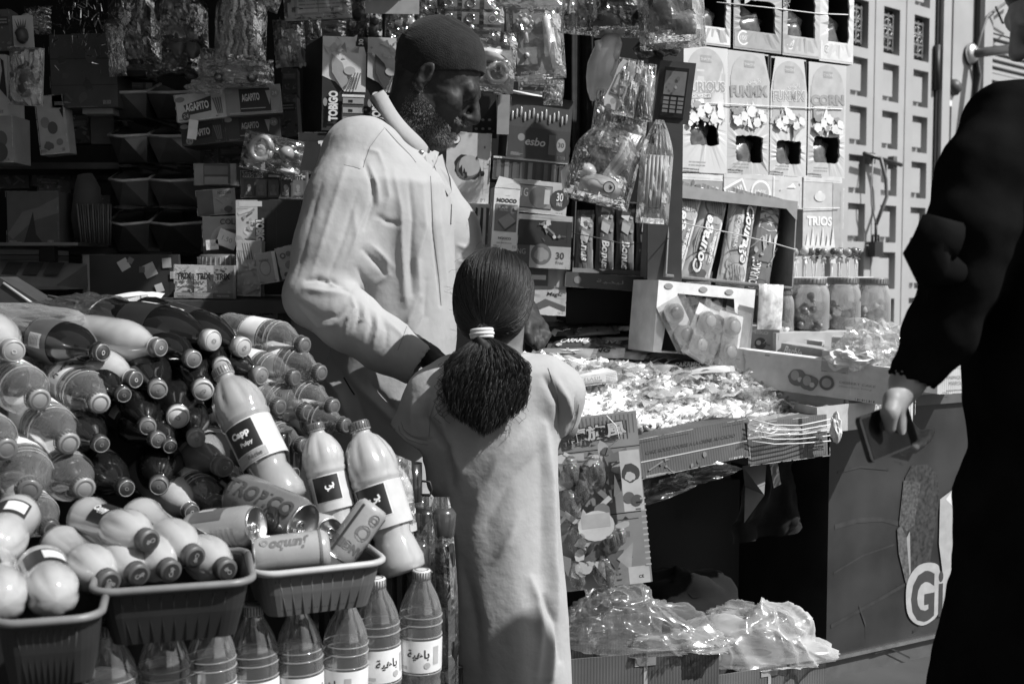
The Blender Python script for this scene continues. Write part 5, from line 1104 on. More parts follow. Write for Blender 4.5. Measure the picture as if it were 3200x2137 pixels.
carton('wafer_carton', 'dark long side of the upper wafer carton with block letters', 'carton', (714, 268, 888, 358), 3.0, .12, .2, d_aga2(.25), rz=10, ry=-5)
carton('wafer_carton', 'dark lower wafer carton front with the number 24 badge', 'carton', (576, 378, 712, 452), 3.02, .1, .03, d_aga(True), rz=-6, ry=-5)
carton('wafer_carton', 'dark long side of the lower wafer carton', 'carton', (712, 360, 884, 440), 3.03, .12, .05, d_aga2(.04), rz=10, ry=-4)
mb = MB(); mb.box(-.012, 0, -.025, .012, .001, .025, W9); at(mb.build('torn_label', label='torn white label stuck on the lower wafer carton', cat='label'), Matrix.Translation(P(602, 405, 2.99)) @ Matrix.Rotation(R(8), 4, 'Y'))
# toy car in its clear pack
def toy_car():
    o = empty('toy_car', 'small toy pickup in clear wrap lying on the upper wafer carton', 'toy car'); o.matrix_world = Matrix.Translation(P(740, 262, 2.96)) @ Euler((0, R(-2), R(8))).to_matrix().to_4x4()
    b = MB(); L = .13; sec = [(-.5, .18), (-.5, .42), (-.28, .5), (-.16, .85), (.1, .85), (.2, .52), (.5, .45), (.52, .2)]
    vs = [(x * L, -.025, z * .05) for x, z in sec] + [(x * L, .025, z * .05) for x, z in sec]; n = len(sec)
    b.add(vs, [tuple(range(n)), tuple(range(n, 2 * n))[::-1]] + [(i, n + i, n + (i + 1) % n, (i + 1) % n) for i in range(n)], G(.16, .3, 'gloss')); b.build('body', parent=o)
    for x in (-.3, .32):
        for y in (-.027, .027):
            q = MB(); q.lathe([(.005, -.006), (.014, -.006), (.014, .006), (.005, .006)], BLK, 14, Matrix.Translation((x * L, y, .012)) @ Matrix.Rotation(R(90), 4, 'X')); q.lathe([(.001, .0065), (.008, .0065)], G(.5, .3), 10, Matrix.Translation((x * L, y, .012)) @ Matrix.Rotation(R(90), 4, 'X')); q.build('wheel', parent=o)
    q = MB(); envelope(q, .19, .07, CF2, 5, .035, Matrix.Translation((0, 0, .06))); q.build('clear_wrap', parent=o)
toy_car()
crumple('foil_wrap', 'crumpled shiny wrap lying left of the toy pickup', 'wrap', P(645, 270, 2.96), .028, 6, film(.3, .1, .9, .8, 60), (1.5, .8, .7))
# plastic bins
def bins():
    dk = [G(.09, .3, 'gloss'), G(.06, .3, 'gloss'), G(.12, .3, 'gloss')]; edge = G(.5, .25, 'gloss')  # edge: lighter colour painted along the rims as their highlight
    rows = [(240, 365), (372, 505), (512, 640), (640, 785)]; names = ['top', 'second', 'third', 'bottom']
    first = None
    for r_, (y0, y1) in enumerate(rows):
        for c_ in range(2):
            x0, x1 = ((350 + (-8 if r_ == 3 else 0), 470), (468, 640))[c_]; Y = 3.15; loc, w, h = px_box(x0, y0, x1, y1, Y)
            o = empty('storage_bin', 'smoky plastic storage bin, %s in the %s row of the bin stack' % (('left', 'right')[c_], names[r_]), 'bin', loc, (0, 0, R(-6)), 'smoky plastic bins stacked on the left'); m = dk[(r_ + c_) % 3]; d = .24
            mb = MB(); tw, bw_ = w * .52, w * .38
            A = [(-bw_, .03, 0), (bw_, .03, 0), (bw_, d, 0), (-bw_, d, 0)]; lipz = h * .62
            B = [(-tw, 0, lipz), (0, -.035, lipz * .9), (tw, 0, lipz)]
            vs = A + B + [(tw, d, h * .95), (-tw, d, h * .95), (-tw, d * .4, h * .95), (tw, d * .4, h * .95)]
            mb.add(vs, [(0, 1, 2, 3), (0, 4, 5), (0, 5, 1), (1, 5, 6), (1, 6, 10, 7, 2), (0, 3, 8, 9, 4), (3, 2, 7, 8)], m); mb.build('tub', parent=o)
            q = MB(); q.tube([vs[9], vs[4], vs[5], vs[6], vs[10]], .0045, edge, 6); q.build('rim', parent=o)
            k = MB()
            if r_ in (1, 3): lump = lumps(7, r_ + c_, [.1, .3, .2], .5); lump(k, w * .9, h * .6); k.build('contents', parent=o, loc=(0, .05, h * .75))
            f = MB(); f.grid(lambda u, v: ((u - .5) * w * 1.0, -.03 + .07 * v - .02 * (1 - abs(2 * u - 1)), h * (.9 + .02 * math.sin(u * 7) + .1 * v)), 8, 3, G(.16, .2, 'gloss')); f.build('cover_flap', parent=o)
bins()
# column of small packs right of the bins
def d_rol(mb, w, h, d): p = face(mb, w, h, d); p.rect(.0, 0, .22, 1, G(.3)); p.rect(.24, .5, .8, .9, G(.2)); p.rect(.24, .05, .8, .4, G(.35)); p.rect(.86, 0, 1, 1, G(.35))
carton('small_pack', 'dark column of rolled packs right of the bins', 'pack', (614, 512, 745, 580), 3.05, .08, .1, d_rol)
def d_kr(mb, w, h, d): p = face(mb, w, h, d); p.rect(0, 0, .42, 1, G(.14)); p.rect(.42, 0, 1, 1, G(.36)); p.text('KRISTON', .72, .85, .12, G(.08), rot=180, width=.34, bold=.02); p.busy(6, [G(.28), G(.45)], 8, (.45, .1, .95, .7), .1); p.disc(.8, .2, .12, G(.1), asp=1.4)
carton('small_pack', 'upside down grey box with small lettering right of the bins', 'box', (622, 592, 742, 672), 3.0, .08, .3, d_kr, rz=-4, ry=-4)
def d_ci(mb, w, h, d): p = face(mb, w, h, d); p.disc(.7, .35, .5, G(.5), n=30); p.disc(.75, .3, .42, G(.2), n=30); p.disc(.78, .28, .34, G(.42), n=30); p.rect(.0, .0, 1, .25, G(.12)); p.text('COLIS', .78, .86, .14, G(.1), bold=.02)
carton('small_pack', 'box with large pale arcs and two paper price tags under the lettered grey box', 'box', (638, 676, 748, 800), 2.98, .08, .36, d_ci, rz=-3, ry=-1)
for i, (x, y, r, n) in enumerate([(710, 748, 22, 'large tilted'), (663, 765, -4, 'small')]):
    mb = MB(); s = (.026, .016)[i]; mb.box(-s, 0, -s * .8, s, .001, s * .8, W9); p = Print(mb, Matrix(((1, 0, 0, 0), (0, 0, -1, 0), (0, 1, 0, 0), (0, 0, 0, 1))), 2 * s, 1.6 * s); p.text('1.50', .5, .5, .3, G(.4)); at(mb.build('price_tag', label=n + ' white price tag with scribbled figures on the arc box', cat='price tag'), Matrix.Translation(P(x, y, 2.95)) @ Matrix.Rotation(R(r), 4, 'Y'))
mb = MB(); mb.lathe([(.055, 0), (.058, .005), (.058, .03), (.05, .035)], G(.12, .35, 'gloss'), 30)
for k in range(30): a = k * .209; mb.box(-.0015, -.001, .004, .0015, .002, .028, G(.3, .3), Matrix.Rotation(a, 4, 'Z') @ Matrix.Translation((0, -.059, 0)))
mb.build('jar_lid', loc=P(692, 838, 2.95), label='dark ribbed jar lid behind the block of patterned wafer boxes', cat='lid')
# egg toy blister
def egg(mb, w, h):
    mb.tube([(-.18 * w + .16 * w * math.cos(t), -.01, -.42 * h + .3 * h * math.sin(t)) for t in [x * .45 for x in range(15)]], .010, G(.35, .25, 'gloss'), 8); mb.blob((-.16 * w, -.006, -.45 * h), (.12 * w, .012, .24 * h), G(.55, .15, 'gloss'), 14); mb.blob((.25 * w, -.01, -.4 * h), (.13 * w, .025, .2 * h), G(.3, .08, 'gloss'), 14); mb.box(-.45 * w, .012, -h, -.1 * w, .014, 0, G(.4)); mb.blob((.3 * w, 0, -.85 * h), (.2 * w, .02, .08 * h), G(.5, .2, 'gloss'), 10, None, .4)
hang('toy_mirror', 'toy hand mirror and ball in clear wrap above the chewing gum box', 'toy pack', (775, 425, 962, 545), 2.93, egg, 0, 12, CF, seed=21)
def d_tri(mb, w, h, d):
    p = face(mb, w, h, d); p.rect(0, .72, 1, 1, G(.06)); p.rect(.03, .76, .34, .8, W7); p.rect(.42, .78, .98, .86, W7); p.rect(.42, .74, .6, .78, BLK); p.text('Trident', .76, .8, .24, G(.05), bold=.04, width=.36, shear=.15, out=W9, ob=.05); p.text('Trident', .18, .86, .22, G(.05), bold=.03, width=.3, shear=.15, out=W7, ob=.04)
    for k in range(5): u = .13 + .19 * k; p.rect(u - .08, .06, u + .08, .68, G((.09, .16, .12, .10, .15)[k])); p.disc(u, .42, .09, G((.5, .2, .2, .5, .25)[k]), asp=.8); p.disc(u, .3, .06, G((.5, .2, .2, .5, .25)[k])); p.lines(u - .05, .12, u + .05, .24, 3, G(.35), .5, k)
carton('gum_box', 'dark chewing gum display box with white slanted letters', 'gum box', (758, 535, 962, 622), 2.96, .1, .12, d_tri, rz=2, ry=1)
def d_tv(mb, w, h, d):
    p = face(mb, w, h, d); p.rect(0, .0, .33, 1, G(.5)); p.rect(.05, .9, .4, .98, W7); p.busy(61, [G(.35), G(.6), G(.25)], 14, (.02, .1, .3, .85), .1); p.text('TOBIGO', .37, .5, .13, W9, rot=-90, out=BLK, bold=.06, ob=.07, width=.44); p.rect(.62, 0, .624, 1, G(.08))
carton('dark_carton', 'dark carton with vertical rounded letters down its pale edge by the elbow', 'carton', (742, 625, 945, 830), 2.92, .14, .035, d_tv)
def d_lean(mb, w, h, d):
    p = face(mb, w, h, d); p.busy(62, [G(.35), G(.6), G(.45)], 22, (.05, .02, .95, .6), .16)
    for k in range(4): p.poly([(.2 + .1 * k, .95), (.24 + .1 * k, .95), (.38 + .1 * k, .66), (.34 + .1 * k, .66)], G(.12))
carton('picture_box', 'pale picture box leaning between the patterned wafer boxes and the discs', 'box', (742, 752, 818, 925), 2.86, .04, .5, d_lean, ry=2)
def d_cd(mb, w, h, d): p = face(mb, w, h, d); p.disc(.4, .5, .42, G(.35), asp=.7); p.disc(.4, .5, .34, G(.55), asp=.7); p.text('NATURAL', .4, .75, .08, G(.15), width=.5); p.rect(.82, 0, 1, 1, W9)
carton('picture_box', 'pale box with a round seal picture tilted by the elbow', 'box', (806, 788, 868, 885), 2.84, .05, .5, d_cd, ry=-9)
def d_cas(mb, w, h, d): p = face(mb, w, h, d); p.disc(.35, .72, .18, G(.2)); p.disc(.35, .72, .08, G(.6)); p.disc(.7, .75, .16, G(.25)); p.disc(.6, .4, .25, G(.3)); p.disc(.3, .12, .14, G(.15)); p.disc(.8, .3, .12, G(.45))
carton('cassette_box', 'small box printed with round shapes at the edge of the sleeve', 'box', (872, 770, 925, 868), 2.84, .04, .55, d_cas, ry=-14)
# patterned wafer boxes
def d_trix(n, last):
    def f(mb, w, h, d):
        p = face(mb, w, h, d)
        for k in range(n):
            a, b = k / n, (k + 1) / n; v = .5 if not (last and k == n - 1) else .25; p.rect(a, 0, b, 1, G(v)); p.busy(70 + k, [G(v * 1.4), G(v * .7), G(v * 1.2)], 26, (a + .02, .15, b - .02, .95), .06); p.rect(a, 0, b, .17, G(v * .6)); p.text('MINI WAFER', (a + b) / 2, .08, .05, W7, width=.6 / n)
            p.text('Kent', (a + b) / 2 - .02, .9, .08, G(.3), shear=.3); p.text('TRIX', (a + b) / 2, .66, .2, G(.02), bold=.05, width=.72 / n, shear=.1, rot=3); p.rect(b - .003, 0, b, 1, W7)
        face(mb, w, h, d, 'R').rect(0, 0, 1, 1, G(.2))
    return f
carton('wafer_box', 'row of three patterned wafer boxes on the dark script carton', 'wafer box', (548, 828, 738, 932), 2.85, .08, .5, d_trix(3, True), ry=1)
carton('wafer_box', 'patterned wafer box pair standing right of the white script', 'wafer box', (735, 946, 868, 1032), 2.80, .06, .5, d_trix(2, True), ry=0)
def d_cap2(k):
    def f(mb, w, h, d):
        p = face(mb, w, h, d); p.text('Capito', .5 + .1 * k, .38, .3, G(.5), shear=.25, bold=.03, width=.45); p.text('Oro', .55 + .1 * k, .6, .12, G(.4), shear=.25); p.busy(5 + k, [G(.14), G(.1)], 8, (.3, .7, .7, .95), .08); p.disc(.5, .1, .35, G(.25), asp=2.2)
    return f
carton('dark_carton', 'dark carton front with pale script under the wafer boxes', 'carton', (488, 930, 628, 1030), 2.85, .03, .06, d_cap2(0), rz=-3)
carton('dark_carton', 'dark carton side with larger pale script left of the wafer pair', 'carton', (628, 932, 880, 1040), 2.86, .16, .04, d_cap2(-1.5), rz=3)
# price board and paper heap
def d_pb(mb, w, h, d):
    p = face(mb, w, h, d); p.rect(0, 0, .07, 1, G(.35)); p.rect(.02, .1, .05, .5, G(.2)); 
    for (u, v, r, s, c) in ((.43, .83, 30, .09, .6), (.5, .90, -30, .05, .2), (.7, .74, 25, .11, .55), (.62, .75, 0, .05, .15), (.88, .86, 3, .08, .4), (.8, .45, 20, .07, .6), (.95, .66, 0, .06, .5)): p.rect(u - s * .6, v - s, u + s * .6, v + s, G(c), rot=r)
carton('price_board', 'dark board dotted with white price stickers behind the paper heap', 'board', (262, 795, 560, 985), 2.98, .02, .04, d_pb, ry=0)
rnd = random.Random(8)
for k in range(7):
    x0, y0 = 420 + rnd.uniform(-25, 20), 1015 - k * 12
    a = P(x0, y0, 2.7); mb = MB(); wv = rnd.uniform(.12, .17)
    mb.grid(lambda u, v: ((u - .5) * wv, (v - .5) * .16, .012 * math.sin(u * 3 + k) + .004 * noise.noise(Vector((u * 5, v * 4, k)))), 10, 6, G((.7, .6, .8)[k % 3], .7, 'paper')); mb.build('paper_sheet', loc=a, rot=(R(8), R(rnd.uniform(-6, 6)), R(rnd.uniform(-25, 25))), label='loose white paper sheet in the heap beside the dark script carton', cat='paper', group='loose papers heaped beside the dark carton')
# upper left packets and boards
def d_fr(s):
    def f(mb, w, h, d):
        p = face(mb, w, h, d)
        if s == 0: p.disc(.3, .35, .3, BLK, wob=.1); p.poly([(.8, .95), (.9, .9), (.98, .3), (.75, .45), (.85, .75)], BLK); p.disc(.5, .12, .1, G(.15)); p.busy(3, [BLK], 6, (.1, .4, .7, .9), .05)
        if s == 1: p.disc(.5, .8, .12, G(.2)); p.disc(.65, .5, .22, G(.1), asp=.8); p.disc(.6, .22, .26, G(.06), asp=.9); p.disc(.2, .3, .2, G(.3))
        if s == 2: p.disc(.25, .55, .2, G(.25), asp=.8); p.disc(.5, .45, .22, G(.1), asp=.8); p.disc(.2, .9, .09, G(.15)); p.disc(.7, .2, .12, G(.2)); p.poly([(.8, .75), (.9, .6), (.95, .8)], BLK); p.disc(.3, .15, .15, G(.12), wob=.3)
    return f
carton('fruit_box', 'pale carton with splash and dark fruit shapes at the left edge', 'carton', (-60, 172, 42, 362), 3.0, .1, .55, d_fr(0))
carton('fruit_box', 'lower pale carton with dark cones cut by the left edge', 'carton', (-60, 362, 58, 508), 3.0, .1, .3, d_fr(1))
carton('fruit_box', 'pale card with overlapping discs standing on the upper shelf', 'card', (134, 300, 222, 482), 3.1, .05, .42, d_fr(2), ry=-5)
def pine(mb, w, h):
    mb.box(-w / 2, .004, -h, w / 2, .007, 0, G(.5)); mb.blob((0, -.004, -.62 * h), (.3 * w, .02, .25 * h), G(.06, .5), 12, None, .2, 3)
    for k in range(5): mb.add([(-.2 * w + .08 * w * k, -.008, -.4 * h), (-.1 * w + .08 * w * k, -.008, -.4 * h), (-.3 * w + .15 * w * k, -.01, -.12 * h)], [(0, 1, 2)], G(.1))
hang('fruit_packet', 'upper packet with a dark pineapple print hanging at the top left', 'packet', (60, 48, 122, 152), 2.95, pine, 0, -2)
hang('fruit_packet', 'larger clear packet with dark pineapple print below the first one', 'packet', (52, 148, 156, 330), 2.92, pine, 0, 3, CF2, seed=31)
def d_gb(mb, w, h, d): p = face(mb, w, h, d); p.rect(0, .66, 1, .675, G(.03)); p.rect(0, .3, 1, .31, G(.035)); p.busy(4, [G(.05), G(.09)], 8, (.05, .05, .95, .95), .15)
carton('wooden_crate', 'dark slatted crate on its side at the upper left', 'crate', (176, 108, 380, 336), 3.1, .12, .075, d_gb, ry=-1, mat=G(.075, .7, 'wood', .3, 10, .2))
carton('wooden_crate', 'dark crate panel behind the bags at the upper left', 'crate', (392, 100, 470, 240), 3.15, .1, .05, None)
carton('cardboard_flap', 'pale strip of card lying under the dark slatted crate', 'card', (272, 338, 366, 356), 3.12, .05, .3, None, ry=0)
carton('small_pack', 'grey box half hidden on the upper shelf under the slatted crate', 'box', (296, 362, 368, 450), 3.2, .06, .09, None)
def tinsel():
    rnd = random.Random(5); mb = MB(); m = G(.5, .08, 'metal', .3, 90); mk = G(.03, .3, 'gloss'); c = P(275, 40, 2.95)
    for k in range(420):
        p = c + Vector((rnd.gauss(0, .055), rnd.gauss(0, .02), rnd.gauss(0, .06))); a = Euler((rnd.uniform(0, 6), rnd.uniform(0, 6), rnd.uniform(0, 6))).to_matrix(); s = rnd.uniform(.004, .011)
        mb.add([p + a @ Vector(v) * s for v in ((-1, 0, 0), (1, 0, .1), (1, .25, 0), (-1, .25, 0))], [(0, 1, 2, 3)], m if k % 3 == 0 else mk)
    mb.build('tinsel', kind='stuff', label='glittering dark tinsel bunch hanging at the top left', cat='tinsel')
tinsel()
hang('hanging_bag', 'dark bag with faint glints hanging over the bins', 'bag', (372, -60, 520, 220), 3.05, lumps(7, 41, [.03, .05, .02], .6), 0, 0, film(.04, .08, .4, .6, 20), neck=.4, seed=41, bul=.05)
hang('hanging_bag', 'shiny dark bag gathered at its neck above the wafer cartons', 'bag', (515, -40, 665, 150), 3.0, lumps(7, 42, [.03, .08], .6, 1.6), 0, 0, film(.06, .06, .5, .8, 26), neck=.7, seed=42, bul=.06)
hang('hanging_bag', 'dim bag hanging just over the top row of bins', 'bag', (470, 130, 640, 240), 3.1, lumps(6, 43, [.03, .06], .8), 0, 0, film(.04, .1, .4, .6, 26), seed=43, bul=.04)
def beads(mb, w, h):
    rnd = random.Random(1)
    for s in range(9):
        x0, x1 = (-.1 + .025 * s) * w, (-.45 + .115 * s) * w; n = 26
        for k in range(n): t = k / n; mb.blob((x0 + (x1 - x0) * t + .003 * math.sin(k), -.012 * math.sin(3 * t) * (s % 3 - 1), -h * (.0 + .92 * t)), .0058, G((.35, .22, .45)[s % 3], .3, 'gloss'), 6)
hang('bead_strings', 'clear gathered bag of long bead strings hanging above the toy pickup', 'bead strings', (690, -50, 850, 205), 2.93, beads, 0, 2, CF, neck=.6, seed=44, bul=.05)
hang('foil_tag', 'crumpled shiny packet end at the top beside the bead strings', 'packet', (850, -40, 905, 40), 2.95, lumps(4, 45, [.5, .2], .9), 0, 20, CF2, seed=45)
# dark shelf contents
def d_pap(mb, w, h, d): p = face(mb, w, h, d); p.poly([(0, .2), (.3, .62), (.6, .7), (1, .9), (1, .6), (.5, .45), (.1, .1)], G(.16)); p.poly([(.3, 0), (.5, .62), (.55, .2), (.7, 0)], G(.03))
carton('paper_bundle', 'grey folded paper bundle on the dark middle shelf', 'paper bundle', (30, 598, 192, 765), 3.1, .1, .10, d_pap)
hang('hanging_bag', 'dark sleeve shaped bundle standing on the middle shelf beside the bins', 'bundle', (240, 545, 310, 765), 3.15, lambda mb, w, h: mb.tube([(0, 0, 0), (.1 * w, 0, -.2 * h), (0, 0, -.6 * h), (.1 * w, 0, -h)], [.02, .035, .04, .035], G(.07, .6, 'cloth'), 10), 0, 0)
mb = MB()
for k in range(14): mb.tube([(k * .006, 0, 0), (k * .007 - .01, .002 * (k % 3), .11)], .0028, G((.12, .06)[k % 2], .5), 5)
mb.build('straw_bundle', loc=P(255, 765, 3.1), label='bundle of dark straws standing on the middle shelf', cat='straws')
# scale
def scale():
    o = empty('weighing_scale', 'grey weighing scale with sloping display in the dark at the left', 'scale'); o.matrix_world = Matrix.Translation(P(90, 905, 2.85)) @ Matrix.Rotation(R(-4), 4, 'Z')
    mb = MB(); vs = [(-.12, 0, 0), (.09, 0, 0), (.09, .14, 0), (-.12, .14, 0), (-.12, .02, .03), (.06, .02, .01), (.11, .09, .065), (-.12, .09, .075)]; mb.add(vs, [(3, 2, 1, 0), (0, 1, 5, 4), (4, 5, 6, 7), (1, 2, 6, 5), (3, 0, 4, 7), (2, 3, 7, 6)], G(.14, .4)); mb.build('housing', parent=o)
    n = Vector((0, -.55, .8)).normalized(); q = MB()
    for x in (-.09, -.035, .02): q.add([(x, .035, .034), (x + .04, .035, .033), (x + .042, .07, .064), (x + .002, .07, .066)], [(0, 1, 2, 3)], G(.05, .15, 'gloss'))
    k = q.build('display', parent=o); k.location = Vector((0, 0, .002)) + n * .002
    t = MB(); t.box(-.14, .02, .11, .12, .2, .118, G(.3, .3, 'metal')); t.box(-.02, .1, .06, .02, .12, .11, BLK); t.build('pan', parent=o)
scale()
def d_sl(mb, w, h, d): pass
carton('slanted_box', 'dark slanted open box behind the bottles at the left', 'box', (-40, 900, 118, 1000), 2.7, .1, .05, None, ry=32)
mb = MB(); a, b = P(10, 885, 2.7), P(132, 970, 2.7); mb.tube([a, b], .004, G(.35, .4), 6); mb.tube([P(150, 925, 2.75), P(250, 945, 2.75)], .004, G(.1, .4), 6); mb.build('rod', label='light edged rod along the slanted box', cat='rod')
for i, y in enumerate((795, 812, 828)):
    mb = MB(); mb.box(0, 0, 0, .15, .2, .012, G((.2, .1, .25)[i], .5)); mb.build('notebook', loc=P(-60, y, 2.95), label=('top', 'middle', 'lowest')[i] + ' flat booklet of the small pile at the left edge', cat='booklet')
# plastic bag of dark goods behind the bottles
crumple('dark_bag', 'dark glossy crumpled bag heaped behind the top bottles', 'bag', P(290, 1040, 2.35), .13, 9, film(.10, .08, .3, .9, 26), (1.5, .8, .55), .35, 40, 3)
mb = MB(); rnd = random.Random(3)
for k in range(60): mb.blob(P(290, 1050, 2.35) + Vector((rnd.gauss(0, .07), rnd.gauss(0, .03), rnd.gauss(-.01, .018))), (.016, .012, .01), G(rnd.choice([.02, .05, .12]), .2, 'gloss'), 7, None, .5, k)
mb.build('dark_sweets', kind='stuff', label='dark wrapped sweets inside the glossy bag', cat='sweets')
crumple('dark_bag', 'smooth clear curved pack edge at the far left above the bottles', 'bag', P(40, 1020, 2.2), .09, 19, film(.2, .08, .8, .5, 16), (1.6, .8, .5), .2, 30, 2)
sheet('grey plastic tray edge lying over the counter at the left', [P(-30, 1040, 2.5), P(170, 1030, 2.5), P(150, 975, 2.7), P(-30, 985, 2.7)], G(.2, .3, 'gloss'), 6, 6, .006, 3, name='plastic_tray', cat='tray')

# more stock filling the gaps of the left shelves
def d_rnd(seed, v):
    def f(mb, w, h, d):
        p = face(mb, w, h, d); t = [G(v * 1.8), G(v * .5), G(min(.8, v * 2.6))]; p.busy(seed, t, 16, (.04, .04, .96, .96), .14); p.rect(.1, .6, .9, .82, t[seed % 2]); p.lines(.15, .64, .85, .78, 2, t[2], .5, seed)
    return f
for i, (r_, Y, v, lb) in enumerate([
 ((232, 362, 292, 448), 3.3, .16, 'small printed box beside the pale card on the upper shelf'), ((196, 605, 236, 700), 3.3, .12, 'narrow printed box standing right of the grey paper bundle'), ((318, 610, 352, 765), 3.25, .14, 'tall slim box squeezed between the straws and the bins'),
 ((0, 520, 100, 590), 3.4, .10, 'dim flat box above the grey paper bundle'), ((110, 520, 230, 585), 3.4, .14, 'printed box lying under the upper shelf board'), ((240, 515, 340, 560), 3.4, .09, 'dark flat box under the right end of the upper shelf'),
 ((890, 215, 938, 300), 3.3, .13, 'printed box end between the wafer cartons and the tall carton'), ((884, 300, 936, 420), 3.3, .2, 'pale printed box end above the chewing gum box'), ((440, 452, 560, 505), 3.35, .12, 'flat printed box over the second row of bins'),
 ((560, 452, 690, 512), 3.2, .15, 'printed box under the lower wafer carton'), ((690, 452, 775, 530), 3.2, .1, 'dark printed box left of the toy mirror'), ((130, 560, 200, 600), 3.35, .2, 'small pale box on top of the grey paper bundle'),
 ((562, 930, 640, 950), 3.0, .3, 'thin pale box behind the wafer boxes'), ((1080, 130, 1160, 300), 3.35, .12, 'printed packet panel behind the nape'), ((1540, 180, 1600, 296), 3.3, .14, 'dim printed box between the cap and the kitchen toy pack'),
 ((1620, 250, 1760, 300), 3.35, .16, 'flat printed box above the esbo box'), ((1770, 700, 1795, 850), 3.3, .12, 'narrow printed box left of the wafer packs'), ((0, 30, 58, 160), 3.2, .12, 'dim printed box at the top left corner'), ((400, 240, 468, 330), 3.4, .1, 'printed box behind the top bin')]):
    carton('snack_box', lb, 'box', r_, Y, .06, v, d_rnd(80 + i, v), rz=(i * 7) % 11 - 5, ry=(i * 5) % 7 - 3)
for i, (r_, Y, lb) in enumerate([((345, 60, 400, 240), 2.98, 'slim glinting packet hanging right of the slatted crate'), ((640, 150, 700, 250), 2.96, 'small crinkled packet hanging left of the toy pickup'), ((955, 20, 1010, 120), 3.15, 'crinkled packet hanging above the dark side of the tall carton'), ((1210, 40, 1300, 140), 3.15, 'small crinkled packet hanging left of the knitted cap'), ((100, 20, 180, 110), 3.05, 'dull packet hanging beside the pineapple print'), ((1700, 250, 1760, 330), 3.0, 'small shiny packet hanging below the kitchen toy pack')]):
    hang('hanging_packet', lb, 'packet', r_, Y, lumps(7, 90 + i, [.15, .4, .25, .6], .6), 0, (i * 5) % 9 - 4, CF, seed=90 + i)
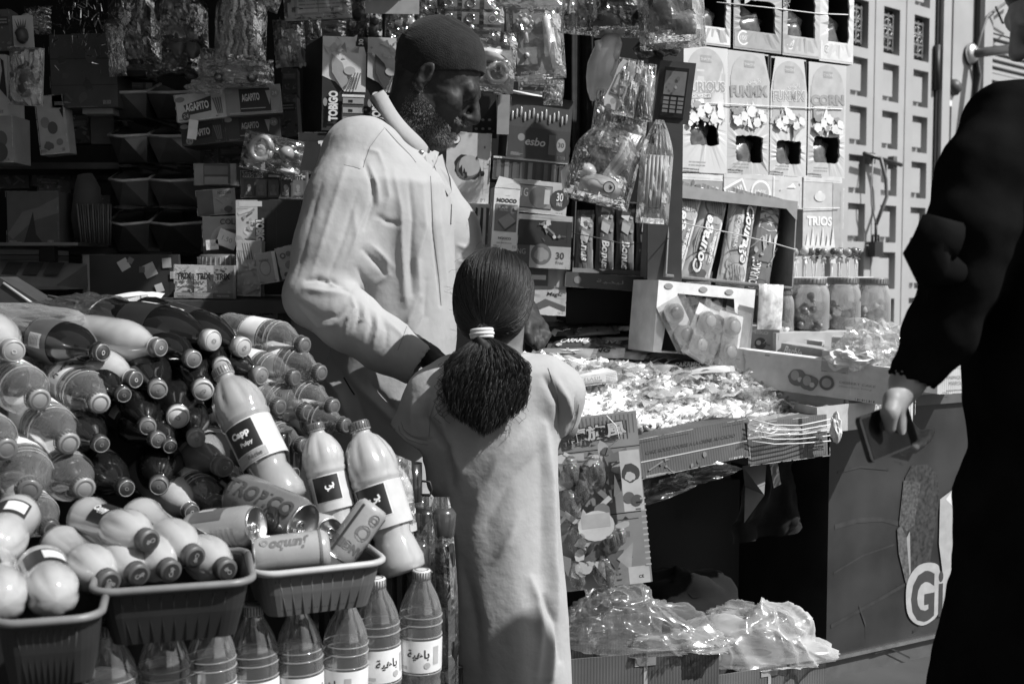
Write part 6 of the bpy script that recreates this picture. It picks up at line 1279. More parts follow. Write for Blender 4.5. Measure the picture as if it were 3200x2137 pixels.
# ------------------------------------------------------------------ bodies and clothes from blended distance fields
class Field:
    def __init__(s, lo, hi, res):
        s.lo = np.array(lo, np.float32); s.res = res; s.n = np.ceil((np.array(hi) - s.lo) / res).astype(int) + 1
        s.a = np.full(tuple(s.n), 1.0, np.float32)
    def box(s, lo, hi, m):
        i0 = np.maximum(0, np.floor((np.array(lo) - m - s.lo) / s.res).astype(int)); i1 = np.minimum(s.n, np.ceil((np.array(hi) + m - s.lo) / s.res).astype(int) + 1)
        if (i1 <= i0).any(): return None
        g = [(s.lo[k] + s.res * np.arange(i0[k], i1[k], dtype=np.float32)) for k in range(3)]
        return tuple(slice(i0[k], i1[k]) for k in range(3)), g[0][:, None, None], g[1][None, :, None], g[2][None, None, :]
    def mix(s, sl, d, k, sub=False):
        a = s.a[sl]
        if sub: d = -d; h = np.clip(.5 - .5 * (a - d) / k, 0, 1); s.a[sl] = a * (1 - h) + d * h + k * h * (1 - h)
        else: h = np.clip(.5 + .5 * (d - a) / k, 0, 1); s.a[sl] = d * (1 - h) + a * h - k * h * (1 - h)
    def cone(s, a, b, ra, rb=None, k=.02, sub=False):
        rb = ra if rb is None else rb; a = np.array(a, np.float32); b = np.array(b, np.float32); m = max(ra, rb) + k + s.res * 3
        q = s.box(np.minimum(a, b), np.maximum(a, b), m)
        if q is None: return
        sl, X, Y, Z = q; ab = b - a; L2 = float(ab @ ab) + 1e-9
        t = np.clip(((X - a[0]) * ab[0] + (Y - a[1]) * ab[1] + (Z - a[2]) * ab[2]) / L2, 0, 1)
        d = np.sqrt((X - a[0] - t * ab[0]) ** 2 + (Y - a[1] - t * ab[1]) ** 2 + (Z - a[2] - t * ab[2]) ** 2) - (ra + (rb - ra) * t); s.mix(sl, d, k, sub)
    def chain(s, pts, rs, k=.02):
        for i in range(len(pts) - 1): s.cone(pts[i], pts[i + 1], rs[i], rs[i + 1], k)
    def ell(s, c, r, M=None, k=.02, sub=False):
        c = np.array(c, np.float32); r = np.array(r, np.float32); q = s.box(c - r.max(), c + r.max(), k + s.res * 3)
        if q is None: return
        sl, X, Y, Z = q; X = X - c[0]; Y = Y - c[1]; Z = Z - c[2]
        if M is not None:
            m = np.array(M.transposed(), np.float32); X, Y, Z = (m[0, 0] * X + m[0, 1] * Y + m[0, 2] * Z, m[1, 0] * X + m[1, 1] * Y + m[1, 2] * Z, m[2, 0] * X + m[2, 1] * Y + m[2, 2] * Z)
        k0 = np.sqrt((X / r[0]) ** 2 + (Y / r[1]) ** 2 + (Z / r[2]) ** 2); k1 = np.sqrt((X / r[0] ** 2) ** 2 + (Y / r[1] ** 2) ** 2 + (Z / r[2] ** 2) ** 2) + 1e-6
        s.mix(sl, k0 * (k0 - 1) / k1, k, sub)
    def loft(s, rows, k=.03, folds=0, amp=0.0, ph=0.0):
        """rows: (z, cx, cy, rx, ry) from top to bottom"""
        rows = sorted(rows); z = [r[0] for r in rows]; c = np.array(rows); R_ = c[:, 3:].max()
        q = s.box((c[:, 1].min() - R_, c[:, 2].min() - R_, z[0]), (c[:, 1].max() + R_, c[:, 2].max() + R_, z[-1]), k + s.res * 3)
        sl, X, Y, Z = q; f = lambda i: np.interp(Z.ravel(), z, c[:, i])[None, None, :].astype(np.float32)
        cx, cy, rx, ry = f(1), f(2), f(3), f(4); u = (X - cx) / rx; v = (Y - cy) / ry; rr = np.sqrt(u * u + v * v); g = 1.0
        if folds:
            th = np.arctan2(v, u); zz = np.clip((z[-1] - Z) / (z[-1] - z[0]), 0, 1); g = 1 + amp * zz * (np.cos(folds * th + ph + 2.2 * zz) + .5 * np.cos((folds * 1.7 + .3) * th + 1.3 + ph))
        d = (rr / g - 1) * np.minimum(rx, ry); e = np.maximum(Z - z[-1], z[0] - Z); d = np.maximum(d, e + 0 * d); s.mix(sl, d, k)
    def cut(s, p, n):
        """keep the side of the plane that n points away from"""
        X, Y, Z = [(s.lo[k] + s.res * np.arange(s.n[k], dtype=np.float32)) for k in range(3)]
        d = (X[:, None, None] - p[0]) * n[0] + (Y[None, :, None] - p[1]) * n[1] + (Z[None, None, :] - p[2]) * n[2]; s.a = np.maximum(s.a, d)
    def mesh(s):
        a = s.a; a[0] = a[-1] = 1; a[:, 0] = a[:, -1] = 1; a[:, :, 0] = a[:, :, -1] = 1
        ins = a < 0; c = np.zeros(tuple(np.array(a.shape) - 1), np.int8); nx, ny, nz = c.shape
        for dx in (0, 1):
            for dy in (0, 1):
                for dz in (0, 1): c += ins[dx:nx + dx, dy:ny + dy, dz:nz + dz]
        act = (c > 0) & (c < 8); I = np.argwhere(act); idx = np.full(c.shape, -1, np.int64); idx[act] = np.arange(len(I))
        acc = np.zeros((len(I), 3)); cnt = np.zeros(len(I)); cor = [(dx, dy, dz) for dx in (0, 1) for dy in (0, 1) for dz in (0, 1)]
        val = {q: a[I[:, 0] + q[0], I[:, 1] + q[1], I[:, 2] + q[2]].astype(float) for q in cor}
        for p in cor:
            for ax in range(3):
                if p[ax]: continue
                q = list(p); q[ax] = 1; q = tuple(q); va, vb = val[p], val[q]; m = (va < 0) != (vb < 0); t = np.where(m, va / np.where(m, va - vb, 1), 0)
                e = np.tile(np.array(p, float), (len(I), 1)); e[:, ax] += t; acc += e * m[:, None]; cnt += m
        V = (I + acc / cnt[:, None]) * s.res + s.lo; Fs = []
        for ax in range(3):
            o = [0, 0, 0]; o[ax] = 1; n = a.shape
            A = ins[:n[0] - o[0], :n[1] - o[1], :n[2] - o[2]]; B = ins[o[0]:, o[1]:, o[2]:]; E = np.argwhere(A != B); b, g = (ax + 1) % 3, (ax + 2) % 3
            E = E[(E[:, b] > 0) & (E[:, g] > 0)]; fl = A[E[:, 0], E[:, 1], E[:, 2]]
            def id_(db, dg): q = E.copy(); q[:, b] -= db; q[:, g] -= dg; return idx[q[:, 0], q[:, 1], q[:, 2]]
            f = np.stack([id_(1, 1), id_(0, 1), id_(0, 0), id_(1, 0)], 1); f[~fl] = f[~fl][:, ::-1]; Fs.append(f)
        return V, np.concatenate(Fs)
def relax(V, Fc, it=2, lam=.5):
    E = np.concatenate([Fc[:, [0, 1]], Fc[:, [1, 2]], Fc[:, [2, 3]], Fc[:, [3, 0]]]); n = len(V)
    for _ in range(it):
        acc = np.zeros_like(V); cnt = np.zeros(n)
        for a, b in ((0, 1), (1, 0)):
            for k in range(3): acc[:, k] += np.bincount(E[:, a], V[E[:, b], k], n)
            cnt += np.bincount(E[:, a], minlength=n)
        V = V + lam * (acc / cnt[:, None] - V)
    return V
def normals(V, Fc):
    fn = np.cross(V[Fc[:, 2]] - V[Fc[:, 0]], V[Fc[:, 3]] - V[Fc[:, 1]]); N = np.zeros_like(V)
    for c in range(4):
        for k in range(3): N[:, k] += np.bincount(Fc[:, c], fn[:, k], len(V))
    return N / (np.linalg.norm(N, axis=1)[:, None] + 1e-9)
def vnoise(P_, f, seed=0):
    """cheap smooth value noise on an array of points"""
    q = P_ * f + seed * 17.13; i = np.floor(q).astype(int); t = q - i; t = t * t * (3 - 2 * t); r = 0
    def h(a, b, c):
        x = (a * 73856093) ^ (b * 19349663) ^ (c * 83492791); x = (x ^ (x >> 13)) * 1274126177; return ((x & 0xffff) / 32767.5) - 1
    for dx in (0, 1):
        for dy in (0, 1):
            for dz in (0, 1):
                w_ = (t[:, 0] if dx else 1 - t[:, 0]) * (t[:, 1] if dy else 1 - t[:, 1]) * (t[:, 2] if dz else 1 - t[:, 2]); r = r + w_ * h(i[:, 0] + dx, i[:, 1] + dy, i[:, 2] + dz)
    return r
def npobj(name, V, Fc, m, parent=None, **kw):
    me = bpy.data.meshes.new(name); me.vertices.add(len(V)); me.vertices.foreach_set('co', V.astype(np.float32).ravel())
    me.loops.add(len(Fc) * 4); me.loops.foreach_set('vertex_index', Fc.astype(np.int32).ravel()); me.polygons.add(len(Fc))
    me.polygons.foreach_set('loop_start', np.arange(0, len(Fc) * 4, 4, dtype=np.int32)); me.update(calc_edges=True); me.materials.append(m)
    me.polygons.foreach_set('use_smooth', np.ones(len(Fc), bool)); me.update(); o = bpy.data.objects.new(name, me); C.objects.link(o)
    if parent: o.parent = parent
    return tag(o, **kw)
def strokes(V, N, lst, Yref, side=-1):
    """folds: polylines given in photo pixels for the camera side of the cloth; each lifts or sinks the cloth"""
    D = np.zeros(len(V)); fw = np.clip(N[:, 1] * side * 1.6 + .45, 0, 1)
    px = 1600 + V[:, 0] / V[:, 1] * F0; py = 850 + (CAMZ - V[:, 2]) / V[:, 1] * F0
    for pts, amp, wd in lst:
        best = np.full(len(V), 1e9); tt = np.zeros(len(V)); n = len(pts) - 1
        for i in range(n):
            a = np.array(pts[i], float); b = np.array(pts[i + 1], float); ab = b - a; t = np.clip(((px - a[0]) * ab[0] + (py - a[1]) * ab[1]) / (ab @ ab), 0, 1)
            d = np.hypot(px - a[0] - t * ab[0], py - a[1] - t * ab[1]); m = d < best; best = np.where(m, d, best); tt = np.where(m, (i + t) / n, tt)
        D += amp * np.exp(-(best / wd) ** 1.5) * (.35 + .65 * np.sin(np.pi * np.clip(tt, .02, .98))) * fw
    return V + N * D[:, None]
from mathutils.bvhtree import BVHTree
def surface(V, Fc): return BVHTree.FromPolygons([tuple(v) for v in V], [tuple(int(i) for i in q) for q in Fc])
def stitch(bv, name, parent, inv, lines, m, r=.0009, lift=.0008):
    c0 = Vector((0, 0, CAMZ))
    for ln in lines:
        pts = []
        for i in range(len(ln) - 1):
            n = max(2, int(math.dist(ln[i], ln[i + 1]) / 7))
            for k in range(n): t = k / n; d = (P(ln[i][0] * (1 - t) + ln[i + 1][0] * t, ln[i][1] * (1 - t) + ln[i + 1][1] * t, 1.0) - c0).normalized(); h = bv.ray_cast(c0, d); pts.append(h[0] + h[1] * lift if h[0] else None)
        run = []
        for q in pts + [None]:
            if q is None or (run and (q - run[-1]).length > .03):
                if len(run) > 2: mb = MB(); mb.tube(run, r, m, 4); o = mb.build(name, parent=parent); o.data.transform(inv)
                run = [q] if q is not None else []
            else: run.append(q)
def hand(f, wrist, palm_end, side, fingers, thumb, r=.0085, k=.006):
    """palm from wrist to the knuckles, side = direction across the knuckles; fingers = four lists of joints, thumb = joints"""
    w_, p, s = Vector(wrist), Vector(palm_end), Vector(side).normalized()
    for q in (-1.2, -.4, .4, 1.2): f.cone(w_ + s * q * .012, p + s * q * .018, .015, .0115, .012)
    for i, fg in enumerate(fingers):
        pts = [p + s * ((i - 1.5) * .0185)] + [Vector(x) for x in fg]; rs = [r * 1.1, r, r * .92, r * .8]
        f.chain(pts, rs[:len(pts)], k)
        for j in pts[1:-1]: f.ell(j, (r * 1.08,) * 3, None, .004)
    tp = [w_ + (p - w_) * .25 + s * (-.028)] + [Vector(x) for x in thumb]; f.chain(tp, [r * 1.7, r * 1.25, r * 1.15, r * .95][:len(tp)], .012)
def head(f, M, sc=1.0, female=False):
    """head facing local +x, up +z"""
    R3 = M.to_3x3().normalized(); T = lambda x, y, z: M @ (Vector((x, y, z)) * sc); q = sc
    f.ell(T(-.012, 0, .022), (.098 * q, .076 * q, .09 * q), R3, .01); f.ell(T(.034, 0, -.045), (.062 * q, .058 * q, .085 * q), R3, .03)
    for s in (-1, 1):
        f.cone(T(-.012, .05 * s, -.07), T(.06, .016 * s, -.118), .022 * q, .018 * q, .03 * q); f.ell(T(.066, .044 * s, -.038), (.02 * q,) * 3, None, .02 * q)
        f.ell(T(.099, .033 * s, -.012), (.013 * q, .017 * q, .012 * q), R3, .012 * q, True); f.ell(T(.083, .032 * s, -.012), (.0135 * q,) * 3, None, .002)
        f.cone(T(.094, .02 * s, -.004 - .004), T(.09, .042 * s, -.005), .004 * q, .003 * q, .004); f.ell(T(.104, .012 * s, -.052), (.010 * q, .009 * q, .008 * q), R3, .006)
        E = R3 @ Euler((0, R(12), R(18 * s))).to_matrix()
        f.ell(T(-.008, .078 * s, -.018), (.019 * q, .009 * q, .033 * q), E, .006); f.ell(T(-.004, .087 * s, -.014), (.010 * q, .007 * q, .019 * q), E, .004, True); f.ell(T(-.002, .08 * s, -.045), (.008 * q, .007 * q, .009 * q), None, .005)
    f.cone(T(.086, -.034, .006), T(.086, .034, .006), .0125 * q, None, .015 * q)
    f.cone(T(.094, 0, .0), T(.119, 0, -.044), .0085 * q, .0125 * q, .010 * q); f.ell(T(.116, 0, -.05), (.012 * q, .011 * q, .009 * q), R3, .006)
    f.cone(T(.093, -.02, -.074), T(.093, .02, -.074), .0075 * q, None, .006); f.cone(T(.091, -.017, -.086), T(.091, .017, -.086), .008 * q, None, .006); f.cone(T(.104, -.022, -.080), T(.104, .022, -.080), .0028 * q, None, .004, True)
    f.ell(T(.072, 0, -.116), (.024 * q, .024 * q, .02 * q), R3, .02 * q)
SKIN_D = G(.028, .58, 'skin', .25, 40, .15); SKIN_L = G(.30, .45, 'skin', .2, 40, .1)
ROBE = G(.38, .8, 'cloth', .06, 13, .28); DRESS = G(.40, .85, 'cloth', .06, 15, .3)

# ------------------------------------------------------------------ the seller
def seller():
    Wp = lambda x, y, Y=2.75: P(x, y, Y)
    o = empty('person', 'older man in a pale long robe and dark knitted cap looking down behind the bottles', 'person', (P(1200, 850, 2.75).x, 2.75, 0))
    inv = Matrix.Translation(-o.location)
    HM = Matrix.Translation(Wp(1370, 236)) @ Euler((0, R(29), R(-8))).to_matrix().to_4x4(); sc = 1.08
    f = Field((-.68, 2.35, .0), (.22, 3.08, 1.74), .0045)
    head(f, HM, sc)
    f.cone(Wp(1300, 300), Wp(1240, 430), .050, .052, .03); f.cone(HM @ Vector((-.035, 0, -.05)), Wp(1270, 410), .05, .050, .03)
    f.loft([(P(0, 500, 2.75).z, Wp(1235, 0).x, 2.75, .05, .07), (P(0, 600, 2.75).z, Wp(1225, 0).x, 2.75, .10, .14), (P(0, 1100, 2.75).z, Wp(1225, 0).x, 2.75, .10, .13), (.85, Wp(1205, 0).x, 2.75, .10, .13)], .04)
    f.chain([Wp(1110, 540, 2.62), Wp(985, 905, 2.54), Wp(1345, 1118, 2.50)], [.05, .042, .028], .02); f.chain([Wp(1290, 560, 2.9), Wp(1450, 850, 2.9), Wp(1640, 965, 2.66)], [.05, .04, .028], .02)
    for y in (2.66, 2.86): f.chain([(-.34, y, .85), (-.37, y, .45), (-.38, y + .0, .07)], [.06, .05, .04], .03); f.cone((-.41, y, .035), (-.22, y, .03), .035, .03, .02)
    # right hand, half hidden behind the child
    wr, pe = Wp(1345, 1118, 2.50), Wp(1425, 1150, 2.52)
    hand(f, wr, pe, (0, 1, .1), [[Wp(1452, 1158, 2.49 + .018 * i), Wp(1470, 1172, 2.49 + .018 * i), Wp(1470, 1192, 2.49 + .018 * i)] for i in range(4)], [Wp(1410, 1125, 2.47), Wp(1440, 1135, 2.46)])
    # left hand picking at the sweets: palm faces left, fingers hang and bend
    wr, pe = Wp(1640, 965, 2.66), Wp(1672, 1012, 2.62)
    hand(f, wr, pe, (.55, .8, .1), [[Wp(1655, 1040, 2.60), Wp(1662, 1066, 2.60), Wp(1672, 1086, 2.60)], [Wp(1676, 1042, 2.61), Wp(1684, 1068, 2.60), Wp(1680, 1090, 2.59)], [Wp(1692, 1032, 2.63), Wp(1704, 1058, 2.61), Wp(1694, 1082, 2.60)], [Wp(1700, 1020, 2.65), Wp(1712, 1045, 2.63), Wp(1704, 1070, 2.62)]], [Wp(1640, 1015, 2.60), Wp(1645, 1045, 2.58), Wp(1658, 1070, 2.58)], .0088)
    V, Fc = f.mesh(); V = relax(V, Fc, 2, .4); N = normals(V, Fc)
    V = V + N * (.0012 * vnoise(V, 90, 1) + .0008 * vnoise(V, 220, 2))[:, None]
    # wrinkles: forehead, eye corner, cheek fold
    V = strokes(V, N, [([(1440, 268), (1490, 262)], -.0015, 3), ([(1440, 282), (1492, 276)], -.0015, 3), ([(1440, 330), (1415, 345)], -.0012, 3), ([(1440, 322), (1412, 330)], -.0012, 3), ([(1435, 375), (1420, 410), (1395, 430)], -.0025, 5)], 2.75)
    BV = V; BN = normals(V, Fc); npobj('body', V - np.array(o.location), Fc, SKIN_D, o)
    # knitted cap
    c = HM @ Vector((-.012, 0, .024)); f = Field(c - Vector((.14, .12, .1)), c + Vector((.14, .12, .14)), .003); R3 = HM.to_3x3()
    f.ell(HM @ Vector((-.012, 0, .034)), (.111, .089, .103), R3, .01); f.cut(Wp(1370, 244), Vector((.07, 0, -1)).normalized())
    V, Fc = f.mesh(); V = relax(V, Fc, 2, .4); N = normals(V, Fc); loc = (np.array(HM.inverted().to_3x3()) @ (V - np.array(HM.translation)).T).T
    rr = np.hypot(loc[:, 0] + .012, loc[:, 1] * 1.2); V = V + N * (.0022 * np.exp(-((rr - .052) / .006) ** 2) * (loc[:, 2] > .05) - .002 * np.exp(-((rr - .043) / .005) ** 2) * (loc[:, 2] > .05) + .0002 * np.sin(loc[:, 2] * 900) + .0008 * vnoise(V, 60, 3))[:, None]
    npobj('knitted_cap', V - np.array(o.location), Fc, G(.022, .85, 'cloth', .2, 90, .4), o)
    # short beard: fine bristles rooted on the skin of the jaw, lip and chin
    Hi = np.array(HM.inverted().to_3x3()) / sc; Lc = (Hi @ (BV - np.array(HM.translation)).T).T; x_, y_, z_ = Lc[:, 0], np.abs(Lc[:, 1]), Lc[:, 2]
    m = (z_ < -.046 - .44 * (x_ + .01)) & (z_ > -.165) & (x_ > -.022) & (x_ < .13) & ~((x_ > .082) & (y_ < .022) & (z_ > -.092)) & (z_ > -.150 - .1 * (.05 - x_)) & (y_ < .085)
    m |= (x_ > .085) & (y_ < .030) & (z_ > -.071) & (z_ < -.060)
    m |= (x_ > -.012) & (x_ < .006) & (z_ > -.05) & (z_ < .0) & (y_ > .06) & (y_ < .078)
    ids = np.nonzero(m)[0]; rnd = random.Random(2); mb = MB(); tones = [G(.42, .6, 'hair'), G(.6, .6, 'hair'), G(.16, .6, 'hair'), G(.3, .6, 'hair')]
    for k in range(12000):
        i = ids[int(rnd.random() * len(ids))]; n = Vector(BN[i]); p = Vector(BV[i]) + Vector((rnd.uniform(-1, 1), rnd.uniform(-1, 1), rnd.uniform(-1, 1))) * .0022; p -= n * .001
        n = (n + Vector((rnd.uniform(-.5, .5), rnd.uniform(-.5, .5), rnd.uniform(-1.1, -.3)))).normalized(); w3 = min(1, max(0, (Hi @ (np.array(p) - np.array(HM.translation)))[0] / .09)); L = rnd.uniform(.002, .005) + .005 * w3; d = n.orthogonal().normalized() * .00032; e = n.cross(d); t = rnd.choice(tones[:2] + tones[3:] if rnd.random() < .25 + .6 * w3 else tones[2:])
        mb.add([p - d, p + d, p + n * L], [(0, 1, 2)], t); mb.add([p - e, p + e, p + n * L], [(0, 1, 2)], t)
    b = mb.build('beard', parent=o); b.data.transform(inv)
    # robe
    f = Field((-.70, 2.32, .08), (.20, 3.1, 1.5), .0042); X = lambda x, Y=2.75: P(x, 850, Y).x; Z = lambda y, Y=2.75: P(1600, y, Y).z
    f.loft([(Z(452), X(1236), 2.75, .06, .06), (Z(480), X(1228), 2.75, .088, .10), (Z(520), X(1225), 2.75, .115, .15), (Z(580), X(1228), 2.75, .135, .195), (Z(700), X(1236), 2.75, .142, .19), (Z(860), X(1240), 2.75, .142, .175), (Z(1050), X(1238), 2.75, .146, .17), (Z(1250), X(1190), 2.75, .165, .19), (.6, X(1165), 2.75, .18, .2), (.10, X(1150), 2.75, .2, .22)], .03, 7, .035, .6)
    f.cone(Wp(1215, 450), Wp(1150, 505, 2.70), .066, .10, .04)
    f.chain([Wp(1140, 505, 2.66), Wp(1085, 640, 2.61), Wp(1040, 780, 2.57), Wp(985, 925, 2.53)], [.092, .085, .076, .066], .06)
    f.chain([Wp(985, 925, 2.53), Wp(1090, 1000, 2.50), Wp(1200, 1075, 2.49), Wp(1292, 1132, 2.49)], [.068, .066, .058, .050], .025)
    f.chain([Wp(1300, 560, 2.90), Wp(1400, 720, 2.93), Wp(1455, 860, 2.92)], [.08, .075, .065], .03); f.chain([Wp(1455, 860, 2.92), Wp(1560, 925, 2.8)], [.065, .05], .02)
    # hollow sleeve ends
    f.cone(Wp(1305, 1140, 2.49), Wp(1370, 1180, 2.485), .043, .052, .004, True); f.cut(Wp(1301, 1138, 2.49), Vector((9, 9, 9))) if False else None
    V, Fc = f.mesh(); V = relax(V, Fc, 3, .5); N = normals(V, Fc)
    T = lambda *pts: [(850 + x * .4785, 350 + y * .4785) for x, y in pts]
    st = [(T((610, 330), (660, 470), (668, 600), (610, 760)), -.012, 9), (T((640, 350), (690, 480), (700, 600)), .008, 9),
          (T((740, 380), (765, 560), (715, 700)), .010, 16), (T((800, 400), (845, 640), (850, 900), (870, 1200), (880, 1250)), .013, 17), (T((900, 450), (925, 700), (905, 1000), (915, 1180)), -.012, 13),
          (T((985, 480), (1000, 760), (945, 950), (965, 1200)), .014, 17), (T((1040, 420), (1050, 700), (1075, 1000), (1100, 1260)), -.010, 6), (T((1075, 430), (1100, 760), (1130, 1080), (1140, 1180)), .009, 13),
          (T((600, 900), (680, 980), (745, 1060)), -.011, 11), (T((640, 860), (720, 930), (790, 1010)), .008, 12), (T((690, 680), (760, 720), (840, 735)), -.008, 10), (T((680, 1120), (760, 1060), (750, 980)), .008, 12), (T((560, 1020), (630, 1150), (640, 1250)), -.010, 13),
          (T((870, 1420), (900, 1330), (960, 1200)), .010, 12), (T((940, 1440), (1000, 1330), (1010, 1100)), -.008, 12),
          (T((230, 1100), (300, 1090), (400, 1110), (510, 1170)), -.016, 12), (T((220, 1150), (330, 1170), (480, 1190)), .012, 14), (T((370, 1090), (400, 1130), (500, 1150)), .010, 7), (T((160, 1230), (300, 1340), (420, 1330), (470, 1270)), -.010, 12), (T((180, 1270), (300, 1400), (400, 1390), (480, 1330)), .008, 10),
          (T((520, 1210), (545, 1280), (500, 1340), (470, 1450)), .010, 8), (T((565, 1250), (570, 1330), (540, 1420)), -.010, 8), (T((610, 1270), (600, 1350), (570, 1360)), .010, 7), (T((640, 1290), (650, 1380), (620, 1480)), -.009, 8), (T((680, 1310), (690, 1420), (660, 1510)), .010, 8), (T((720, 1350), (750, 1430), (740, 1520)), -.006, 9), (T((760, 1370), (830, 1440), (860, 1470)), .007, 9),
          (T((540, 640), (550, 800), (520, 930)), .006, 14), ([(1090, 500), (1030, 690), (975, 860)], .006, 13), ([(1120, 600), (1070, 760), (1020, 880)], -.006, 11), ([(1010, 560), (965, 720), (930, 860)], -.004, 12), ([(1150, 640), (1120, 720), (1080, 830)], .005, 9),
          (T((480, 350), (540, 362), (595, 380)), -.0025, 3), (T((730, 100), (640, 210), (590, 380)), -.003, 3), (T((730, 100), (830, 210), (930, 310)), -.006, 5), (T((630, 250), (700, 270), (740, 380)), .006, 9), (T((860, 1395), (960, 1480)), -.002, 4),
          ([(960, 1110), (1060, 1230), (1090, 1330)], .014, 20), ([(1020, 1110), (1110, 1230), (1150, 1350)], -.012, 18), ([(1090, 1180), (1180, 1270), (1240, 1330)], .012, 18), ([(1160, 1200), (1230, 1280)], -.01, 14),
          (T((885, 1410), (905, 1470), (870, 1600)), -.0035, 4), ([(1430, 765), (1470, 780)], .008, 8), ([(1435, 790), (1480, 805)], -.006, 7), ([(1435, 815), (1490, 825)], .008, 8), ([(1440, 842), (1490, 860)], -.006, 8)]
    st = [(a_, b_ * .62, c_ * .72) for a_, b_, c_ in st]; V = strokes(V, N, st, 2.75); N = normals(V, Fc); V = V + N * (.0007 * vnoise(V * np.array([1, 1, .3]), 26, 5) + .0005 * vnoise(V * np.array([1, 1, .5]), 80, 6))[:, None]
    npobj('robe', V - np.array(o.location), Fc, ROBE, o); bv = surface(V, Fc)
    stitch(bv, 'seam', o, inv, [T((735, 105), (690, 160), (640, 230), (605, 330), (592, 380)), T((470, 348), (530, 358), (592, 380)), T((1035, 420), (1045, 600), (1052, 760), (1090, 1080), (1105, 1280)), T((740, 110), (820, 200), (900, 280), (950, 345)), T((880, 1400), (850, 1480), (815, 1570))], G(.2, .9, 'cloth'), .0005)
    stitch(bv, 'seam', o, inv, [[(1075, 1180), (1095, 1215), (1112, 1240)], T((1170, 590), (1165, 750))], G(.05, .9, 'cloth'), .0018)
    # stand collar
    mb = MB(); a = Vector((.62, 0, -.785)); nn = Vector((-.62, 0, -.785)); c = Wp(1269, 380); nseg = 48
    def ring(off, k, ex=0): 
        t = 2 * math.pi * k / nseg; q = 1 + ex; return c + a * (.088 * q * math.cos(t)) + Vector((0, 1, 0)) * (.092 * q * math.sin(t)) + nn * off
    vs = []; fs = []
    for off, ex in ((0, 0), (.0, .05), (.018, .11), (.036, .22), (.036, .16), (.0, 0)):
        for k in range(nseg): vs.append(ring(off + .004 * math.sin(3 * k / nseg * 6.28), k, ex))
    for j in range(5):
        for k in range(nseg): q = (k + 1) % nseg; fs.append((j * nseg + k, j * nseg + q, (j + 1) * nseg + q, (j + 1) * nseg + k))
    mb.add(vs, fs, ROBE, True); col = mb.build('collar', parent=o); col.data.transform(inv)
    for x, y in ((1303, 487), (1316, 476)):
        mb = MB(); p = Wp(x, y, 2.675); mb.lathe([(.001, .003), (.005, .003), (.0065, 0), (.0065, -.002)], G(.45, .3, 'metal'), 14, Matrix.Translation(p) @ Euler((R(70), R(20), 0)).to_matrix().to_4x4()); k = mb.build('snap_button', parent=o); k.data.transform(inv)
    # open neck flap and chest pocket edge
    def patch(name, pts, Y, m=ROBE, t=.004):
        mb = MB(); vs = [Wp(x, y, Y[i] if isinstance(Y, (list, tuple)) else Y) for i, (x, y) in enumerate(pts)]; n = len(vs)
        mb.add(vs + [v + Vector((0, t, 0)) for v in vs], [tuple(range(n)), tuple(range(n, 2 * n))[::-1]] + [(i, n + i, n + (i + 1) % n, (i + 1) % n) for i in range(n)], m); k = mb.build(name, parent=o); k.data.transform(inv)
    patch('neck_flap', [(1310, 520), (1330, 485), (1358, 470), (1372, 476), (1365, 505), (1342, 548)], [2.66, 2.67, 2.70, 2.71, 2.68, 2.655])
    patch('placket', [(1352, 500), (1382, 482), (1408, 560), (1412, 600), (1400, 610), (1372, 560)], [2.68, 2.71, 2.70, 2.70, 2.69, 2.68])
    return o
seller()

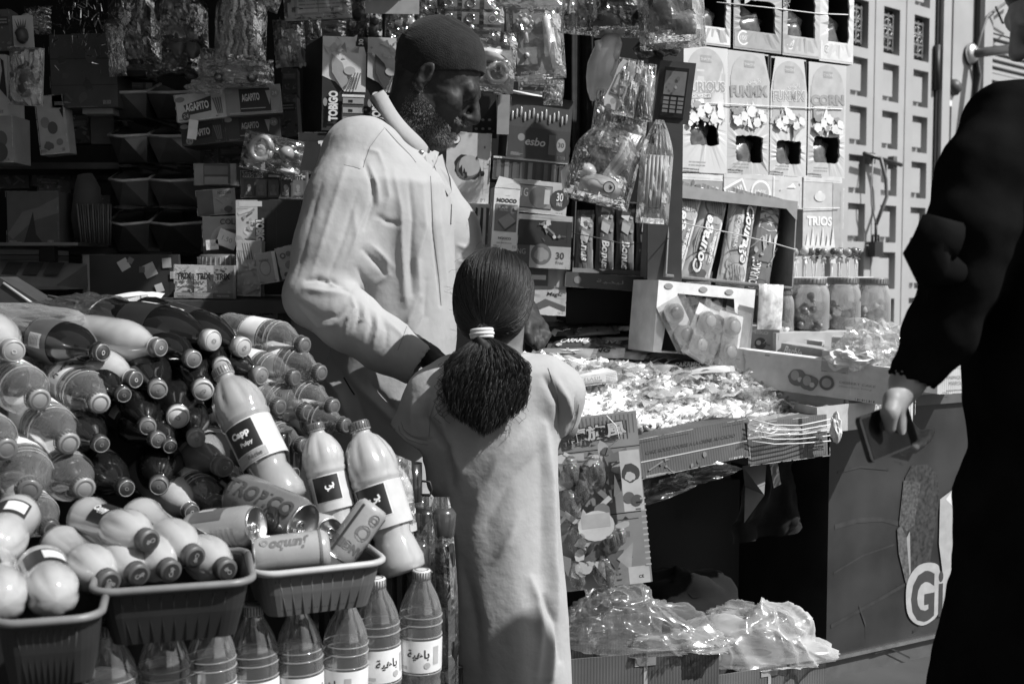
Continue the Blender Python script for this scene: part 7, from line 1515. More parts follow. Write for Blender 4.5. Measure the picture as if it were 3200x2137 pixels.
# ------------------------------------------------------------------ the girl
def girl():
    Y0 = 2.36; o = empty('person', 'child with a curly ponytail in a pale short sleeved dress seen from behind', 'person', (P(1570, 850, Y0).x, Y0, 0)); loc = np.array(o.location); inv = Matrix.Translation(-o.location)
    Wp = lambda x, y, Y=Y0: P(x, y, Y); X = lambda x, Y=Y0: P(x, 850, Y).x; Z = lambda y, Y=Y0: P(1600, y, Y).z
    HM = Matrix.Translation(Wp(1548, 942, Y0 + .02)) @ Euler((0, R(14), R(76))).to_matrix().to_4x4(); sc = .80
    f = Field((-.36, 2.1, 0.0), (.26, 2.9, 1.20), .0045)
    head(f, HM, sc); f.cone(Wp(1560, 985, Y0 + .01), Wp(1560, 1150, Y0 + .0), .045, .048, .03)
    f.loft([(Z(1130), X(1550), Y0, .07, .05), (Z(1180), X(1550), Y0, .105, .065), (Z(1500), X(1560), Y0, .10, .07), (Z(1700), X(1570), Y0, .105, .08)], .03)
    f.chain([Wp(1405, 1190, Y0), Wp(1330, 1360, Y0 + .04), Wp(1370, 1300, Y0 + .2)], [.036, .029, .022], .02); f.chain([Wp(1705, 1190, Y0), Wp(1760, 1330, Y0 + .06), Wp(1700, 1180, Y0 + .22)], [.036, .028, .02], .02)
    for x in (1520, 1640): f.chain([Wp(x, 1680, Y0), (X(x), Y0, .33), (X(x), Y0, .05)], [.06, .042, .03], .02); f.cone((X(x), Y0 - .02, .025), (X(x), Y0 + .1, .02), .026, .022, .02)
    for s, x in ((-1, 1370), (1, 1700)):
        w_ = Wp(x, 1300 if s < 0 else 1180, Y0 + (.2 if s < 0 else .22)); pe = w_ + Vector((0, .05, 0)); hand(f, w_, pe, (s, 0, 0), [[pe + Vector((s * (i - 1.5) * .016, .02, 0)), pe + Vector((s * (i - 1.5) * .016, .035, -.01)), pe + Vector((s * (i - 1.5) * .015, .04, -.025))] for i in range(4)], [w_ + Vector((-s * .03, .03, -.005)), w_ + Vector((-s * .032, .05, -.01))], .0068)
    V, Fc = f.mesh(); V = relax(V, Fc, 2, .4); npobj('body', V - loc, Fc, G(.17, .45, 'skin', .2, 40, .1), o)
    # dress
    f = Field((-.36, 2.08, .12), (.30, 2.66, Z(1080)), .0045)
    f.loft([(Z(1112), X(1555), Y0, .055, .05), (Z(1128), X(1553), Y0, .09, .065), (Z(1160), X(1550), Y0, .125, .08), (Z(1230), X(1550), Y0, .128, .092), (Z(1350), X(1556), Y0, .124, .10), (Z(1500), X(1556), Y0, .124, .105), (Z(1650), X(1566), Y0, .122, .11), (Z(1850), X(1580), Y0, .126, .12), (Z(2137), X(1598), Y0, .126, .125), (.14, X(1605), Y0, .135, .13)], .03, 6, .03, .4)
    f.chain([Wp(1420, 1180), Wp(1370, 1250, Y0 - .01), Wp(1296, 1350, Y0 + .0)], [.052, .062, .052], .035); f.cone(Wp(1400, 1350), Wp(1385, 1500), .045, .035, .03)
    f.chain([Wp(1690, 1185), Wp(1735, 1230, Y0 + .0), Wp(1748, 1300, Y0 + .02)], [.052, .058, .046], .035)
    f.cone(Wp(1255, 1400, Y0), Wp(1200, 1480, Y0), .05, .06, .004, True)
    f.cone(Wp(1772, 1392, Y0 + .03), Wp(1785, 1440, Y0 + .05), .045, .05, .004, True)
    V, Fc = f.mesh(); V = relax(V, Fc, 3, .5); N = normals(V, Fc)
    st = [([(1345, 1230), (1330, 1310), (1400, 1400), (1410, 1520)], -.012, 14), ([(1370, 1260), (1400, 1380), (1440, 1480)], .010, 18), ([(1290, 1240), (1280, 1330)], .006, 14),
          ([(1700, 1180), (1745, 1260), (1752, 1370)], -.009, 10), ([(1725, 1170), (1775, 1250), (1790, 1310)], .006, 10), ([(1640, 1350), (1560, 1440), (1490, 1560)], .010, 26), ([(1680, 1420), (1590, 1520), (1520, 1640)], -.006, 20), ([(1620, 1620), (1590, 1700), (1550, 1760)], .007, 20), ([(1540, 1300), (1480, 1380)], .006, 20),
          ([(1700, 1330), (1716, 1500), (1722, 1750), (1735, 1900), (1720, 2137)], .016, 16), ([(1690, 1400), (1695, 1650), (1690, 1800)], -.005, 20), ([(1660, 1820), (1680, 1880), (1690, 2000), (1678, 2137)], .009, 14), ([(1700, 1880), (1730, 1960), (1752, 2080)], -.010, 12), ([(1440, 1750), (1480, 1950), (1500, 2137)], -.006, 26), ([(1400, 1520), (1430, 1700), (1440, 1900)], .005, 22), ([(1245, 1350), (1300, 1378), (1345, 1375)], -.003, 4), ([(1800, 1230), (1800, 1300), (1775, 1360)], -.003, 4)]
    st = [(a_, b_ * 1.1, c_) for a_, b_, c_ in st]; V = strokes(V, N, st, Y0); N = normals(V, Fc); V = V + N * (.003 * vnoise(V * np.array([1, 1, .25]), 14, 7) + .0009 * vnoise(V * np.array([1, 1, .6]), 40, 8))[:, None]
    npobj('dress', V - loc, Fc, DRESS, o); bv = surface(V, Fc)
    stitch(bv, 'seam', o, inv, [[(1246, 1330), (1252, 1352), (1275, 1372), (1310, 1385), (1345, 1390)], [(1254, 1318), (1262, 1342), (1285, 1360), (1315, 1372), (1348, 1378)], [(1808, 1262), (1806, 1290), (1798, 1320), (1785, 1350)], [(1796, 1240), (1794, 1280), (1786, 1315)], [(1395, 1170), (1370, 1230), (1345, 1300), (1340, 1370)], [(1712, 1150), (1740, 1220), (1748, 1300)]], G(.2, .9, 'cloth'), .0005)
    # hair: cap plus strands combed back to the tie, then a curly tail
    hm = G(.010, .7, 'hair', .3, 60); hs = [G(.014, .45, 'hair'), G(.030, .42, 'hair'), G(.010, .5, 'hair')]
    f = Field(HM.translation - Vector((.13, .14, .13)), HM.translation + Vector((.13, .14, .13)), .003); R3 = HM.to_3x3(); T = lambda x, y, z: HM @ (Vector((x, y, z)) * sc)
    f.ell(T(-.018, 0, .026), (.116 * sc, .100 * sc, .108 * sc), R3, .01); f.ell(T(-.045, 0, -.05), (.06 * sc, .078 * sc, .07 * sc), R3, .05); f.ell(T(.13, 0, -.07), (.075 * sc, .12 * sc, .085 * sc), R3, .01, True)
    V, Fc = f.mesh(); V = relax(V, Fc, 2, .4); npobj('hair', V - loc, Fc, hm, o); hb = surface(V, Fc)
    tie = Wp(1506, 1040, Y0 - .085); mb = MB(); rnd = random.Random(5)
    for k in range(3200):
        p = Vector(V[int(rnd.random() * len(V))]); lift = rnd.uniform(.0002, .003); pts = []; tg = hb.find_nearest(tie)[0]
        for i in range(60):
            h = hb.find_nearest(p); q = h[0] + h[1] * lift; pts.append(q + Vector((rnd.uniform(-1, 1), rnd.uniform(-1, 1), rnd.uniform(-1, 1))) * .0004); dd = tg - q
            if dd.length < .016: break
            t_ = dd - h[1] * dd.dot(h[1]); p = q + (t_.normalized() * .8 + Vector((0, 0, -.25)) * min(1, dd.length * 6)).normalized() * .011
        if len(pts) < 4: continue
        pts.append(tie + Vector((rnd.uniform(-.012, .012), -.004, rnd.uniform(-.006, .010)))); mb.tube(pts, [.0003] + [.00075] * (len(pts) - 2) + [.0006], rnd.choice(hs), 3, cap=False)
    for k in range(70):
        p = Vector(V[int(rnd.random() * len(V))]); h = hb.find_nearest(p); a_ = Vector((rnd.uniform(-1, 1), rnd.uniform(-.3, .3), rnd.uniform(-.6, 1))).normalized(); n_ = h[1]
        mb.tube([p + n_ * (.001 + .004 * math.sin(t * .5)) + a_ * .005 * t + Vector((rnd.uniform(-1, 1), 0, rnd.uniform(-1, 1))) * .001 for t in range(7)], .00028, hs[1], 3, cap=False)
    h = mb.build('hair_strands', parent=o); h.data.transform(inv)
    mb = MB()
    for k in range(5200):
        u, v = rnd.uniform(-1, 1.12), rnd.uniform(-1, .5); L = rnd.uniform(.55, 1.0) * (.205 - .05 * abs(u)); cl = int((u + 1) * 14); ph, fr = cl * 1.7 + rnd.uniform(-1.3, 1.3), 52 + (cl % 4) * 7 + rnd.uniform(-6, 6); am = rnd.uniform(.0015, .005)
        ex = .090 * u + .004; pts = []; fz = rnd.uniform(.0004, .0016)
        for i in range(17):
            t = i / 16; w_ = min(1, (t * 1.5)) ** .75 * (1 - .22 * t * t); a2 = am * min(1, t * 3)
            pts.append(tie + Vector((ex * w_ + .002 + a2 * math.sin(fr * t * L * 2 + ph), -.006 - .020 * math.sin(min(1, t * 2) * 1.57) - .014 * (1 - v) * w_ * (1 - .5 * abs(u)) + a2 * math.cos(fr * t * L * 2 + ph), -.004 - L * t)) + Vector((rnd.gauss(0, 1), rnd.gauss(0, 1), rnd.gauss(0, .6))) * fz * min(1, 3 * t))
        mb.tube(pts, [.0005] + [.0006] * 15 + [.0002], rnd.choice(hs), 3, cap=False)
    for k in range(70):
        s = rnd.choice((-1, 1)); x = s * rnd.uniform(.05, .088); z0 = rnd.uniform(-.05, -.13); ph = rnd.uniform(0, 6)
        mb.tube([tie + Vector((x + .008 * math.sin(t * 1.3 + ph), -.03 + .008 * math.cos(t * 1.3 + ph), z0 - .0065 * t)) for t in range(9)], .0004, hs[2], 3, cap=False)
    f = Field(tie - Vector((.1, .09, .2)), tie + Vector((.1, .06, .02)), .0035)
    f.chain([tie + Vector((0, 0, 0)), tie + Vector((.002, -.008, -.05)), tie + Vector((.004, -.010, -.15))], [.010, .022, .014], .02); f.chain([tie + Vector((.0, -.005, -.02)), tie + Vector((.05, -.008, -.08)), tie + Vector((.055, -.008, -.13))], [.010, .018, .01], .02); f.chain([tie + Vector((.0, -.005, -.02)), tie + Vector((-.035, -.008, -.08)), tie + Vector((-.04, -.008, -.14))], [.010, .018, .01], .02)
    V, Fc = f.mesh(); N = normals(V, Fc); V = V + N * (.008 * vnoise(V, 50, 3))[:, None]; npobj('ponytail_core', V - loc, Fc, hm, o)
    h = mb.build('ponytail', parent=o); h.data.transform(inv)
    mb = MB()
    for dz, r in ((.005, .020), (-.002, .0215), (-.008, .020)): mb.tube([tie + Vector((r * math.cos(t), -.004 + r * .8 * math.sin(t), dz + .003 * math.cos(t + 1))) for t in [x * .33 for x in range(20)]], .0042, G(.72, .6, 'cloth'), 8)
    h = mb.build('hair_tie', parent=o); h.data.transform(inv)
girl()

# ------------------------------------------------------------------ the passer-by in black
def passer():
    Y0 = 1.75; o = empty('person', 'passer-by in black at the right edge holding a phone', 'person', (P(3280, 850, Y0).x, Y0, 0)); loc = np.array(o.location)
    Wp = lambda x, y, Y=Y0: P(x, y, Y); X = lambda x, Y=Y0: P(x, 850, Y).x; Z = lambda y, Y=Y0: P(1600, y, Y).z; inv = Matrix.Translation(-o.location)
    sk = G(.28, .5, 'skin', .15, 40, .1)
    f = Field((.48, 1.42, 0), (1.2, 2.1, 1.72), .0045); HM = Matrix.Translation(Wp(3345, -30)) @ Euler((0, R(30), R(175))).to_matrix().to_4x4()
    head(f, HM, .95); f.cone(HM @ Vector((0, 0, -.07)), Wp(3380, 300), .055, .06, .03); f.loft([(Z(300), X(3400), Y0, .08, .12), (Z(1100), X(3360), Y0, .11, .13), (Z(1400), X(3340), Y0, .10, .13)], .04)
    f.chain([Wp(3150, 420, 1.7), Wp(3030, 860, 1.66), Wp(2835, 1195, 1.68)], [.05, .04, .027], .02)
    for x in (3260, 3400): f.chain([Wp(x, 1380), (X(x), Y0, .42), (X(x), Y0, .07)], [.065, .055, .04], .03); f.cone((X(x) + .03, Y0, .035), (X(x) - .16, Y0, .03), .036, .03, .02)
    wr, pe = Wp(2835, 1195, 1.68), Wp(2800, 1275, 1.665)
    hand(f, wr, pe, (-.35, -.8, .1), [[Wp(2835, 1330, 1.71), Wp(2880, 1370, 1.715), Wp(2908, 1348, 1.70)], [Wp(2828, 1345, 1.70), Wp(2868, 1385, 1.705), Wp(2900, 1366, 1.69)], [Wp(2818, 1355, 1.69), Wp(2850, 1398, 1.70), Wp(2885, 1382, 1.68)], [Wp(2808, 1362, 1.68), Wp(2830, 1405, 1.69), Wp(2862, 1396, 1.675)]], [Wp(2790, 1245, 1.64), Wp(2780, 1290, 1.625), Wp(2782, 1338, 1.628)], .0092)
    V, Fc = f.mesh(); V = relax(V, Fc, 2, .4); npobj('body', V - loc, Fc, sk, o)
    bk = G(.010, .95, 'black', .3, 10, .2)
    f = Field((.42, 1.40, .04), (1.25, 2.15, 1.48), .006)
    f.loft([(Z(240), X(3400), Y0, .08, .12), (Z(300), X(3400), Y0, .14, .17), (Z(420), X(3400), Y0, .17, .19), (Z(900), X(3350), Y0, .155, .17), (Z(1250), X(3340), Y0, .145, .17), (Z(1420), X(3340), Y0, .135, .17), (Z(1550), X(3330), Y0, .150, .17), (Z(1800), X(3315), Y0, .145, .17), (Z(2137), X(3285), Y0, .165, .18), (.05, X(3260), Y0, .19, .19)], .03, 5, .01, 1)
    f.chain([Wp(3170, 400, 1.72), Wp(3075, 560, 1.68), Wp(3040, 720, 1.66), Wp(3010, 880, 1.66)], [.075, .066, .062, .052], .03); f.chain([Wp(3010, 880, 1.66), Wp(2940, 1040, 1.67), Wp(2850, 1185, 1.68)], [.052, .048, .034], .02)
    f.cone(Wp(2850, 1195, 1.68), Wp(2820, 1240, 1.68), .030, .036, .004, True)
    V, Fc = f.mesh(); V = relax(V, Fc, 2, .5); N = normals(V, Fc); V = V + N * (.005 * vnoise(V, 14, 2) + .002 * vnoise(V, 40, 3))[:, None]; npobj('black_robe', V - loc, Fc, bk, o)
    f = Field(HM.translation - Vector((.14, .14, .14)), HM.translation + Vector((.14, .14, .14)), .004); f.ell(HM @ Vector((-.02, 0, .03)), (.105, .085, .1), HM.to_3x3(), .01); f.ell(HM @ Vector((.1, 0, -.06)), (.07, .1, .08), HM.to_3x3(), .01, True)
    V, Fc = f.mesh(); npobj('hair', V - loc, Fc, G(.012, .5, 'hair'), o)
    # phone in the hand
    a, b, c, d = Wp(2652, 1335, 1.60), Wp(2790, 1290, 1.68), Wp(2915, 1348, 1.70), Wp(2740, 1425, 1.62); cen = (a + b + c + d) / 4; ux = (b - a + c - d).normalized(); nn = ux.cross((d - a)).normalized(); uy = nn.cross(ux)
    Mx = Matrix((ux, uy, nn)).transposed().to_4x4(); Mx.translation = cen + Vector((0, .005, 0)); mb = MB(); w_, h_ = .122, .068; rr = .008; ring = []
    for cx, cy, a0 in ((w_ / 2 - rr, h_ / 2 - rr, 0), (-w_ / 2 + rr, h_ / 2 - rr, 90), (-w_ / 2 + rr, -h_ / 2 + rr, 180), (w_ / 2 - rr, -h_ / 2 + rr, 270)):
        for q in range(5): t = R(a0 + q * 22.5); ring.append((cx + rr * math.cos(t), cy + rr * math.sin(t)))
    n = len(ring); mb.add([(x, y, -.004) for x, y in ring] + [(x, y, .004) for x, y in ring], [tuple(range(n))[::-1], tuple(range(n, 2 * n))] + [(i, (i + 1) % n, n + (i + 1) % n, n + i) for i in range(n)], G(.012, .5, 'card'))
    ph = mb.build('phone', label='dark phone lying flat in the lowered hand of the person in black', cat='phone'); at(ph, Mx)
    q = MB(); q.box(-w_ / 2 + .006, -h_ / 2 + .004, .004, w_ / 2 - .006, h_ / 2 - .004, .0046, G(.006, .35, 'card')); q.box(-w_ / 2 + .006, -h_ / 2 + .004, -.0046, w_ / 2 - .006, h_ / 2 - .004, -.004, G(.01, .3)); k = q.build('screen', parent=ph)
    mb = MB(); mb.tube([Wp(2985, 760, 1.60), Wp(2915, 740, 1.6), Wp(2900, 790, 1.6), Wp(2915, 840, 1.6), Wp(2990, 850, 1.62)], [.03, .035, .034, .03, .02], bk, 12); mb.tube([Wp(2905, 850, 1.6), Wp(2895, 900, 1.6), Wp(2890, 960, 1.62)], .003, bk, 5)
    mb.build('shoulder_bag', label='black bag bump under the arm of the passer-by', cat='bag')
passer()
# ------------------------------------------------------------------ bottles, cans and baskets
def on_cyl(mb, r, z0, items, m_fn=None):
    """items: (vs2d, faces, material, lift); 2-D points in metres wrap round the z axis, x=0 faces -Y"""
    for vs, fs, m, lift in items:
        out = []
        for x, y in vs:
            a = x / r - math.pi / 2; rr = (r(z0 + y) if callable(r) else r) + lift; out.append((rr * math.cos(a), rr * math.sin(a), z0 + y))
        mb.add(out, fs, m)
def rect2(x0, y0, x1, y1, n=10):
    vs = []; fs = []
    for i in range(n + 1): x = x0 + (x1 - x0) * i / n; vs += [(x, y0), (x, y1)]
    for i in range(n): fs.append((2 * i, 2 * i + 2, 2 * i + 3, 2 * i + 1))
    return vs, fs
def text2(t, cx, cy, h, bold=.03, rot=0, shear=0):
    vs, fs, d = glyphs(t, bold, shear); k = h / max(d[1], .3); c, s = math.cos(R(rot)), math.sin(R(rot)); return [(cx + (x * c - y * s) * k, cy + (x * s + y * c) * k) for x, y in vs], fs
HID = Matrix.Translation((0, 0, -30))
KINDS = {}
def proto(kind):
    """bottles stand on z=0, cap on top; returns (root, height, cap diameter)"""
    if kind in KINDS: return KINDS[kind]
    o = empty('drink_bottle', 'x', 'bottle'); b = MB(); c = MB(); l = MB(); rc = .0145
    if kind in ('water', 'water_tall'):
        r = .0335; H = .235 if kind == 'water_tall' else .20; rb = .0145; z1 = H * .58
        pr = [(r * .7, 0), (r * .93, .004), (r, .012)]
        z = .02
        while z < H * .32: pr += [(r, z), (r * .94, z + .006), (r, z + .012)]; z += .02
        pr += [(r, H * .34), (r, H * .56)]
        pr += [(r * .93, H * .575), (r, H * .60), (r * .93, H * .625), (r, H * .65), (r * .92, H * .675), (r * .97, H * .70), (r * .86, H * .73), (r * .86, H * .77), (r * .72, H * .80), (r * .6, H * .84), (rb, H * .9), (rb, H * .925), (.0165, H * .93), (.0165, H * .937), (.0135, H * .94), (.0135, H * .96)]
        if kind == 'water_tall': pr = [q for q in pr if q[1] <= H * .57] + [(r * .97, H * .59), (r, H * .62), (r * .97, H * .65), (r, H * .69), (r * .95, H * .745), (r * .86, H * .79), (r * .72, H * .84), (r * .55, H * .885), (rb, H * .92), (rb, H * .935), (.0135, H * .94), (.0135, H * .96)]
        [b.tube([(q * math.cos(t), q * math.sin(t), H * zz) for t in [x * .27 for x in range(25)]], .0011, film(.5, .05, .95, .02, 6), 5) for q, zz in ((r * 1.0, .655), (r * .985, .705), (r * 1.0, .335), (r * 1.0, .575))]; b.lathe(pr, clearpet(.15 if kind == 'water_tall' else .13), 36, None); b.build('bottle_body', parent=o)
        capm = G(.16, .4); c.lathe([(rc, H * .935), (rc, H - .002), (rc * .9, H)], capm if kind == 'water' else G(.6, .3), 22)
        for k in range(22): a = k * .2856; c.box(-.0008, -.0006, H * .94, .0008, .0008, H - .002, G(.11, .4), Matrix.Rotation(a, 4, 'Z') @ Matrix.Translation((0, -rc, 0)))
        on_cyl(c, rc, H, []) ; c.lathe([(rc * .62, H + .0003), (rc * .72, H + .0008), (rc * .8, H + .0003)], G(.12, .4), 18, cap=False); c.build('cap', parent=o)
        lm = G(.72, .35); l.lathe([(r + .0006, H * .35), (r + .0008, H * .36), (r + .0008, H * .55), (r + .0006, H * .56)], lm, 28, cap=False)
        A = '\ufe94\ufef4\ufed7\ufe8e\ufe91'; A = '\ufe94\ufef4\ufed8\ufee7\ufeeb\ufe8e\ufe91'
        vs, fs = text2('\ufe94\ufef4\ufeeb\ufe8e\ufe91', 0, H * .47, .017, .02); on_cyl(l, r, 0, [(vs, fs, BLK, .0012)])
        ds = [(.0 + .005 * math.cos(t), H * .40 + .005 * math.sin(t)) for t in [x * .45 for x in range(14)]]; on_cyl(l, r, 0, [([(x + .014, y) for x, y in ds], [tuple(range(14))], G(.4), .0014)]); vs, fs = rect2(-.03, H * .37, -.018, H * .39); on_cyl(l, r, 0, [(vs, fs, W5, .0012)]); vs, fs = rect2(.024, H * .4, .034, H * .52); on_cyl(l, r, 0, [(vs, fs, W5, .0012)])
        l.build('paper_label', parent=o)
    elif kind in ('cola', 'cola_label', 'lemon', 'swirl'):
        r = .038; H = .24; liq = {'cola': G(.010, .1, 'liquid'), 'cola_label': G(.012, .1, 'liquid'), 'lemon': G(.42, .1, 'liquid'), 'swirl': G(.22, .1, 'liquid')}[kind]
        pr = [(r * .6, 0), (r * .95, .008), (r, .02), (r * .94, H * .2), (r, H * .3), (r, H * .56), (r * .98, H * .64), (r * .86, H * .73), (r * .62, H * .82), (r * .42, H * .88), (.0135, H * .915), (.0135, H * .93), (.0165, H * .932), (.0165, H * .94), (.013, H * .943)]
        b.lathe(pr, liq, 28); b.build('bottle_body', parent=o); rc = .0155
        c.lathe([(rc, H * .94), (rc, H - .002), (rc * .92, H)], G({'cola': .42, 'cola_label': .05, 'lemon': .10, 'swirl': .2}[kind], .35, 'gloss'), 22); c.lathe([(rc * .8, H + .0004), (rc * .84, H + .001), (rc * .88, H + .0004)], G(.3, .4), 18, cap=False)
        vs, fs, d = glyphs('O', .02); c.add([(x * .010, y * .008, H + .0012) for x, y in vs], fs, G(.2 if kind == 'cola' else .5, .4)); c.build('cap', parent=o)
        if kind in ('cola_label', 'cola'): 
            l.lathe([(r + .0006, H * .3), (r + .0009, H * .31), (r + .0009, H * .55), (r + .0006, H * .56)], G(.10 if kind == 'cola_label' else .03, .3, 'gloss'), 28, cap=False)
            vs, fs = rect2(-.012, H * .36, .012, H * .50); on_cyl(l, r, 0, [(vs, fs, W7, .0015)]); [on_cyl(l, r, 0, [(*rect2(-.010, H * (.375 + .018 * k), .008, H * (.38 + .018 * k)), G(.2), .002)]) for k in range(6)]
            l.build('paper_label', parent=o)
        elif kind == 'swirl':
            for s in range(4):
                vs = []; n = 30
                for i in range(n + 1): t = i / n; a = -1.6 + 3.2 * t; y = H * (.3 + .11 * s) + H * .08 * math.sin(a * 1.4 + s * .3); x = a * r; vs += [(x, y), (x, y + H * .045)]
                on_cyl(l, r, 0, [(vs, [(2 * i, 2 * i + 2, 2 * i + 3, 2 * i + 1) for i in range(n)], G(.04 if s % 2 == 0 else .35, .3), .001)])
            l.build('printed_wrap', parent=o)
    elif kind in ('juice', 'juice_pale'):
        r = .040; H = .245; liq = G(.42 if kind == 'juice_pale' else .32, .10, 'liquid', .06)
        pr = [(r * .65, 0), (r * .9, .005), (r * .95, .02), (r * .8, .05), (r * .72, .06), (r * .8, .075), (r * .93, H * .37), (r * .93, H * .58), (r * 1.0, H * .60), (r * 1.02, H * .62), (r * .98, H * .635), (r * 1.03, H * .67), (r * 1.04, H * .72), (r * .96, H * .78), (r * .82, H * .83), (r * .62, H * .88), (r * .42, H * .905), (.0145, H * .92), (.0145, H * .935), (.017, H * .938), (.017, H * .943), (.0135, H * .945)]
        b.lathe(pr, liq, 64, None, 8, .09, (H * .66, H * .9)); b.build('bottle_body', parent=o); rc = .0165
        c.lathe([(rc, H * .935), (rc, H - .002), (rc * .9, H)], G(.14, .35, 'gloss'), 24)
        for k in range(24): a = k * .2618; c.box(-.0008, -.0006, H * .94, .0008, .0008, H - .002, G(.1, .4), Matrix.Rotation(a, 4, 'Z') @ Matrix.Translation((0, -rc, 0)))
        c.build('cap', parent=o); rl = r * .93
        l.lathe([(rl + .0008, H * .30), (rl + .001, H * .31), (rl + .001, H * .57), (rl + .0008, H * .58)], G(.5, .35), 40, cap=False)
        on_cyl(l, rl, 0, [(*rect2(-.027, H * .37, .027, H * .575, 16), W7, .0016), (*rect2(-.025, H * .375, .025, H * .57, 16), G(.015, .4), .002)])
        if kind == 'juice': on_cyl(l, rl, 0, [(*text2('Capp', .0, H * .495, .014, .05), W9, .003), (*text2('Pulpy', .004, H * .425, .009, .03), G(.6), .003), (*rect2(-.027, H * .31, .027, H * .365, 12), G(.32), .002), (*text2('P\u00eache', .008, H * .338, .007, .01), G(.08), .003)])
        else: on_cyl(l, rl, 0, [(*text2('\ufef2\ufe91', .006, H * .48, .016, .04), W9, .003), (*rect2(-.065, H * .32, -.03, H * .55, 12), G(.38), .002)]); [on_cyl(l, rl, 0, [(*rect2(-.062, H * (.34 + .018 * k), -.034, H * (.347 + .018 * k), 8), G(.15), .003)]) for k in range(11)]
        l.build('paper_label', parent=o)
    elif kind == 'milk':
        r = .031; H = .165; pr = [(r * .7, 0), (r * .95, .006), (r, .018), (r * .9, .03), (r * .84, .05), (r * .84, .08), (r * .92, .088), (r, .1), (r * 1.02, .112), (r * .97, .124), (r * .8, .136), (r * .58, .144), (.0135, .149), (.0135, .152)]
        b.lathe(pr, G(.40, .12, 'liquid', .05), 48, None, 6, .12, (.09, .14)); b.build('bottle_body', parent=o); rc = .0150
        c.lathe([(rc, .150), (rc, H - .002), (rc * .92, H)], G(.085, .4), 22); c.lathe([(.0005, H + .0006), (rc * .72, H + .0005)], G(.03, .4), 20, cap=False); vs, fs, d = glyphs('Cap', .02); c.add([(x * .008, y * .008, H + .0012) for x, y in vs], fs, G(.25)); c.build('cap', parent=o)
        on_cyl(l, r * .85, 0, [(*rect2(-.02, .05, .02, .082, 14), G(.02, .4), .0012), (*text2('Cappy', 0, .066, .012, .04, 90), W9, .0022)]); l.build('paper_label', parent=o)
    o['H'] = H; KINDS[kind] = (o, H, rc * 2); del o['H']; return KINDS[kind]
used = set()
def frame_to(v, roll):
    z = Vector(v).normalized(); y = Vector((0, 0, 1)) - z * z.z
    if y.length < .3: y = Vector((0, 1, 0)) - z * z.y
    y.normalize(); x = y.cross(z); return Matrix((x, y, z)).transposed().to_4x4() @ Matrix.Rotation(roll, 4, 'Z')
def bottle(px, py, cd, Y, kind, dirv, label, cap_v=None, group=None, roll=0.0, scale=None):
    src, H, D = proto(kind); sc = scale if scale else cd / F0 * Y / D
    if kind in used: o = copy_tree(src)
    else: used.add(kind); o = src
    o['label'] = label; o['category'] = 'bottle'
    if group: o['group'] = group
    F_ = frame_to(dirv, roll); tip = P(px, py, Y); z = F_.to_3x3() @ Vector((0, 0, 1))
    o.matrix_world = Matrix.Translation(tip - z * H * sc) @ F_ @ Matrix.Scale(sc, 4)
    if cap_v is not None:
        for ch in o.children:
            if ch.name.startswith('cap'):
                me = ch.data.copy(); me.materials[0] = G(cap_v, .35, 'gloss'); ch.data = me
    return o
L1 = (.62, -.74, -.16); L2 = (.80, -.56, -.12); L3 = (.42, -.88, -.2); L4 = (.3, -.93, -.15)
def Yc(px, py): return 1.78 + .30 * min(1, max(0, px / 950)) + .18 * (1550 - py) / 500
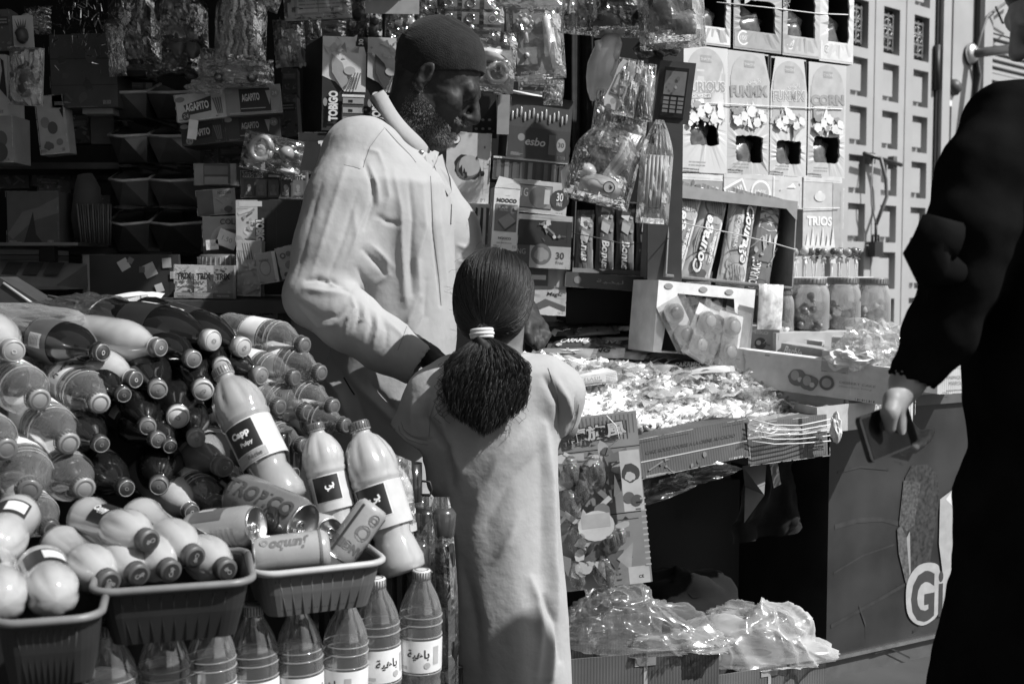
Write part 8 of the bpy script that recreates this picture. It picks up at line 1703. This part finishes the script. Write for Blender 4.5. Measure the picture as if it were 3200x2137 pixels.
B = [  # px, py, cap diameter px, kind, direction, cap tone, label
 (44, 1098, 74, 'lemon', L1, .32, 'pale bottle with large grey cap at the left edge, top of the heap'),
 (322, 1102, 60, 'cola_label', L2, .04, 'dark bottle with grey label and barcode sticker on top of the left heap'),
 (503, 1087, 60, 'lemon', L2, .12, 'cloudy pale bottle with round dark grey cap lying beside the labelled dark bottle'),
 (425, 1187, 58, 'lemon', L2, .06, 'cloudy bottle with dark cap just under the cloudy pale bottle'),
 (388, 1235, 52, 'cola', L1, .05, 'black bottle whose dark cap carries a pale gleam below the cloudy bottles'),
 (606, 1124, 58, 'cola', L1, .16, 'black bottle with mid grey lettered cap right of the cloudy bottles'),
 (668, 1065, 70, 'cola', L2, .48, 'black bottle with big pale cap, left of two at the top of the heap'),
 (763, 1087, 66, 'cola', L2, .42, 'black bottle with big pale cap touching the labelled water bottle on top'),
 (695, 1147, 58, 'cola', L3, .40, 'black bottle with pale cap directly above the tilted juice bottle'),
 (494, 1220, 62, 'cola', L3, .20, 'black bottle with printed mid grey cap in the middle of the heap'),
 (636, 1222, 68, 'cola', L3, .42, 'black bottle with slotted pale cap left of the tilted juice bottle neck'),
 (556, 1305, 72, 'cola', L4, .55, 'black bottle with the brightest big cap in the middle of the heap'),
 (462, 1335, 56, 'cola', L3, .14, 'black bottle with mid dark cap left below the brightest cap'),
 (495, 1376, 54, 'cola', L1, .10, 'long black bottle with dark ringed cap below the brightest cap'),
 (318, 1390, 56, 'cola', L1, .05, 'black bottle with dark cap beside the clear water bottles'),
 (532, 1396, 48, 'cola', L3, .05, 'black bottle with small dark printed cap under the ringed cap'),
 (614, 1372, 58, 'cola', L3, .32, 'black bottle with pale slashed cap left of the tilted juice label'),
 (396, 1527, 58, 'cola', L1, .04, 'black bottle with dark cap above the small white bottles'),
 (496, 1520, 62, 'cola', L4, .12, 'black bottle with printed cap left of the swirl printed bottle'),
 (703, 1461, 66, 'swirl', L1, .22, 'bottle printed with dark swirls lying left of the tilted juice bottle'),
 (126, 1250, 70, 'water', L1, .24, 'large clear bottle with grey cap in the upper row of the left stack'),
 (314, 1261, 66, 'water', L1, .34, 'clear bottle with light grey cap at the right end of the upper left row'),
 (218, 1387, 70, 'water', L1, .26, 'clear bottle with grey cap in the middle row of the left stack'),
 (22, 1405, 72, 'water', L1, .14, 'clear bottle with dim cap at the left edge of the middle row'),
 (92, 1535, 76, 'water', L3, .12, 'clear bottle with dark cap in the lowest row of the left stack'),
 (266, 1527, 70, 'water', L1, .24, 'clear bottle with grey ringed cap at the right of the lowest left row'),
 (160, 1655, 60, 'water', L1, .05, 'clear bottle with dark cap lying above the white bottles at the left'),
 (955, 1080, 54, 'water', L2, .13, 'clear bottle with white lettered label lying on top of the right stack'),
 (818, 1176, 60, 'cola', L2, .20, 'black bottle with grey cap between the clear bottles of the right stack'),
 (925, 1183, 52, 'water', L2, .10, 'clear bottle with dark cap, left in the second row of the right stack'),
 (1007, 1167, 52, 'water', L2, .13, 'clear bottle at the right end of the second row of the right stack'),
 (877, 1274, 54, 'water', L2, .10, 'clear bottle with dark cap, left in the third row of the right stack'),
 (962, 1290, 56, 'water', L2, .08, 'clear bottle with darkest cap in the middle of the third row of the right stack'),
 (1047, 1272, 52, 'water', L2, .12, 'clear bottle at the right end of the third row touching the robe'),
 (896, 1379, 52, 'water', L2, .04, 'clear bottle with nearly black cap just left of the upright juice bottle'),
 (951, 1394, 50, 'water', L2, .08, 'clear bottle with cap tucked behind the neck of the upright juice bottle'),
 (1084, 1331, 50, 'water', L2, .08, 'clear bottle with cap between the two upright juice bottle caps'),
 (921, 1483, 50, 'cola', L2, .03, 'dark capped bottle below the clear ones beside the grey juice bottle'),
 (775, 1560, 60, 'cola', L1, .1, 'dark bottle lying under the swirl printed bottle above the cans'),
 (600, 1600, 54, 'lemon', L1, .08, 'clear bottle with dark cap left of the dark can'),
 (680, 1580, 58, 'water', L1, .06, 'clear bottle with very dark cap directly behind the barcode can'),
]
for i, (x, y, cd, k, dv, cv, lb) in enumerate(B):
    rd = random.Random(i); d = Vector(dv) + Vector((rd.uniform(-.06, .06), 0, rd.uniform(-.05, .05)))
    bottle(x, y, cd, Yc(x, y), k, d, lb, cv, roll={27: 2.0}.get(i, rd.uniform(0, 6)), scale=None)
# second, half seen layer behind the heap
for i, (x, y) in enumerate([(60, 1190), (250, 1160), (560, 1180), (770, 1230), (700, 1300), (400, 1310), (850, 1120), (600, 1450), (330, 1470), (560, 1560), (180, 1450), (800, 1330), (1000, 1230), (860, 1450), (40, 1330), (150, 1580), (700, 1380)]):
    k = 'cola' if 300 < x < 830 else 'water'; bottle(x, y, 54, Yc(x, y) + .13, k, L1 if x < 500 else L2, 'dark bottle in the deeper layer of the heap' if k == 'cola' else 'clear bottle in the deeper layer of the heap', .05 if k == 'cola' else .1, group='deeper dark bottles of the heap' if k == 'cola' else 'deeper clear bottles of the heap', roll=i)
# upright juice bottles
def stand(topx, topy, Yt, bx, by, Yb, kind, label, roll=0, cap=None):
    a, b = P(topx, topy, Yt), P(bx, by, Yb); src, H, D = proto(kind); v = a - b; sc = v.length / H
    o = bottle(topx, topy, 1, Yt, kind, v, label, cap, roll=roll, scale=sc); return o
stand(690, 1150, 2.02, 895, 1575, 1.94, 'juice', 'tilted juice bottle with black Pulpy label leaning out of the heap', 1.85, .3)
stand(984, 1322, 2.02, 1075, 1710, 1.98, 'juice_pale', 'grey juice bottle with dark cap standing left of the pale one', 2.2)
stand(1118, 1318, 2.04, 1262, 1792, 1.98, 'juice_pale', 'pale juice bottle with black lettered label nearest the child', 1.9)
stand(1230, 1430, 2.12, 1262, 1760, 2.10, 'juice_pale', 'clear capped bottle shoulder showing behind the pale juice bottle', 1)
# small white bottles in the front basket
for i, (x, y, bx, by, Y, Yb, lb) in enumerate([
 (470, 1690, 200, 1592, 1.62, 1.78, 'small white bottle lying on top of the basket with its label showing'),
 (612, 1742, 400, 1590, 1.65, 1.80, 'small white bottle with big dark cap right of the topmost one'),
 (345, 1820, 150, 1680, 1.57, 1.73, 'small white bottle with dark cap at the left corner of the middle basket'),
 (436, 1798, 250, 1640, 1.60, 1.77, 'small white bottle second from the left corner of the middle basket'),
 (536, 1786, 350, 1640, 1.62, 1.79, 'small white bottle third in the lower row of the middle basket'),
 (712, 1782, 500, 1660, 1.66, 1.82, 'small grey bottle at the right end of the middle basket')]):
    a, b = P(x, y, Y), P(bx, by, Yb); d = a - b; bottle(x, y, 66, Y, 'milk', d, lb, None, roll=3.6 + i * 1.05, scale=1.12)
for i, (x, y, bx, by, Y, Yb, lb) in enumerate([(95, 1700, 178, 1880, 1.66, 1.44, 'rounded base of a large white bottle at the right of the left basket'), (-60, 1700, 18, 1892, 1.64, 1.42, 'rounded base of a large white bottle cut by the left edge'), (60, 1600, -20, 1730, 1.7, 1.55, 'white bottle body lying over the two large rounded bases')]):
    b = MB(); o = empty('drink_bottle', lb, 'bottle'); r = .042
    b.lathe([(.001, 0), (r * .5, .004), (r * .82, .018), (r * .98, .04), (r, .06), (r * .93, .08), (r * .93, .15), (r, .16), (r * .7, .2), (.015, .215)], G(.40, .10, 'liquid', .05), 48, None, 6, .12, (.005, .06)); b.build('bottle_body', parent=o)
    c = MB(); c.lathe([(.017, .21), (.017, .23)], G(.15, .4), 18); c.build('cap', parent=o); l = MB(); on_cyl(l, r * .93, 0, [(*rect2(-.035, .085, .035, .145, 16), G(.03, .4), .0015), (*rect2(-.004, .095, .03, .135, 10), W7, .0025)]); l.build('paper_label', parent=o)
    top, bot = P(x, y, Y), P(bx, by, Yb); o.matrix_world = Matrix.Translation(bot) @ frame_to(top - bot, 3.14 if i != 1 else 2.4) @ Matrix.Scale(.84, 4)
# clear water bottles standing in the front row
for i, (x, y, Y, lb) in enumerate([
 (1306, 1778, 1.95, 'standing water bottle at the right end of the bottom row, white label showing'),
 (1188, 1804, 1.91, 'standing water bottle second from the right end of the bottom row'),
 (1068, 1860, 1.85, 'standing water bottle third from the right end, below the basket of cans'),
 (940, 1875, 1.80, 'standing water bottle fourth from the right end of the bottom row'),
 (800, 1885, 1.77, 'standing water bottle fifth from the right end of the bottom row'),
 (655, 1895, 1.72, 'standing water bottle under the corner where both baskets meet'),
 (502, 1915, 1.64, 'standing water bottle in the dark below the middle basket'),
 (345, 1945, 1.58, 'standing water bottle at the left end of the bottom row')]):
    src, H, D = proto('water_tall'); o = copy_tree(src) if 'water_tall' in used else src; used.add('water_tall'); o['label'] = lb; o['category'] = 'bottle'; sc = 1.12
    p = P(x, y, Y); o.matrix_world = Matrix.Translation(p - Vector((0, 0, H * sc))) @ Euler((0, R(random.Random(i).uniform(-2, 2)), 0)).to_matrix().to_4x4() @ Matrix.Rotation((.0, .5, -.6, 1.0, 2.0, 3.0, 1.4, 2.2)[i] , 4, 'Z') @ Matrix.Scale(sc, 4)
# low platform that carries the bottles
mb = MB(); zb = P(1306, 1778, 1.92).z - .255
mb.box(-1.5, 1.45, 0, -.10, 2.75, .30, G(.03, .8)); mb.build('drinks_platform', label='dark low platform carrying the bottles', cat='platform')
def crate(x0, x1, y0, y1, z0, z1, lb):
    mb = MB(); mb.box(x0, y0, z0, x1, y1, z1, G(.02, .6))
    for k in range(12): mb.box(x0 + (x1 - x0) * k / 12, y0 - .008, z0, x0 + (x1 - x0) * k / 12 + .01, y0, z1 - .01, G(.03, .5))
    mb.build('drinks_crate', label=lb, cat='crate')
crate(-1.5, -.42, 2.12, 2.7, .30, .80, 'dark drinks crate under the upper bottles'); crate(-1.4, -.5, 1.86, 2.11, .30, .60, 'lower dark drinks crate behind the baskets'); crate(-.42, -.18, 2.15, 2.45, .30, .62, 'small dark drinks crate under the clear bottles')
# cans
def can(px, py, Y, bx, by, Yb, v, label, art, sc=1.0, roll=0):
    o = empty('drink_can', label, 'can'); r, H = .031, .118; b = MB(); m = G(v, .25, 'gloss', .08)
    b.lathe([(r * .72, .001), (r * .8, 0), (r * .97, .008), (r, .014), (r, H - .014), (r * .86, H - .003)], m, 32, cap=False)
    art(b, r, H); b.build('can_body', parent=o)
    c = MB(); al = G(.62, .28, 'metal', .1); c.lathe([(r * .86, H - .003), (r * .88, H), (r * .83, H + .0005), (r * .79, H - .004), (.001, H - .0045)], al, 32, cap=False); c2 = MB(); c2.lathe([(r * .8, 0), (r * .76, .0), (r * .70, .004), (r * .45, .009), (.001, .010)][::-1], al, 32, cap=False); c2.build('can_base', parent=o)
    c.tube([(.004 + .007 * math.cos(t), .009 * math.sin(t), H - .002) for t in [x * .7 for x in range(10)]], .0012, al, 6); c.lathe([(.001, H - .002), (.003, H - .002), (.003, H - .005)], al, 10, cap=False); c.build('can_end', parent=o)
    a, b_ = P(px, py, Y), P(bx, by, Yb); o.matrix_world = Matrix.Translation(b_) @ frame_to(a - b_, roll) @ Matrix.Scale((a - b_).length / H * sc, 4)
def artA(b, r, H): on_cyl(b, r, 0, [(*rect2(-.055, .02, .005, .075, 16), G(.12, .3), .0006), (*rect2(-.045, .03, -.015, .055, 8), W7, .0012)] + [(*rect2(-.043, .032 + .004 * k, -.017, .0335 + .004 * k, 6), G(.2), .0018) for k in range(6)] + [(*rect2(.02, .02 + .009 * k, .06, .024 + .009 * k, 10), G(.3), .0008) for k in range(9)])
def artB(b, r, H): on_cyl(b, r, 0, [(*text2('TROPICO', 0, .06, .02, .04, 90), G(.05), .0008), (*text2('O', .02, .09, .03, .06), G(.04), .0012)])
def artC(b, r, H): on_cyl(b, r, 0, [(*text2('Jumbo', 0, .062, .022, .05, 90, .3), G(.12), .0008), (*text2('O', .004, .1, .012, .06), G(.2), .0008), (*rect2(-.04, .012, .04, .016, 16), G(.15), .0008)])
def artD(b, r, H): on_cyl(b, r, 0, [(*text2('ORANGINA', 0, .088, .017, .06), G(.12), .0008), (*text2('O', -.004, .025, .022, .09), G(.15), .0008), (*rect2(.028, .01, .034, .11, 4), G(.04), .0008), (*rect2(-.05, .01, -.03, .11, 8), G(.1), .0008), (*text2('O', .0, .055, .03, .03), G(.15), .0008)])
can(803, 1640, 1.76, 590, 1668, 1.80, .28, 'grey can with barcode lying with its bright base to the right', artA, 1, 3.93)
can(950, 1640, 1.80, 738, 1545, 1.88, .13, 'dark can with its tab end facing right behind the barcode can', artB, 1, 3.93)
can(790, 1742, 1.74, 1028, 1712, 1.77, .33, 'pale can lying at the front of the right basket with its tab end left', artC, 1, 2.36)
can(1052, 1745, 1.80, 1172, 1580, 1.83, .34, 'pale lettered can standing tilted at the right end of the basket', artD, 1, 1.57)
can(872, 1692, 1.80, 800, 1720, 1.90, .12, 'dark can end peeping under the tab end of the dark can', artB)
can(1030, 1668, 1.86, 930, 1640, 1.95, .4, 'can with a bright rim between the dark can and the tilted one', artA)
# baskets
def basket(name, rim_l, rim_r, Y, depth, rz, hpx, v, label, ribs=9):
    """front rim from pixel rim_l to rim_r"""
    A2, B2, w = on_plane(rim_l[0], rim_r[0], Y, rz); c = (A2 + B2) / 2; z = P((rim_l[0] + rim_r[0]) / 2, (rim_l[1] + rim_r[1]) / 2, Y).z; h = S(hpx, Y)
    o = empty(name, label, 'basket'); o.matrix_world = Matrix.Translation((c.x, c.y, z)) @ Matrix.Rotation(R(rz), 4, 'Z')
    def ring(w_, d_, r_, zz, n=6):
        pts = []; cx, cy = w_ / 2 - r_, d_ / 2 - r_
        for sx, sy, a0 in ((1, 1, 0), (-1, 1, 90), (-1, -1, 180), (1, -1, 270)):
            for k in range(n): t = R(a0 + 90 * k / (n - 1)); pts.append((sx * cx + r_ * math.cos(t), depth / 2 + sy * cy + r_ * math.sin(t), zz))
        return pts
    rows = [ring(w * .78, depth * .74, .02, -h), ring(w * .88, depth * .86, .025, -h * .5), ring(w * .955, depth * .93, .03, -.004), ring(w * .97, depth * .95, .03, 0), ring(w * .93, depth * .90, .03, -.003), ring(w * .86, depth * .84, .025, -h * .5), ring(w * .77, depth * .72, .02, -h + .004)]
    n = len(rows[0]); vs = [p for r_ in rows for p in r_]; fs = [(j * n + k, j * n + (k + 1) % n, (j + 1) * n + (k + 1) % n, (j + 1) * n + k) for j in range(len(rows) - 1) for k in range(n)]
    m = G(v, .6, 'plastic', .1); mb = MB(); mb.add(vs, fs + [tuple(range(n))[::-1], tuple((len(rows) - 1) * n + k for k in range(n))], m)
    # slots painted as dark patches for the shade in the holes; raised ribs
    dk = G(v * .25, .6)
    def wall(u, t, off): ww = w * (.78 + .175 * t) * .5; yy = depth / 2 - depth * (.74 + .19 * t) / 2; return ((u * 2 - 1) * (ww - .02), yy - off, -h + h * t)
    cols = int(w / .0068); rws = 9
    for i in range(cols):
        for j in range(rws):
            if i % 5 == 4 and ribs > 5: continue
            u = (i + .2) / cols; u2 = (i + .75) / cols; t = .12 + .72 * j / rws; t2 = t + .06; mb.add([wall(u, t, .0006), wall(u2, t, .0006), wall(u2, t2, .0006), wall(u, t2, .0006)], [(0, 1, 2, 3)], dk)
    for i in range(ribs):
        u = (i + .5) / ribs; mb.tube([wall(u, .02, .001), wall(u, .85, .001)], .0014, m, 5)
    mb.build('basket_body', parent=o); q = MB(); rp = [Vector(p) for p in ring(w, depth, .035, .0, 8)]; rp.append(rp[0]); q.tube(rp, .0055, G(min(.6, v * 3 + .12), .4), 8); q.build('rim', parent=o)  # rim coloured lighter than the body to paint its highlight
basket('plastic_basket', (-60, 1962), (292, 1922), 1.40, .20, 16, 230, .018, 'dark perforated basket at the lower left corner under the big white bottles')
basket('plastic_basket', (262, 1868), (782, 1806), 1.53, .20, 16, 190, .018, 'dark perforated basket holding the small white bottles')
basket('plastic_basket', (790, 1812), (1208, 1745), 1.72, .17, 24, 150, .10, 'grey ribbed basket holding the drink cans')
# things hanging between the bottles and the child
mb = MB(); a = P(1290, 1565, 2.12); mb.lathe([(.017, 0), (.018, .002), (.018, .072), (.016, .072), (.016, .01)], G(.02, .15, 'gloss'), 24, Matrix.Translation(a)); mb.tube([a + Vector((.018, 0, .012)), a + Vector((.032, 0, .010)), a + Vector((.036, 0, .022)), a + Vector((.032, 0, .036)), a + Vector((.018, 0, .038))], .0022, BLK, 8)
mb.build('toy_mug', label='small black handled mug standing between the pale juice bottle and the dress', cat='mug')
o = empty('wrapped_pack', 'tall clear wrapped pack of dark rounds standing between water bottle and dress', 'pack'); mb = MB(); top = P(1345, 1560, 2.15)
for k in range(9):
    for j in range(2): mb.lathe([(.02, 0), (.026, .01), (.026, .05), (.018, .06)], G((.02, .05)[(k + j) % 2], .2, 'gloss'), 12, Matrix.Translation(top + Vector((.04 * j - .02 + .004 * math.sin(k * 2), 0, -.075 - .062 * k))) @ Euler((.1 * math.sin(k), .15 * math.cos(k * 3 + j), 0)).to_matrix().to_4x4())
mb.build('contents', parent=o); q = MB(); envelope(q, .105, .62, film(.16, .06, .8, .9, 22), 7, .035, Matrix.Translation(top + Vector((0, 0, .005))), neck=.3, nu=18, nv=40); q.build('clear_wrap', parent=o)
sheet('clear crumpled wrap rising behind the pale juice bottle', [P(1215, 1640, 2.04), P(1300, 1640, 2.04), P(1285, 1440, 2.06), P(1190, 1400, 2.06)], film(.3, .08, .9, .8, 40), 10, 14, .02, 4, seed=3)
